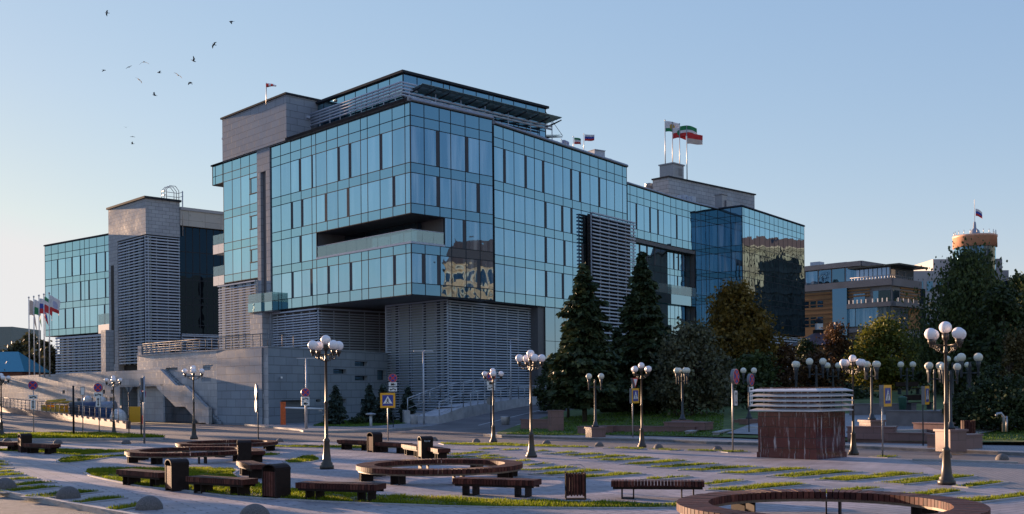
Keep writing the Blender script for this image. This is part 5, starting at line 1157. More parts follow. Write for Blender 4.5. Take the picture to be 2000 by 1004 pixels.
for k in range(5):
    p = BC+VV*(.8+2*k)+NR*.75; mb = MB(); mb.obox(V3(p, zb_(588.8)), V3(VV*.16, 0), V3(NR*.1, 0), (0, 0, .7)); mb.build('balcony_lamp', M_LITE, OR)
SBk = BC + U*7.5 + VV*2.5                                   # set-back top storey
mb = MB(); mb.prism([SBk, SBk+U*24, SBk+U*24+VV*14, SBk+VV*14], zb_(545), zb_(503)); mb.build('top_storey', M_GCLAD, OR)
pat(SBk, U, NL, -.3, 24, zb_(510), zb_(500), M_GBAND, 'top_band', .5, .7); pat(SBk, VV, NR, -.3, 14, zb_(510), zb_(500), M_GBAND, 'top_band', .497, .7)
for k in range(6):
    pat(SBk, U, NL, .4+k*2.9, .4+k*2.9+2.6, zb_(539), zb_(512), (G_VIS, G_TEAL, G_DARK)[k % 3], 'window', .12)
S2_ = BC + U*1.2 + VV*2.2
mb = MB(); mb.prism([S2_, S2_+U*7, S2_+U*7+VV*9, S2_+VV*9], zb_(545), zb_(517)); mb.build('glazed_pavilion', G_WHT, OR)
for k in range(8): pat(S2_, U, NL, .0+k*.9, .06+k*.9, zb_(545), zb_(517), M_MULL, 'pavilion_mullion', .08)
mb = MB(); mb.prism([S2_-U*2.4-VV*1.5, S2_+U*8.0-VV*1.5, S2_+U*8+VV*10, S2_-U*2.4+VV*10], zb_(517)+.01, zb_(514)); mb.build('thin_roof', mat('dark_green_roof', (.02, .03, .028), .5), OR)
mb = MB()
for k in range(14): a = BC+U*(.3+.6*k)+VV*.3; mb.tube([V3(a, zb_(543)), V3(a, zb_(536))], .04, 4)
for k in range(12): a = BC+VV*(.3+.8*k)+U*.3; mb.tube([V3(a, zb_(543)), V3(a, zb_(536))], .04, 4)
mb.tube([V3(BC+U*8.5+VV*.3, zb_(536)), V3(BC+U*.3+VV*.3, zb_(536)), V3(BC+U*.3+VV*10, zb_(536))], .05, 4)
for P_ in (SBk+U*5+VV*4, SBk+U*14+VV*3):
    for k in range(6): a = P_+U*(k*.9); mb.tube([V3(a, zb_(501)), V3(a, zb_(494))], .05, 4)
    mb.tube([V3(P_, zb_(494)), V3(P_+U*4.5, zb_(494)), V3(P_+U*4.5+VV*4, zb_(494))], .06, 4)
mb.build('roof_railing', M_GALV, OR)
p = SBk+U*11+VV*3; mb = MB(); mb.box((p.x, p.y, zb_(498)), (2, 2, 1.6), .8); mb.build('roof_unit', M_LOUV, OR)
# glass stair of the brick building, right side, and a pale block behind
mb = MB(); mb.prism([BC+VV*11.2, BC+VV*13.5, BC+VV*13.5+U*5, BC+VV*11.2+U*5], -1, zb_(556)); mb.build('stair_glazing', G_VIS, OR)
OB.finish()
# red roofed pavilion
p = dp(1600, 700, 135); pv = thing('pavilion', (p.x, p.y, 0), 'small pavilion with a dark hipped roof and a little glazed lantern among the trees', 'pavilion'); zz = zat(1600, 676, 135); mb = MB(); mb.prism([(p.x-2.6, p.y-2.6), (p.x+2.6, p.y-2.6), (p.x+2.6, p.y+2.6), (p.x-2.6, p.y+2.6)], 0, zz); mb.build('wall', M_OCH, pv)
za = zat(1600, 651, 135); mb = MB(); A = [(p.x-3.4, p.y-3.4, zz), (p.x+3.4, p.y-3.4, zz), (p.x+3.4, p.y+3.4, zz), (p.x-3.4, p.y+3.4, zz)]; T_ = [(p.x-.6, p.y-.6, za), (p.x+.6, p.y-.6, za), (p.x+.6, p.y+.6, za), (p.x-.6, p.y+.6, za)]
for i in range(4): mb.add([A[i], A[(i+1)%4], T_[(i+1)%4], T_[i]])
mb.add(T_); mb.build('roof', mat('dark_red_roof', (.055, .026, .028), .6, 0, .2, 3), pv)
zl2_ = zat(1600, 636, 135); mb = MB(); mb.box((p.x, p.y, za+.2), (1.2, 1.2, .5)); mb.lathe([(.55, .8), (.45, 1.1), (.1, 1.35)], (p.x, p.y, za-.4+zl2_-za), 10); mb.build('lantern_base', M_BLACK, pv)
mb = MB(); mb.box((p.x, p.y, (za+zl2_)/2+.25), (.8, .8, zl2_-za)); mb.build('lantern', M_PLGREY, pv)
# copper drum building behind the birch
Yd = 232; p = dp(1905, 600, Yd); DB = thing('drum_building', (p.x, p.y, 0), 'pale building crowned by a round copper drum with a small spire, behind the birch', 'building'); zt_, zb2 = zat(1905, 461, Yd), zat(1905, 484, Yd); rd_ = 40/F*Yd
mb = MB(); mb.lathe([(rd_*.93, 20), (rd_*.93, zb2-.05)], (p.x, p.y, 0), 40); mb.build('drum_glazing', G_VIS, DB)
mb = MB(); mb.lathe([(rd_*.94, zb2), (rd_*1.01, zb2), (rd_, zt_-.5), (rd_*1.02, zt_-.45), (rd_*1.02, zt_), (.01, zt_+.6)], (p.x, p.y, 0), 40); mb.build('copper_drum', mat('copper', (.72, .38, .24), .5, .1, .15, 1), DB)
mb = MB(); mb.lathe([(1.2, zt_+.4), (.9, zt_+1.2), (.35, zt_+1.7), (.25, zt_+3), (.06, zt_+3.2), (.05, zt_+8)], (p.x, p.y, 0), 12)
for k in range(20): a = 2*PI*k/20; mb.tube([(p.x+rd_*.95*math.cos(a), p.y+rd_*.95*math.sin(a), zt_), (p.x+rd_*.95*math.cos(a), p.y+rd_*.95*math.sin(a), zt_+1)], .06, 4)
mb.build('spire', M_GALV, DB)
a, b = dp(1755, 560, Yd), dp(1962, 560, Yd); mb = MB(); mb.prism([(a.x, Yd-2), (b.x, Yd-2), (b.x, Yd+25), (a.x, Yd+25)], 0, zat(1800, 531, Yd)); mb.prism([(a.x+8, Yd+1), (b.x, Yd+1), (b.x, Yd+25), (a.x+8, Yd+25)], 20, zat(1850, 505, Yd)); mb.build('wall', mat('pale_render', (.36, .36, .37), .8, 0, .1, .3), DB)
for i in range(12):
    for z in (10, 14.5, 19, 23.5):
        m2 = MB(); x = a.x + 1.2 + i*2.1; m2.obox((x, Yd-2.08, z), (1.3, 0, 0), (0, .06, 0), (0, 0, 2.2)); m2.build('window', G_DARK, DB)
# ------------------------------------------------------------------ neighbours beside the view: they stand in the facade reflections and shade the square
def arcaded(name, label, P, d, n, L, depth, z1, floors, bay, wall, roof, rh, trim=None):
    t = thing(name, (P.x, P.y, 0), label, 'building'); P = Vector(P); mb = MB(); mb.prism([P, P+d*L, P+d*L-n*depth, P-n*depth], -1, z1); 
    for f in range(floors+1): mb.obox(V3(P-n*.05, z1*f/floors-.25), V3(d*L, 0), V3(n*.4, 0), (0, 0, .45))
    mb.build('wall', wall, t); fh = z1/floors
    for f in range(floors):
        for k in range(int(L/bay)):
            m2 = MB(); c = P + d*(bay*(k+.5)); zc_ = f*fh + fh*.2; w_ = bay*.26; pts = [V3(c-d*w_+n*.04, zc_), V3(c+d*w_+n*.04, zc_)]
            for a_ in range(7): an = PI*a_/6; pts.append(V3(c+d*w_*math.cos(an)+n*.04, zc_+fh*.4+w_*math.sin(an)))
            m2.add(pts, 0)
            for s_ in (-1, 1): m2.obox(V3(c+d*(s_*w_*1.25-.15)-n*.02, zc_-.2), V3(d*.3, 0), V3(n*.3, 0), (0, 0, fh*.55), 1)
            m2.tube([V3(c+d*w_*1.25*math.cos(PI*a_/8)+n*.12, zc_+fh*.4+w_*1.25*math.sin(PI*a_/8)) for a_ in range(9)], .18, 5, 1); m2.build('window', [mat('dim_window', (.045, .042, .04), .5, spec=.2) if trim else G_DARK, trim or M_CREAM2], t)
    if rh:
        mb = MB(); mb.prism([P+n*.6-d*.6, P+d*(L+.6)+n*.6, P+d*(L+.6)-n*(depth+.6), P-d*.6-n*(depth+.6)], z1+.25, z1+.6)
        q = [P, P+d*L, P+d*L-n*depth, P-n*depth]; q2 = [P+d*2-n*2.2, P+d*(L-2)-n*2.2, P+d*(L-2)-n*(depth-2), P+d*2-n*(depth-2)]
        for i in range(4): mb.add([V3(q[i], z1+.6), V3(q[(i+1)%4], z1+.6), V3(q2[(i+1)%4], z1+rh), V3(q2[i], z1+rh)])
        mb.add([V3(p_, z1+rh) for p_ in q2]); mb.build('roof', roof, t)
    return t
M_CREAM2 = mat('cream_trim', (.50, .40, .32), .8, 0, .15, 1)
M_PALACE = mat('ochre_render', (.44, .27, .17), .85, 0, .25, .8); M_MANS = mat('mansard_roof', (.05, .025, .024), .6)
arcaded('ornate_palace', 'ornate cream palace with arched windows and a dark mansard roof beyond the right edge', V2(150, 112), V2(-.05, -1).normalized(), V2(-1, .05).normalized(), 29, 16, 33, 8, 2.9, M_PALACE, M_MANS, 6.5)
arcaded('brown_apartment_house', 'tall brown house with arched windows on the hill beyond the right edge', V2(118, 238), V2(-.08, -1).normalized(), V2(-1, .08).normalized(), 36, 16, 36, 7, 4.2, mat('brown_render', (.08, .07, .064), .85, 0, .2, .4), M_MANS, 3, mat('brown_trim', (.09, .08, .072), .8))
for i, (x, y, tz, wd_, cz) in enumerate(((48, 150, 15, 9, 5), (58, 160, 16, 9, 6), (70, 130, 18, 10, 6), (44, 128, 14, 8, 4), (66, 172, 17, 10, 6))):
    deciduous(Vector((x+20, y, zl(x+20, y))), tz+3, wd_, cz+1, L_BIRC, ('leafy park tree beyond the right edge, nearest the ornate palace', 'leafy tree on the park slope beyond the right edge', 'tall leafy tree higher on the slope beyond the right edge', 'leafy tree low in the park beyond the right edge', 'leafy tree at the top of the park beyond the right edge')[i], n=4000, leaf=.45, clumps=50)
SHADE = [(14, 47, 4.6, 3.0), (19.5, 63, 5.4, 3.4), (24, 76, 5.6, 2.6), (29, 92, 7.6, 4.2), (35, 108, 8.2, 3.2), (40, 124, 9.6, 4.0), (46, 143, 11.2, 4.5), (52.8, 152, 20, 6.5)]  # off-view row set for plaza shadow streaks; last tree added to shade the pedestal
SN = ('lowest one by the near road', 'second from the near road', 'slim one in the middle of the row', 'broadest one in the middle of the row', 'slim one before the flagpoles', 'tall one beside the flagpoles', 'tall slim one behind the flagpoles', 'broad tall one added to shade the park pedestal')
for i, (q_, s_, tz, wd_) in enumerate(SHADE):
    deciduous(Vector((q_*.689 - s_*.725, q_*.725 + s_*.689, 0)), tz, wd_, .8, L_FAR, 'street tree outside the left edge, ' + SN[i], n=1500 if wd_ < 8 else 6000, leaf=.34 if wd_ < 8 else .6, clumps=26 if wd_ < 8 else 60)
# ------------------------------------------------------------------ square lamps with globes
M_GLOBE = mat('opal_globe', (.80, .76, .77), .28, 0, .04, 3, spec=.5)
M_GLOBEY = mat('yellowed_globe', (.62, .60, .50), .3, 0, .06, 3, spec=.4)
def lamp_proto():
    t = thing('globe_lamp', (0, 0, 0), '', 'street lamp', 'globe lamps on the square'); mb = MB()
    mb.lathe([(0, .0), (.25, 0), (.25, .12), (.20, .15), (.21, .20), (.16, .25), (.125, .55), (.10, .95), (.12, 1.0), (.10, 1.04), (.060, 1.1), (.054, 2.3), (.066, 2.32), (.066, 2.38), (.048, 2.42), (.042, 3.78), (.066, 3.8), (.066, 3.86), (.05, 3.9), (.045, 4.16), (.09, 4.2), (.10, 4.36), (.03, 4.4)], (0, 0, 0), 18)
    mb.build('pole', M_POLE, t)
    for k in range(4):
        a = PI/2*k; d = Vector((math.cos(a), math.sin(a), 0)); b = MB()
        b.tube([Vector((0,0,4.02)) + d*.04, Vector((0,0,4.04)) + d*.3, Vector((0,0,4.06)) + d*.52], .022, 6)
        sc = []
        for i in range(15): an = i/14*2.6*PI; r = .105*(1 - i/18); sc.append(Vector((0,0,3.92)) + d*(.30 + r*math.cos(an)) + Vector((0,0,r*math.sin(an))))
        b.tube(sc, .014, 5)
        b.tube([Vector((0,0,3.80)) + d*.05, Vector((0,0,3.82)) + d*.16, Vector((0,0,3.92)) + d*.28, Vector((0,0,4.05)) + d*.46], .014, 5)
        c = d*.52; b.lathe([(.02, 3.97), (.035, 3.99), (.035, 4.06), (.075, 4.08), (.09, 4.19), (.07, 4.2)], (c.x, c.y, 0), 10); br_ = b.build('bracket', M_POLE, t)
        g = MB(); g.sphere((c.x, c.y, 4.355), .172, 22, 14); g.build('globe', M_GLOBE, br_)
    g = MB(); g.sphere((0, 0, 4.55), .175, 22, 14); g.build('globe', M_GLOBE, t); return t
LP = [(1849, 946.5, 626, .32, 'globe lamp nearest the viewer, at the right beside the cobbled path'), (638.5, 916, 653, .70, 'tall globe lamp standing on the open paving left of the largest ring bench'), (1038, 893.5, 682, .32, 'globe lamp in the middle of the square, before the louvred base'),
      (964, 864, 718, .08, 'globe lamp with a no-stopping sign close behind it, at the mouth of the hill road'), (1254, 874, 707, .74, 'globe lamp beside the yield sign'), (1667, 888.5, 692, .30, 'globe lamp right behind the dark red kiosk'),
      (379, 858, 713, .30, 'globe lamp standing behind the farthest ring bench, before the stair'), (222.5, 848, 733, .42, 'globe lamp on the grass island in front of the dark passage'), (3, 851, 728, .72, 'globe lamp cut by the left edge of the view')]
proto = lamp_proto()
for i, (px, pb, pt_, rz, lab) in enumerate(LP):
    o = proto if i == 0 else copy_tree(proto); g = gp(px, pb); place(o, g, rz, (pb-pt_)/F*g.y/4.75, lab)
# park lamps: grey posts with globes on candle-like arms
def park_proto(n):
    t = thing('park_lamp', (0, 0, 0), '', 'park lamp', 'grey park lamps'); mb = MB()
    mb.lathe([(0, 0), (.2, 0), (.2, .1), (.14, .14), (.11, .3), (.07, .36), (.06, 2.55), (.08, 2.58), (.05, 2.64), (.05, 2.75)], (0, 0, 0), 12); mb.build('post', M_GREYPOST, t)
    for k in range(n):
        a = 2*PI*k/n; d = Vector((math.cos(a), math.sin(a), 0)) * (.36 if n > 1 else 0); b = MB()
        b.tube([(0, 0, 2.3), d + Vector((0,0,2.3))], .03, 6); b.lathe([(.02, 2.12), (.05, 2.16), (.045, 2.5), (.08, 2.6), (.10, 2.78), (.05, 2.8)], tuple(d), 10); br_ = b.build('arm', M_GREYPOST, t)
        g = MB(); g.sphere((d.x, d.y, 2.93), .18, 18, 12); g.build('globe', M_GLOBEY, br_)
    return t
PLS = [(1163, 834, 728, 63, 2, .1, 'park lamp with two globes in front of the first tall spruce'), (1333, 820, 717, 68, 4, .35, 'park lamp with four globes on the stepped granite wall by the olive tree'), (1463, 818, 717, 69, 2, .3, 'park lamp with two globes directly behind the pair of no-stopping signs'),
       (1555.5, 815, 704, 71, 2, 1.2, 'park lamp whose two globes overlap, just left of centre behind the kiosk'), (1595, 812, 698, 71, 2, .2, 'park lamp with two globes behind the middle of the kiosk'), (1627.5, 812, 707, 83, 2, .3, 'park lamp with two globes half hidden by the lamp behind the kiosk'),
       (1703, 820, 704, 55, 4, .3, 'park lamp with four globes between the kiosk and the first crossing sign'), (1772, 812, 705, 79, 2, .1, 'park lamp with two globes between the two crossing signs'), (1826, 814, 706, 62, 4, .5, 'park lamp with four globes over the second crossing sign'),
       (1857, 838, 708, 46.5, 2, .2, 'park lamp with two warm lit globes right behind the nearest globe lamp'), (1895, 812, 688, 59, 2, .1, 'tallest park lamp with two globes in front of the big birch'), (1832, 800, 692, 100, 1, 0, 'tiny far park lamp with one globe up the park slope'), (1861, 806, 694, 78, 2, .4, 'far park lamp with two small globes below the birch'), (1890, 806, 706, 80, 1, 0, 'far park lamp with one globe under the dark tree')]
protos = {n: park_proto(n) for n in (1, 2, 4)}; used = set()
M_PED = M_REDG
for px, pb, pt_, Y, n, rz, lab in PLS:
    o = protos[n] if n not in used else copy_tree(protos[n]); used.add(n); b = dp(px, pb, Y); place(o, b, rz, (pb-pt_)/F*Y/3.14, lab)
    gz = zl(b.x, Y) - .1 if Y > 47 else 0
    if b.z > gz + .05 and px in (1163, 1333, 1463, 1703, 1857, 1772):
        pd = MB(); pd.box((b.x, b.y, (gz+b.z-.1)/2), (.9, .9, b.z-.1-gz), .35); pd.box((b.x, b.y, b.z-.05), (1.02, 1.02, .098), .35)
        q = pd.build('granite_pedestal', M_REDG, None, loc=(b.x, b.y, gz)); tag(q, 'red granite pedestal under the ' + {1163: 'two-globe lamp before the first tall spruce', 1333: 'four-globe lamp by the olive tree', 1463: 'two-globe lamp behind the no-stopping signs', 1703: 'four-globe lamp right of the kiosk', 1857: 'lamp with two warm lit globes', 1772: 'two-globe lamp between the crossing signs'}[px], 'pedestal', 'granite pedestals')
    elif b.z > gz: # stand it on the slope
        o.location.z = gz; o.scale = ((b.z-gz + (pb-pt_)/F*Y)/3.14,)*3
# low granite walls of the park
def lowwall(pts, z0, z1, th, label, name='low_wall', cap=True, m=None):
    mb = MB()
    for a, b in zip(pts[:-1], pts[1:]):
        mb.wallbox(a, b, z0, z1-.06, th); d = (Vector(b[:2])-Vector(a[:2])).normalized(); e = V2(*d)*.05; nn = Vector((-d.y, d.x))*.05
        mb.wallbox(Vector(a[:2])-e-nn, Vector(b[:2])+e-nn, z1-.059, z1, th+.1)
    o = mb.build(name, m or M_REDG, None, loc=V3(pts[0], z0)); tag(o, label, 'low wall'); return o
M_BEDW = mat('bed_wall_stone', (.16, .145, .145), .8, 0, .2, 2)
def g2(px, py): p = gp(px, py, .012); return V2(p.x, p.y)
lowwall([g2(1128, 848.5), g2(1170, 849.5)], 0, .52, 1.6, 'square end block of the low red granite wall below the first tall spruce')
a = g2(1171, 846.5); b = g2(1357, 849.5); lowwall([a, b], 0, .52, .5, 'long low red granite wall along the lawn below the spruces')
c = dp(1297, 836, b.y+1.2); d = dp(1377, 840, b.y-.2); lowwall([c, d], .3, zat(1335, 825, b.y), 1.4, 'raised red granite tier carrying the four-globe lamp by the olive tree')
mb = MB(); lowwall([g2(1350, 852), g2(1402, 841)], 0, .32, .35, 'pale stone stair cheek, the left one of the two by the park steps', 'stair_cheek', m=M_KERBW); lowwall([g2(1404, 854), g2(1456, 842)], 0, .32, .35, 'pale stone stair cheek, the right one of the two by the park steps', 'stair_cheek', m=M_KERBW)
st_ = MB(); s0, s1 = g2(1432, 850), g2(1510, 852)
for i in range(4): dd = (s1-s0).normalized(); nn = Vector((-dd.y, dd.x)); st_.obox(V3(s0+nn*.45*i, 0), V3(s1-s0, 0), V3(nn*(2.4-.45*i), 0), (0, 0, .13*(i+1)))
tag(st_.build('park_steps', M_CONC, None, loc=V3(s0, 0)), 'flight of pale grey park steps left of the kiosk', 'steps')
lowwall([g2(1434, 841), g2(1482, 843)], 0, .75, .8, 'short red granite wall behind the second no-stopping sign')
lowwall([g2(1655, 863.5), g2(1811, 867)], 0, .56, .5, 'long low red granite wall right of the kiosk behind the first crossing sign')
lowwall([dp(1655, 846, 54.5), dp(1747, 846, 53.5)], .2, zat(1700, 833, 54), 1.2, 'upper red granite wall step below the four-globe lamp')
p_, q_ = g2(1811, 874), g2(1885, 877.5); lowwall([p_, q_], 0, .66, 1.3, 'broad red granite block at the right end of the park wall')
lowwall([dp(1784, 842, 56), dp(1846, 842, 54.5)], .2, zat(1820, 826, 55), .8, 'red granite step behind the second crossing sign')
lowwall([dp(1660, 815, 72), dp(1790, 815, 71)], .2, zat(1720, 788, 72), .5, 'grey retaining wall of the park flower bed behind the kiosk', m=M_BEDW); lowwall([dp(1730, 822, 62), dp(1850, 822, 60)], .1, zat(1790, 802, 61), .6, 'grey granite bed wall in front of the park benches', m=M_BEDW)
a = dp(1748, 838, 55); mb = MB(); mb.box((a.x+.6, a.y, .45), (2.6, .5, .35), .5); o = mb.build('stone_kerb_block', M_KERBW, None, loc=a); tag(o, 'pale stone block lying on the park path right of the kiosk', 'stone block')
pp_ = [V2(12.5, 62), V2(17, 56.5), V2(22.3, 53), V2(30, 60), V2(30, 74), V2(18, 74)]
mb = MB(); mb.add([(p.x, p.y, zl(p.x, p.y)+.10) for p in pp_]); o = mb.build('park_path', M_SIDE); ngrid(o); tag(o, kind='structure')
# stone bench and block on the lawn corner, litter bins and curved post in the park
a, b = dp(1017, 829, 74), dp(1073, 829, 73); lowwall([a, b], .1, zat(1045, 818.5, 73.5), .5, 'low brown stone bench on the lawn corner by the hill road', 'stone_bench')
a = dp(1085.5, 829, 71); mb = MB(); hz_ = zat(1085, 802.5, 71); mb.box((a.x, a.y, hz_/2), (.9, .7, hz_), .25); mb.box((a.x, a.y, hz_+.02), (1.0, .8, .06), .25); o = mb.build('stone_block', M_REDG, None, loc=(a.x, a.y, 0)); tag(o, 'brown granite block standing at the end of the low stone bench', 'stone block')
def slat_tub(px, py, w_, h_, label, Y):
    p = dp(px, py, Y); t = thing('litter_tub', (p.x, p.y, p.z), label, 'litter bin', 'red slatted litter bins'); mb = MB()
    for k in range(14): a = 2*PI*k/14; mb.box((p.x+w_/2*math.cos(a), p.y+w_/2*math.sin(a), p.z+h_/2), (.05, w_*.19, h_), a)
    mb.build('slats', M_WOOD, t); mb = MB(); mb.lathe([(w_*.4, .05), (w_*.44, h_*.9)], tuple(p), 14); mb.build('liner', M_BLACK, t)
slat_tub(1891, 846, .62, .62, 'round red slatted litter bin on the right lawn before the bush', 52)
a = dp(1960, 843, 52); mb = MB(); mb.tube([a, a+Vector((0,0,.75)), a+Vector((-.12,0,.9)), a+Vector((-.3,0,.88)), a+Vector((-.36,0,.75))], .07, 8); mb.tube([a+Vector((.16,0,0)), a+Vector((.16,0,.75))], .05, 8); tag(mb.build('curved_post', M_GALV, None, loc=a), 'short bent grey pipe post on the right lawn', 'post')
def park_bench(px, py, Y, rz, label):
    p = dp(px, py, Y); t = thing('park_bench', p, label, 'bench', 'dark park benches'); c_, s_ = math.cos(rz), math.sin(rz); mb = MB(); mb.box((p.x, p.y, p.z+.45), (2.0, .45, .06), rz); mb.build('seat', M_BROWN, t)
    mb = MB(); mb.box((p.x-s_*.25, p.y+c_*.25, p.z+.8), (2.0, .06, .35), rz); mb.build('backrest', M_BROWN, t)
    for sx in (-.8, .8):
        mb = MB(); mb.box((p.x+c_*sx, p.y+s_*sx, p.z+.22), (.06, .45, .44), rz); mb.build('leg', M_GREYPOST, t)
park_bench(1795, 800, 70, .3, 'dark park bench facing the lamps behind the second crossing sign'); park_bench(1775, 770, 84, .2, 'dark park bench farther up under the yellow-green tree')
p = dp(1763, 800, 69); mb = MB(); mb.lathe([(0, 0), (.22, 0), (.28, .75), (.29, .8), (.1, .88)], (0, 0, 0), 12); o = mb.build('green_bin', mat('green_paint', (.02, .08, .05), .5)); o.location = p; tag(o, 'small green bin beside the park flower bed', 'litter bin')

# ------------------------------------------------------------------ dark red kiosk with metal louvres
kc = V2(11.97, 41.8); ka = Vector((-.695, .719)) * 2.65; kb_ = VV*2.25
KI = thing('vent_kiosk', (kc.x, kc.y, 0), 'dark red granite kiosk with white stains and five pale metal louvre blades round its top', 'kiosk')
zg = zat(1593, 806, 41.8); ztk = zat(1590, 756, 42.5)
mb = MB(); mb.prism([kc, kc+kb_, kc+kb_+ka, kc+ka], .22, zg); e = .04; kad, kbd = ka.normalized(), kb_.normalized()
mb.prism([kc-kad*e-kbd*e, kc+kb_-kad*e+kbd*e, kc+kb_+ka+kad*e+kbd*e, kc+ka+kad*e-kbd*e], -.01, .22); mb.build('granite_base', M_DRED, KI)
i_ = .28; q = [kc+kad*i_+kbd*i_, kc+kb_+kad*i_-kbd*i_, kc+kb_+ka-kad*i_-kbd*i_, kc+ka-kad*i_+kbd*i_]
mb = MB(); mb.prism(q, zg+.002, ztk-.12); mb.prism([kc+kad*.05+kbd*.05, kc+kb_+kad*.05-kbd*.05, kc+kb_+ka-kad*.05-kbd*.05, kc+ka-kad*.05+kbd*.05], ztk-.1, ztk); mb.build('inner_core', M_DRED, KI)
for k in range(5):
    z = zg + .04 + (ztk-zg-.16)*k/4.3; o1, o2 = .24, .02; mb = MB()
    ring = lambda o_, zz: [V3(x, zz) for x in (kc-kad*o_-kbd*o_, kc+kb_-kad*o_+kbd*o_, kc+kb_+ka+kad*o_+kbd*o_, kc+ka+kad*o_-kbd*o_)]
    A, Bq = ring(o1, z), ring(o2, z+.09); A2_, B2_ = ring(o1, z+.045), ring(o2, z+.125)
    for i in range(4):
        j = (i+1) % 4; mb.add([A[i], A[j], A2_[j], A2_[i]]); mb.add([A2_[i], A2_[j], B2_[j], B2_[i]]); mb.add([A[j], A[i], Bq[i], Bq[j]])
    mb.build('louvre_blade', mat('kiosk_blade', (.50, .51, .54), .42, .1, .1, 2), KI)
mb = MB()
for P_, d_ in ((kc, ka), (kc, kb_)):
    for f in (.12, .5, .88): p = P_ + d_*f - (kbd if d_ is ka else kad)*.03; mb.box((p.x, p.y, (zg+ztk)/2), (.05, .05, ztk-zg-.1), .8)
mb.build('louvre_post', M_GALV, KI)

# ------------------------------------------------------------------ benches, bins, bollards
def bench_proto():
    t = thing('slat_bench', (0, 0, 0), '', 'bench', 'straight slatted benches'); L, D, hs_ = 2.4, .56, .47; mb = MB(); n = 28
    for i in range(n): mb.box((-L/2 + L*(i+.5)/n, random.uniform(-.004, .004), hs_-.075), (L/n-.016, D, .15 + random.uniform(-.003, .003)))
    mb.build('seat', M_WOOD, t)
    mb = MB(); mb.box((0, -.2, hs_-.185), (L-.1, .05, .06)); mb.box((0, .2, hs_-.185), (L-.1, .05, .06)); fr_ = mb.build('frame', M_BROWN, t)
    for sx in (-1, 1):
        for k in (0, 1):
            mb = MB(); mb.box((sx*(L/2-.28-.3*k), 0, (hs_-.16)/2), (.03, .42, hs_-.16)); mb.build('leg', M_BROWN, fr_)
        mb = MB(); mb.box((sx*(L/2-.43), 0, .01), (.27, .40, .018)); mb.build('foot_plate', M_BROWN, fr_)
    return t
BN = [((577,975),(757,981),'slatted bench nearest the viewer left of the centre, on the grass strip'), ((884,965.5),(1060,971.5),'slatted bench directly before the largest ring bench'), ((1192,973),(1378,974),'slatted bench with pale thin legs, between the open bin and the nearest ring bench'),
      ((232,944),(338,954),'slatted bench at the left end of the curved grass bed, left of its hooded bin'), ((366,960),(503,970),'slatted bench between two hooded bins on the curved grass bed'), ((472,924),(512,938),'slatted bench seen end on behind the two-sided hooded bin'),
      ((484,896),(508,905),'slatted bench mostly hidden behind the far hooded bin by the ring bench'), ((-22,880),(37,882),'slatted bench cut by the left edge'), ((57,884.5),(106,887),'slatted bench right of the far left hooded bin'),
      ((672,877.5),(722,880),'far slatted bench left of the hooded bin near the road'), ((739,882.5),(794,886),'far slatted bench right of the hooded bin near the road'), ((799,888),(822,892.5),'far slatted bench behind the bin with white scribbles'), ((834,892.5),(868,899),'slatted bench in front of the bin with white scribbles')]
bp = bench_proto()
for i, (a, b, lab) in enumerate(BN):
    o = bp if i == 0 else copy_tree(bp); p, q = gp(*a), gp(*b); d = q-p; place(o, (p+q)/2, math.atan2(d.y, d.x), 1.0, lab)
def ring_proto():
    t = thing('ring_bench', (0, 0, 0), '', 'ring bench', 'round slatted ring benches'); R, r, h = 2.65, 2.08, .47; n = 118; mb = MB()
    for i in range(n):
        a = 2*PI*i/n; hw = PI/n*.84; zj = random.uniform(-.003, .003); mb.prism([(r*math.cos(a-hw), r*math.sin(a-hw)), (R*math.cos(a-hw), R*math.sin(a-hw)), (R*math.cos(a+hw), R*math.sin(a+hw)), (r*math.cos(a+hw), r*math.sin(a+hw))], h-.14, h+zj)
    mb.build('seat', M_WOOD, t); mb = MB(); mb.lathe([(R-.06, h-.20), (R-.06, h-.142), (r+.06, h-.142), (r+.06, h-.20), (R-.06, h-.20)], (0, 0, 0), 64, sm=False); mb.build('frame', mat('ring_frame', (.16, .12, .09), .5, .3), t)
    for k in range(8):
        for s_ in (-1, 1):
            a = 2*PI*k/8 + .2 + s_*.055; mb = MB(); mb.box((2.36*math.cos(a), 2.36*math.sin(a), (h-.2)/2), (.40, .03, h-.2), a); mb.build('leg', M_BROWN, t)
    return t
rp2 = ring_proto(); p3 = gp(859, 906, .47); p1_ = gp(371, 877.5, .47); p2_ = gp(444, 861.5, .47)
place(rp2, (p3.x, p3.y, 0), .1, 1.02, 'large ring bench in the middle of the square right of the tall globe lamp')
for p, s_, lab, rz in ((p1_, .98, 'ring bench on the left, behind the curved grass bed', .3), (p2_, .92, 'farthest ring bench, on the left next to the road', .5), (Vector((.2965*21.3, 21.3, 0)), 1.13, 'ring bench nearest the viewer, cut by the bottom edge at right', .25)):
    place(copy_tree(rp2), (p.x, p.y, 0), rz, s_, lab)
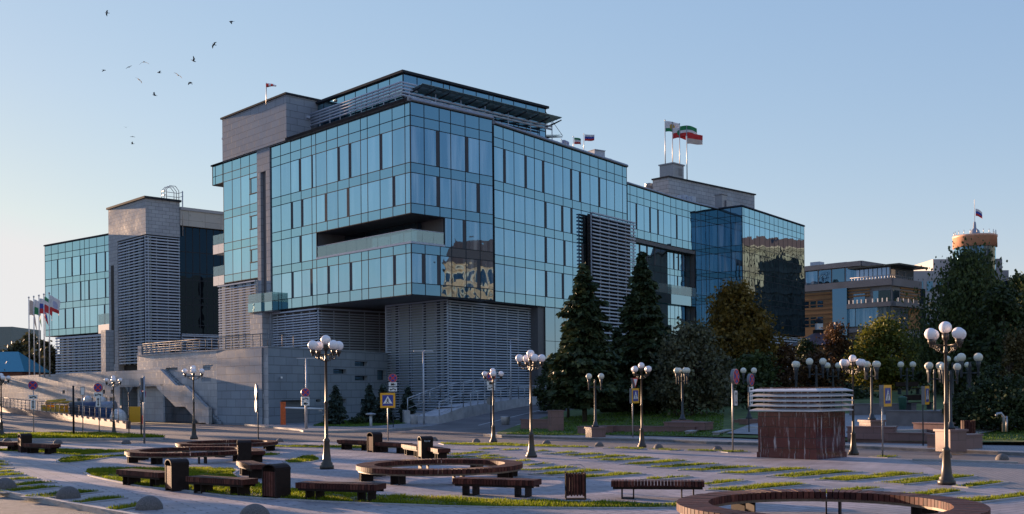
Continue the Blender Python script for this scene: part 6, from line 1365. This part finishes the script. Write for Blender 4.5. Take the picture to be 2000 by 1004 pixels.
def hood_bin():
    t = thing('hooded_bin', (0, 0, 0), '', 'litter bin', 'hooded litter bins with slats'); w_, d_, h = .56, .52, .95
    for s_ in (-1, 1):
        mb = MB(); mb.box((s_*(w_/2-.03), 0, h*.44), (.05, d_, h*.88)); mb.build('side_panel', M_BROWN, t)
    mb = MB()
    arc = [(math.cos(PI*k/8)*w_/2, h*.82+math.sin(PI*k/8)*h*.16) for k in range(9)]
    for k in range(8):
        (x0, z0), (x1, z1) = arc[k], arc[k+1]; mb.add([(x0, -d_/2-.01, z0), (x0, d_/2+.01, z0), (x1, d_/2+.01, z1), (x1, -d_/2-.01, z1)][::-1], 0, True); mb.add([(x0*.92, -d_/2-.01, z0-.03), (x0*.92, d_/2+.01, z0-.03), (x1*.92, d_/2+.01, z1-.03), (x1*.92, -d_/2-.01, z1-.03)], 0, True)
        for y in (-d_/2-.01, d_/2+.01): mb.add([(x0, y, z0), (x1, y, z1), (x1*.92, y, z1-.03), (x0*.92, y, z0-.03)], 0)
    mb.build('hood', M_BROWN, t)
    for s_ in (-1, 1):
        mb = MB()
        for k in range(5): mb.box((-w_/2+.09+.095*k, s_*(d_/2-.03), .40), (.075, .04, .66))
        mb.build('slat_front', M_WOOD, t)
    mb = MB(); mb.box((0, 0, .38), (w_-.16, d_-.12, .56)); mb.build('liner', M_BLACK, t); return t
hb = hood_bin()
HB = [(346, 958, -.93, 'hooded bin between two benches on the curved grass bed'), (540, 973, -.6, 'open hooded bin that shows its brown slats, left of the nearest bench'), (477, 905, -1.25, 'hooded bin in front of the ring bench on the left'), (49, 883.5, -.9, 'hooded bin with a blue liner showing, between the benches at far left'), (732, 882.5, -.9, 'hooded bin between the two far benches near the road'), (831, 894.5, -1.2, 'hooded bin with white scribbles on its side')]
for i, (px, py, rz, lab) in enumerate(HB):
    o = hb if i == 0 else copy_tree(hb); place(o, gp(px, py), rz, 1.0, lab)
    if i == 5:
        m_ = MB(); pts = [Vector((.285, -.12+.03*k, .72+.035*((-1)**k) + .01*random.random())) for k in range(9)]; m_.tube(pts, .012, 4); s_ = m_.build('scribble', M_WHITE); s_.parent = o
    if i == 3:
        m_ = MB(); m_.box((0, -.2, .70), (.34, .05, .10)); s_ = m_.build('blue_bag', mat('blue_plastic', (.02, .16, .6), .4)); s_.parent = o
p = gp(1124, 975); t = thing('open_bin', p, 'open slatted bin with a thin wire handle, standing alone on the paving', 'litter bin'); mb = MB(); wb = .46
for sx, sy in ((0, -1), (0, 1), (1, 0), (-1, 0)):
    for k in range(6):
        o_ = -wb/2 + wb*(k+.5)/6; x, y = (o_, sy*wb/2) if sx == 0 else (sx*wb/2, o_); mb.box((p.x+x, p.y+y, .39), (.05, .03, .56 + .02*(k % 2)) if sx == 0 else (.03, .05, .56 + .02*(k % 2)))
mb.build('slats', M_WOOD, t); mb = MB()
for z in (.16, .62): mb.box((p.x, p.y-wb/2+.03, z), (wb, .02, .06)); mb.box((p.x, p.y+wb/2-.03, z), (wb, .02, .06)); mb.box((p.x-wb/2+.03, p.y, z), (.02, wb-.06, .06)); mb.box((p.x+wb/2-.03, p.y, z), (.02, wb-.06, .06))
for sx in (-1, 1):
    for sy in (-1, 1): mb.box((p.x+sx*(wb/2+.02), p.y+sy*(wb/2-.01), .35), (.025, .03, .70))
mb.box((p.x, p.y, .012), (wb+.04, .3, .02)); mb.build('frame', M_BROWN, t)
mb = MB(); mb.tube([(p.x-wb/2-.02, p.y, .68), (p.x-wb/2-.02, p.y, .82), (p.x-wb*.3, p.y, .90), (p.x+wb*.3, p.y, .90), (p.x+wb/2+.02, p.y, .82), (p.x+wb/2+.02, p.y, .68)], .010, 5); mb.build('handle', M_GALV, t)
BL = [(127,974,46,'large dome bollard on the kerb at lower left, second from the left edge'), (2,957,46,'dome bollard cut by the left edge on the kerb'), (286,996,52,'dome bollard on the kerb, third from the left edge'), (493,1017,62,'dome bollard barely rising over the bottom edge'), (110,867.5,18,'far dome bollard at left, right of the hooded bin with the blue liner'), (244,867.5,18,'far dome bollard left of the pair of dark posts'), (11,863.5,16,'far dome bollard at the left edge behind the bench'),
      (545,864,15,'far dome bollard left of the far bench near the road'), (847,861,15,'dome bollard behind the bin with white scribbles'), (930,864.5,16,'dome bollard left of the lamp at the hill road mouth'), (1068,868,17,'dome bollard right of the middle globe lamp'), (1171,872.5,18,'dome bollard between the middle lamp and the yield sign'), (1287,876.5,19,'dome bollard right of the lamp beside the yield sign'), (1403,880.5,19,'dome bollard left of the nearer no-stopping sign'), (1851,894.5,24,'dome bollard behind the nearest globe lamp'), (1962,899,25,'dome bollard at right near the lit kerb')]
M_DOME = mat('exposed_aggregate', (.12, .105, .098), .8, 0, .45, 40, .5, 60)
mb = MB(); mb.sphere((0, 0, 0), .30, 28, 12, 0, 0.0); dm = mb.build('dome_bollard', M_DOME)
for i, (px, py, w_, lab) in enumerate(BL):
    o = dm if i == 0 else copy_tree(dm); g = gp(px, py); g.y += .2; place(o, g, i*1.3, (w_/F*g.y/2)/.30, lab); tag(o, None, 'bollard', 'concrete dome bollards')

# ------------------------------------------------------------------ signs
M_RED = mat('sign_red', (.62, .025, .015), .35, 0, .05); M_SBLUE = mat('sign_blue', (.008, .035, .26), .35, 0, .05); M_SWHITE = mat('sign_white', (.74, .74, .74), .35, 0, .05); M_SYEL = mat('sign_yellow', (.75, .36, .01), .35, 0, .05); M_SBLK = mat('sign_black', (.01, .01, .01), .4); M_SBACK = mat('sign_back_grey', (.16, .17, .18), .5, .3, .1)
SM = [M_SBACK, M_RED, M_SBLUE, M_SWHITE, M_SBLK, M_SYEL]
def disc(mb, c, r, y, mi, n=28, r0=0):
    cx, cz = c
    if r0 == 0: mb.add([(cx+r*math.cos(2*PI*k/n), y, cz+r*math.sin(2*PI*k/n)) for k in range(n)], mi)
    else:
        for k in range(n):
            a, b = 2*PI*k/n, 2*PI*(k+1)/n; mb.add([(cx+r0*math.cos(a), y, cz+r0*math.sin(a)), (cx+r*math.cos(a), y, cz+r*math.sin(a)), (cx+r*math.cos(b), y, cz+r*math.sin(b)), (cx+r0*math.cos(b), y, cz+r0*math.sin(b))], mi)
def flat(mb, pts, y, mi): mb.add([(x, y, z) for x, z in pts], mi)
def bar2(mb, a, b, w_, y, mi):
    d = Vector((b[0]-a[0], b[1]-a[1])); n = Vector((-d.y, d.x)).normalized()*w_/2; flat(mb, [(a[0]+n.x, a[1]+n.y), (a[0]-n.x, a[1]-n.y), (b[0]-n.x, b[1]-n.y), (b[0]+n.x, b[1]+n.y)], y, mi)
def plate(mb, kind, z, s, th):
    y = -th/2; E = .006
    if kind == 'nostop':
        n = 28; ring = [(s/2*math.cos(2*PI*k/n), z+s/2*math.sin(2*PI*k/n)) for k in range(n)]
        for k in range(n): (x0, z0), (x1, z1) = ring[k], ring[(k+1) % n]; mb.add([(x0, y, z0), (x0, -y, z0), (x1, -y, z1), (x1, y, z1)], 0)
        mb.add([(x, -y, q) for x, q in ring], 0); disc(mb, (0, z), s/2, y, 3); disc(mb, (0, z), s*.485, y-E, 1); disc(mb, (0, z), s*.415, y-2*E, 2)
        k = s*.30; bar2(mb, (-k, z-k), (k, z+k), s*.12, y-3*E, 1); bar2(mb, (-k, z+k), (k, z-k), s*.12, y-4*E, 1)
    elif kind == 'cross':
        mb.box((0, 0, z), (s, th, s), 0, 0); flat(mb, [(-s/2, z-s/2), (s/2, z-s/2), (s/2, z+s/2), (-s/2, z+s/2)], y-E, 5); b = s*.36
        flat(mb, [(-b, z-b), (b, z-b), (b, z+b), (-b, z+b)], y-2*E, 2); flat(mb, [(-b*.86, z-b*.62), (b*.86, z-b*.62), (0, z+b*.86)], y-3*E, 3); Y4 = y-4*E
        disc(mb, (.01*s, z+b*.40), b*.085, Y4, 4, 10); bar2(mb, (0, z+b*.28), (-b*.04, z-b*.12), b*.17, Y4, 4); bar2(mb, (-b*.04, z-b*.10), (-b*.30, z-b*.52), b*.12, Y4-E*.5, 4); bar2(mb, (-b*.02, z-b*.10), (b*.26, z-b*.50), b*.12, Y4-E*.7, 4); bar2(mb, (0, z+b*.22), (b*.24, z-b*.04), b*.08, Y4-E*.9, 4); bar2(mb, (-.01*s, z+b*.22), (-b*.24, z-b*.02), b*.08, Y4-E*1.1, 4)
        for k in range(4): x = -b*.58 + b*.36*k; flat(mb, [(x, z-b*.60), (x+b*.17, z-b*.60), (x+b*.17, z-b*.53), (x, z-b*.53)], Y4-E*1.3, 4)
    elif kind == 'yield':
        h = s*.87; tri = [(0, z-h*.55), (s/2, z+h*.45), (-s/2, z+h*.45)]
        for a, b in zip(tri, tri[1:]+tri[:1]): mb.add([(a[0], y, a[1]), (b[0], y, b[1]), (b[0], -y, b[1]), (a[0], -y, a[1])], 0)
        flat(mb, tri, y, 1); mb.add([(x, -y, q) for x, q in tri[::-1]], 0); flat(mb, [(0, z-h*.36), (s*.335, z+h*.345), (-s*.335, z+h*.345)], y-E, 3)
    elif kind in ('truck', 'cam', 'arrow', 'blank'):
        w_, h_ = (s, s*.5) if kind != 'arrow' else (s*.5, s); mb.box((0, 0, z), (w_, th*.5, h_), 0, 0); yy = -th*.25
        flat(mb, [(-w_/2, z-h_/2), (w_/2, z-h_/2), (w_/2, z+h_/2), (-w_/2, z+h_/2)], yy-E, 3)
        if kind == 'arrow':
            bar2(mb, (0, z-h_*.3), (0, z+h_*.3), w_*.2, yy-2*E, 4)
            for sg in (-1, 1): flat(mb, [(-w_*.26, z+sg*h_*.24), (w_*.26, z+sg*h_*.24), (0, z+sg*h_*.44)], yy-3*E, 4)
        elif kind == 'truck':
            flat(mb, [(-w_*.38, z-h_*.15), (-w_*.02, z-h_*.15), (-w_*.02, z+h_*.05), (-w_*.38, z+h_*.12)], yy-2*E, 4); bar2(mb, (-w_*.05, z+h_*.2), (w_*.38, z-h_*.08), h_*.22, yy-3*E, 4); disc(mb, (-w_*.26, z-h_*.2), h_*.1, yy-3*E, 4, 10); disc(mb, (w_*.28, z-h_*.2), h_*.1, yy-4*E, 4, 10)
        elif kind == 'cam': flat(mb, [(-w_*.24, z-h_*.3), (w_*.16, z-h_*.3), (w_*.16, z+h_*.22), (-w_*.24, z+h_*.22)], yy-2*E, 4); flat(mb, [(w_*.16, z-h_*.1), (w_*.3, z-h_*.22), (w_*.3, z+h_*.2)], yy-3*E, 4)
    elif kind == 'diamond':
        d = [(0, z-s/2), (s/2, z), (0, z+s/2), (-s/2, z)]
        for a, b in zip(d, d[1:]+d[:1]): mb.add([(a[0], y, a[1]), (b[0], y, b[1]), (b[0], -y, b[1]), (a[0], -y, a[1])], 0)
        flat(mb, d, y, 3); mb.add([(x, -y, q) for x, q in d[::-1]], 0); k = .62; flat(mb, [(0, z-s/2*k), (s/2*k, z), (0, z+s/2*k), (-s/2*k, z)], y-E, 5)
    elif kind == 'round_white':
        n = 20; ring = [(s/2*math.cos(2*PI*k/n), z+s/2*math.sin(2*PI*k/n)) for k in range(n)]
        for k in range(n): (x0, z0), (x1, z1) = ring[k], ring[(k+1) % n]; mb.add([(x0, y, z0), (x0, -y, z0), (x1, -y, z1), (x1, y, z1)], 0)
        mb.add([(x, -y, q) for x, q in ring], 0); disc(mb, (0, z), s/2, y, 3, 20)
    elif kind == 'board':
        mb.box((0, 0, z), (s*.45, th, s), 0, 0); flat(mb, [(-s*.18, z-s*.42), (s*.18, z-s*.42), (s*.18, z+s*.42), (-s*.18, z+s*.42)], y-E, 3)
NAMES = dict(nostop='no_stopping_disc', cross='crossing_board', truck='tow_plate', cam='camera_plate', arrow='arrow_plate', diamond='priority_diamond', round_white='round_plate', board='narrow_board', blank='blank_plate'); NAMES['yield'] = 'yield_triangle'
def sign(base, plates, ang, label, r=.035, top=None, pm=None, name='road_sign', th=.1, cat='road sign', group=None):
    """plates: (kind, py of centre, px size of its height)"""
    Y = base.y; px0 = None; t = thing(name, base, label, cat, group); zs = []
    for kind, py, hpx, *ex in plates:
        z = zat(1000 + base.x/Y*F, py, Y) - base.z; s = hpx/F*Y
        if kind in ('truck', 'cam', 'blank'): s *= 2.0
        mb = MB(); plate(mb, kind, z, s, th); zs.append(z+s*.4); o = mb.build(NAMES[kind], SM, t, loc=base); o.rotation_euler.z = ang + (ex[0] if ex else 0)
        n = Vector((math.sin(o.rotation_euler.z), -math.cos(o.rotation_euler.z), 0))*(r+th/2+.005); o.location = n
        # the mesh was written round the pole foot
        me = o.data; me.transform(Matrix.Translation(base))
    tz = (zat(1000 + base.x/Y*F, top, Y) - base.z) if top else max(zs)
    mb = MB(); mb.tube([base, base + Vector((0, 0, tz))], r, 8); mb.build('pole', pm or M_GALV, t); return t
sign(gp(66, 847), [('nostop', 752.5, 18), ('truck', 775.5, 8), ('arrow', 790, 18)], .15, 'no-stopping sign with two white plates on the left part of the grass island')
sign(gp(194, 848), [('nostop', 757, 18), ('truck', 771, 9), ('arrow', 785, 19)], -.1, 'no-stopping sign with two white plates in front of the blue containers')
sign(gp(162, 847), [('board', 764, 17)], .35, 'narrow white-framed board on a post in front of the yellow machine')
sign(gp(144, 851), [], 0, 'bare dark post on the grass island between the machine and the bins', .07, 753, M_BLACK, 'dark_post', cat='post')
sign(gp(252, 849), [('yield', 762, 16)], PI, 'yield sign seen from behind in front of the dark passage', pm=M_GREYPOST)
sign(gp(276, 852), [('nostop', 770, 22)], 1.45, 'edge-on road sign on the dark post left of the lit one', .05, 746, M_GREYPOST)
sign(gp(282, 866), [('round_white', 775, 20), ('arrow', 750, 24)], -1.5, 'edge-on road sign on the sunlit post before the passage', .06, 735, M_GALV)
sign(gp(504.5, 858), [('diamond', 766, 34), ('round_white', 792, 26)], -1.2, 'yellow priority diamond over a round plate, both sunlit and seen almost edge-on', pm=M_GREYPOST)
sign(gp(758, 861), [('cross', 782, 29)], .12, 'pedestrian crossing sign with yellow border in front of the small blue spruces', th=.16)
sign(gp(768, 835), [('nostop', 738.5, 17), ('cam', 750.5, 8), ('truck', 760.5, 8)], .1, 'no-stopping sign with two plates behind the crossing sign', pm=M_GREYPOST)
sign(gp(959, 838), [('nostop', 735, 18), ('cam', 748.5, 9), ('truck', 758, 8), ('round_white', 783, 17, PI-.3)], .35, 'no-stopping sign behind the globe lamp at the hill road, with a round sign turned away', pm=M_GREYPOST)
sign(gp(1236, 855), [('yield', 747, 22), ('cross', 773, 29)], .95, 'yield triangle over a pedestrian crossing sign beside the globe lamp', th=.16)
sign(gp(1431.5, 879.5), [('nostop', 735.5, 30), ('arrow', 777.5, 29)], .98, 'nearer no-stopping sign with an arrow plate left of the kiosk', th=.16)
sign(gp(1463, 853), [('nostop', 742, 24), ('cam', 761, 11), ('arrow', 779, 23)], .95, 'farther no-stopping sign with two plates close to the kiosk', th=.16, pm=M_GREYPOST)
sign(gp(1724, 893.5), [('cross', 773, 42)], .88, 'nearer pedestrian crossing sign on a rusty pole right of the kiosk', th=.18)
sign(gp(1803, 871), [('cross', 772, 36)], .98, 'farther pedestrian crossing sign left of the nearest globe lamp', th=.16, pm=M_GREYPOST)
p = gp(264, 827, .0); t = thing('folding_road_sign', p, 'yellow temporary road sign board with a blue disc leaning by the passage', 'road sign'); mb = MB(); mb.box((p.x, p.y, .85), (1.1, .06, 1.5), .25); mb.build('board', M_SYEL, t)
mb = MB(); disc(mb, (0, 0), .36, 0, 2); bar2(mb, (-.2, .22), (.2, -.22), .1, -.006, 3); flat(mb, [(-.3, .25), (.0, .6), (.05, .2)], -.012, 0); o = mb.build('blue_disc', SM, t); o.rotation_euler.z = .25; o.location = (.02, -.06, .65)
p = gp(278, 828); mb = MB(); mb.lathe([(.0, .0), (.28, 0), (.28, .05), (.17, .06), (.12, .45), (.05, .8), (.02, .82)], (0, 0, 0), 12); o = mb.build('traffic_cone', M_RED); o.location = p; tag(o, 'red and white cone beside the yellow temporary sign', 'cone')
# silver car park lights
def t_light():
    t = thing('twin_light', (0, 0, 0), '', 'street light', 'slim twin-arm lights'); mb = MB(); mb.tube([(0, 0, 0), (0, 0, 3), (0, 0, 6)], [.085, .075, .055], 10); mb.build('post', mat('silver_paint', (.42, .44, .48), .4, .3), t)
    for s_ in (-1, 1):
        mb = MB(); mb.box((s_*.42, 0, 6.0), (.74, .16, .07)); mb.tube([(0, 0, 5.95), (s_*.2, 0, 6.0)], .03, 6); mb.build('light_head', MATS['silver_paint'], t)
    return t
tl0 = t_light()
for i, (px, pb, pt_, Y, lab) in enumerate(((599, 838, 699, None, 'slim twin-arm light on the kerb tip before the garage, carrying a no-stopping sign'), (828, 830, 685, 89, 'slim twin-arm light by the foot of the concrete ramp'), (998, 785, 662, 105, 'slim twin-arm light at the top of the concrete ramp'))):
    o = tl0 if i == 0 else copy_tree(tl0); b = gp(px, pb) if Y is None else dp(px, pb, Y); place(o, b, (.1, .15, .3)[i], (pb-pt_)/F*b.y/6.03, lab)
sign(gp(598, 838.2) + Vector((0, -.35, .02)), [('nostop', 766.5, 17), ('truck', 779, 8), ('cam', 788, 8)], .45, 'no-stopping sign with two plates before the garage door and orange barrier', pm=MATS['silver_paint'])

# ------------------------------------------------------------------ flags, birds
FC = {k: mat('flag_'+k, c, .7, 0, .08, 3) for k, c in dict(white=(.72,.70,.70), red=(.55,.03,.03), green=(.02,.22,.08), blue=(.03,.07,.35), beige=(.55,.45,.38), lilac=(.42,.45,.62), gold=(.5,.33,.08)).items()}
def flag(top, wd, ht, bands, ang, label, droop=.25, vertical=False, emblem=None):
    """top: point of the hoist at its upper corner"""
    nx, nz = 16, 12; d = Vector((math.cos(ang), math.sin(ang), 0)); n = Vector((-d.y, d.x, 0)); keys = [b for b in bands] + ([emblem] if emblem else []); mb = MB(); ph = random.uniform(0, 6)
    def P(i, j):
        u, v_ = i/nx, j/nz; s = u*wd; return Vector(top) + d*(s*(1-.25*droop*u)) + n*(math.sin(u*7+v_*1.5+ph)*.09*wd*u) + Vector((0, 0, -v_*ht*(1-.1*u) - droop*wd*u*u*.8 + .03*wd*math.sin(u*6+ph)))
    nb = len(bands)
    for i in range(nx):
        for j in range(nz):
            k = int((i/nx if vertical else j/nz)*nb)
            if emblem and abs((i+.5)/nx-.5) < .2 and abs((j+.5)/nz-.5) < .26 and ((i+.5)/nx-.5)**2/.04 + ((j+.5)/nz-.5)**2/.068 < 1: k = nb
            mb.add([P(i, j+1), P(i+1, j+1), P(i+1, j), P(i, j)], k, True)
    o = mb.build('flag', [FC[k] for k in keys], None, loc=top); md = o.modifiers.new('cloth', 'SOLIDIFY'); md.thickness = .012; tag(o, label, 'flag', 'flags'); return o
def flagpole(px, pt_, pb, Y, label, r=.06):
    a, b = dp(px, pb, Y), dp(px, pt_, Y); mb = MB(); mb.tube([a, Vector((a.x, a.y, b.z))], [r, r*.7], 8); mb.sphere((a.x, a.y, b.z), r*1.5, 8, 6); o = mb.build('flagpole', M_GALV if Y > 140 else mat('white_pole', (.60, .57, .54), .35, .2), None, loc=a); tag(o, label, 'flagpole', 'flagpoles'); return Vector((a.x, a.y, b.z))
names = ('leftmost of the five tall flagpoles on the pale wall', 'second tall flagpole from the left on the pale wall', 'middle one of the five tall flagpoles on the pale wall', 'tall flagpole with the green, white and red flag on the pale wall', 'rightmost of the five tall flagpoles, nearest the glass block')
FL5 = [(['beige'], 1.5, None, 'faded beige flag hanging limp on the leftmost tall pole'), (['white', 'green'], 1.2, None, 'white and green flag hanging limp on the second tall pole'), (['white', 'blue', 'red'], 1.1, None, 'white, blue and red flag on the middle tall pole'), (['green', 'white', 'red', 'red'], .9, None, 'green, white and red flag on the fourth tall pole'), (['white', 'white', 'white', 'red'], .55, 'lilac', 'white flag with a grey emblem and a red edge on the rightmost tall pole')]
for i, (px, pt_) in enumerate(((57.6, 581), (67.2, 579.4), (77.4, 577.3), (87, 575), (97.4, 572.5))):
    tp = flagpole(px, pt_, 736, 136 - i*2.2, names[i], .085); bnd, dr, em, lab = FL5[i]; flag(tp + Vector((.08, 0, -.3)), 2.0, 1.9, bnd, -.5, lab, dr, False, em)
for px, pt_, pb, bnd, em, lab, pl, sc in ((1096, 272, 292, ['lilac'], 'white', 'pale lilac flag with a light emblem on the middle roof', 'short roof flagpole with the lilac flag', .95), (1120, 267, 295, ['green', 'white', 'red'], None, 'small green, white and red flag on the middle roof', 'short roof flagpole with the green, white and red flag', .9), (1140.5, 261.5, 303, ['white', 'blue', 'red'], None, 'small white, blue and red flag on the middle roof', 'short roof flagpole with the white, blue and red flag', 1.2)):
    Y = 126; tp = flagpole(px, pt_, pb, Y, pl, .045); flag(tp + Vector((.1, 0, -.1)), sc, .78, bnd, -.3, lab, .35 if px < 1130 else .1, False, em)
for px, pt_, pb, bnd, em, lab, pl, wd_, dz in ((1299.5, 235, 330, ['white', 'white', 'green'], 'gold', 'white and green flag with an emblem on the leftmost tall roof pole', 'leftmost of the four tall flagpoles on the rear roof', 2.3, .2), (1314, 239, 345, ['white', 'red'], 'green', 'white and red flag with a green emblem on the second tall roof pole', 'second of the four tall flagpoles on the rear roof', 2.2, .9), (1328, 242, 350, ['green', 'green', 'white', 'red', 'red'], None, 'large green, white and red flag on the third tall roof pole', 'third of the four tall flagpoles on the rear roof', 2.9, .3), (1342, 246, 355, ['red', 'beige'], None, 'red and beige flag trailing from the rightmost tall roof pole', 'rightmost of the four tall flagpoles on the rear roof', 2.6, 1.2)):
    tp = flagpole(px, pt_, pb, 170 - (px-1299)*.05, pl, .08); flag(tp + Vector((.08, 0, -dz)), wd_, 1.7, bnd, -.35, lab, .28, False, em)
b = dp(1906, 405, 232); flag(Vector((dp(1905, 461, 232).x+.1, 232, zat(1905, 408, 232))), 1.6, 1.6, ['white', 'blue', 'red'], -.3, 'small white, blue and red flag flying over the copper drum', .7)
tb2 = dp(520, 196, 118); tp = dp(520, 162, 118); mb = MB(); mb.tube([tb2 - Vector((0, 0, .5)), tp], .05, 6); ws = thing('windsock', tb2, 'red and white windsock on a thin pole over the stone box', 'windsock'); mb.build('pole', M_GALV, ws)
mb = MB(); c = tp + Vector((0, 0, -.28)); pts = [c + Vector((.05, 0, 0)), c + Vector((.35, -.08, .02)), c + Vector((.6, -.15, 0)), c + Vector((.85, -.2, -.05)), c + Vector((1.15, -.3, -.15))]
for k in range(4): mb.tube([pts[k], pts[k+1]], [.22-.035*k, .22-.035*(k+1)], 10, k % 2 if k else 0, False)
mb.build('sock', [M_RED, M_SWHITE], ws)
BD = [(209,25,1.0,'dark bird flying highest, alone near the top left corner'), (452,42,1.3,'dark bird flying farthest right, above the stone box'), (418,87,1.1,'dark bird second from the right, below the highest right one'), (378,119,1.3,'dark bird on the right side of the flock with wings raised'), (281,121,1.2,'dark bird at the top of the middle of the flock'), (252,131,.9,'small dark bird just left of the top middle bird'), (203,137,1.0,'dark bird at the left end of the flock'), (311,142,1.1,'dark bird in the centre of the flock'), (348,147,1.2,'dark gliding bird with level wings in the flock'), (272,156,1.1,'dark bird at the lower left of the flock'), (372,162,1.1,'dark bird at the lower right of the flock'), (302,186,1.2,'lowest dark bird of the flock'), (246,249,.5,'faint tiny bird far below the flock'), (259,267,.6,'upper one of two tiny birds over the left office block'), (259,281,.9,'lower one of two tiny birds over the left office block')]
M_BIRD = mat('dark_feathers', (.03, .03, .033), .8)
for i, (px, py, sc, lab) in enumerate(BD):
    mb = MB(); a = random.uniform(-.3, .9); e = random.uniform(-.5, .5)
    prof = [(.005, -.30), (.05, -.22), (.10, -.05), (.09, .10), (.055, .22), (.06, .27), (.02, .36)]
    pts = [Vector((0, x, 0)) for _, x in prof]; mb.tube(pts, [r for r, _ in prof], 7)
    for s_ in (-1, 1):
        r0, w1, w2 = Vector((s_*.06, .12, .02)), Vector((s_*.38, .22, .02+.30*math.sin(a))), Vector((s_*.78, -.02, .02+.30*math.sin(a)+.45*math.sin(a-.5)))
        tr_ = [Vector((s_*.06, -.14, 0)), Vector((s_*.36, -.08, .30*math.sin(a))), w2 + Vector((0, -.10, 0))]
        for k, (A, Bq, Cq, Dq) in enumerate(((r0, w1, tr_[1], tr_[0]), (w1, w2, tr_[2], tr_[1]))): mb.add([A, Bq, Cq, Dq]); dn = Vector((0, 0, -.02)); mb.add([A+dn, Dq+dn, Cq+dn, Bq+dn]); mb.add([A, A+dn, Bq+dn, Bq]); mb.add([Dq, Cq, Cq+dn, Dq+dn])
    mb.add([(-.05, -.25, 0), (.05, -.25, 0), (.10, -.46, 0), (-.10, -.46, 0)]); mb.add([(-.05, -.25, -.015), (-.10, -.46, -.015), (.10, -.46, -.015), (.05, -.25, -.015)])
    o = mb.build('bird', M_BIRD); p = dp(px, py, 95); o.location = p; o.rotation_euler = (e, random.uniform(-.6, .6), random.uniform(0, 6.28)); o.scale = (sc*.45,)*3; tag(o, lab, 'bird', 'birds in flight')
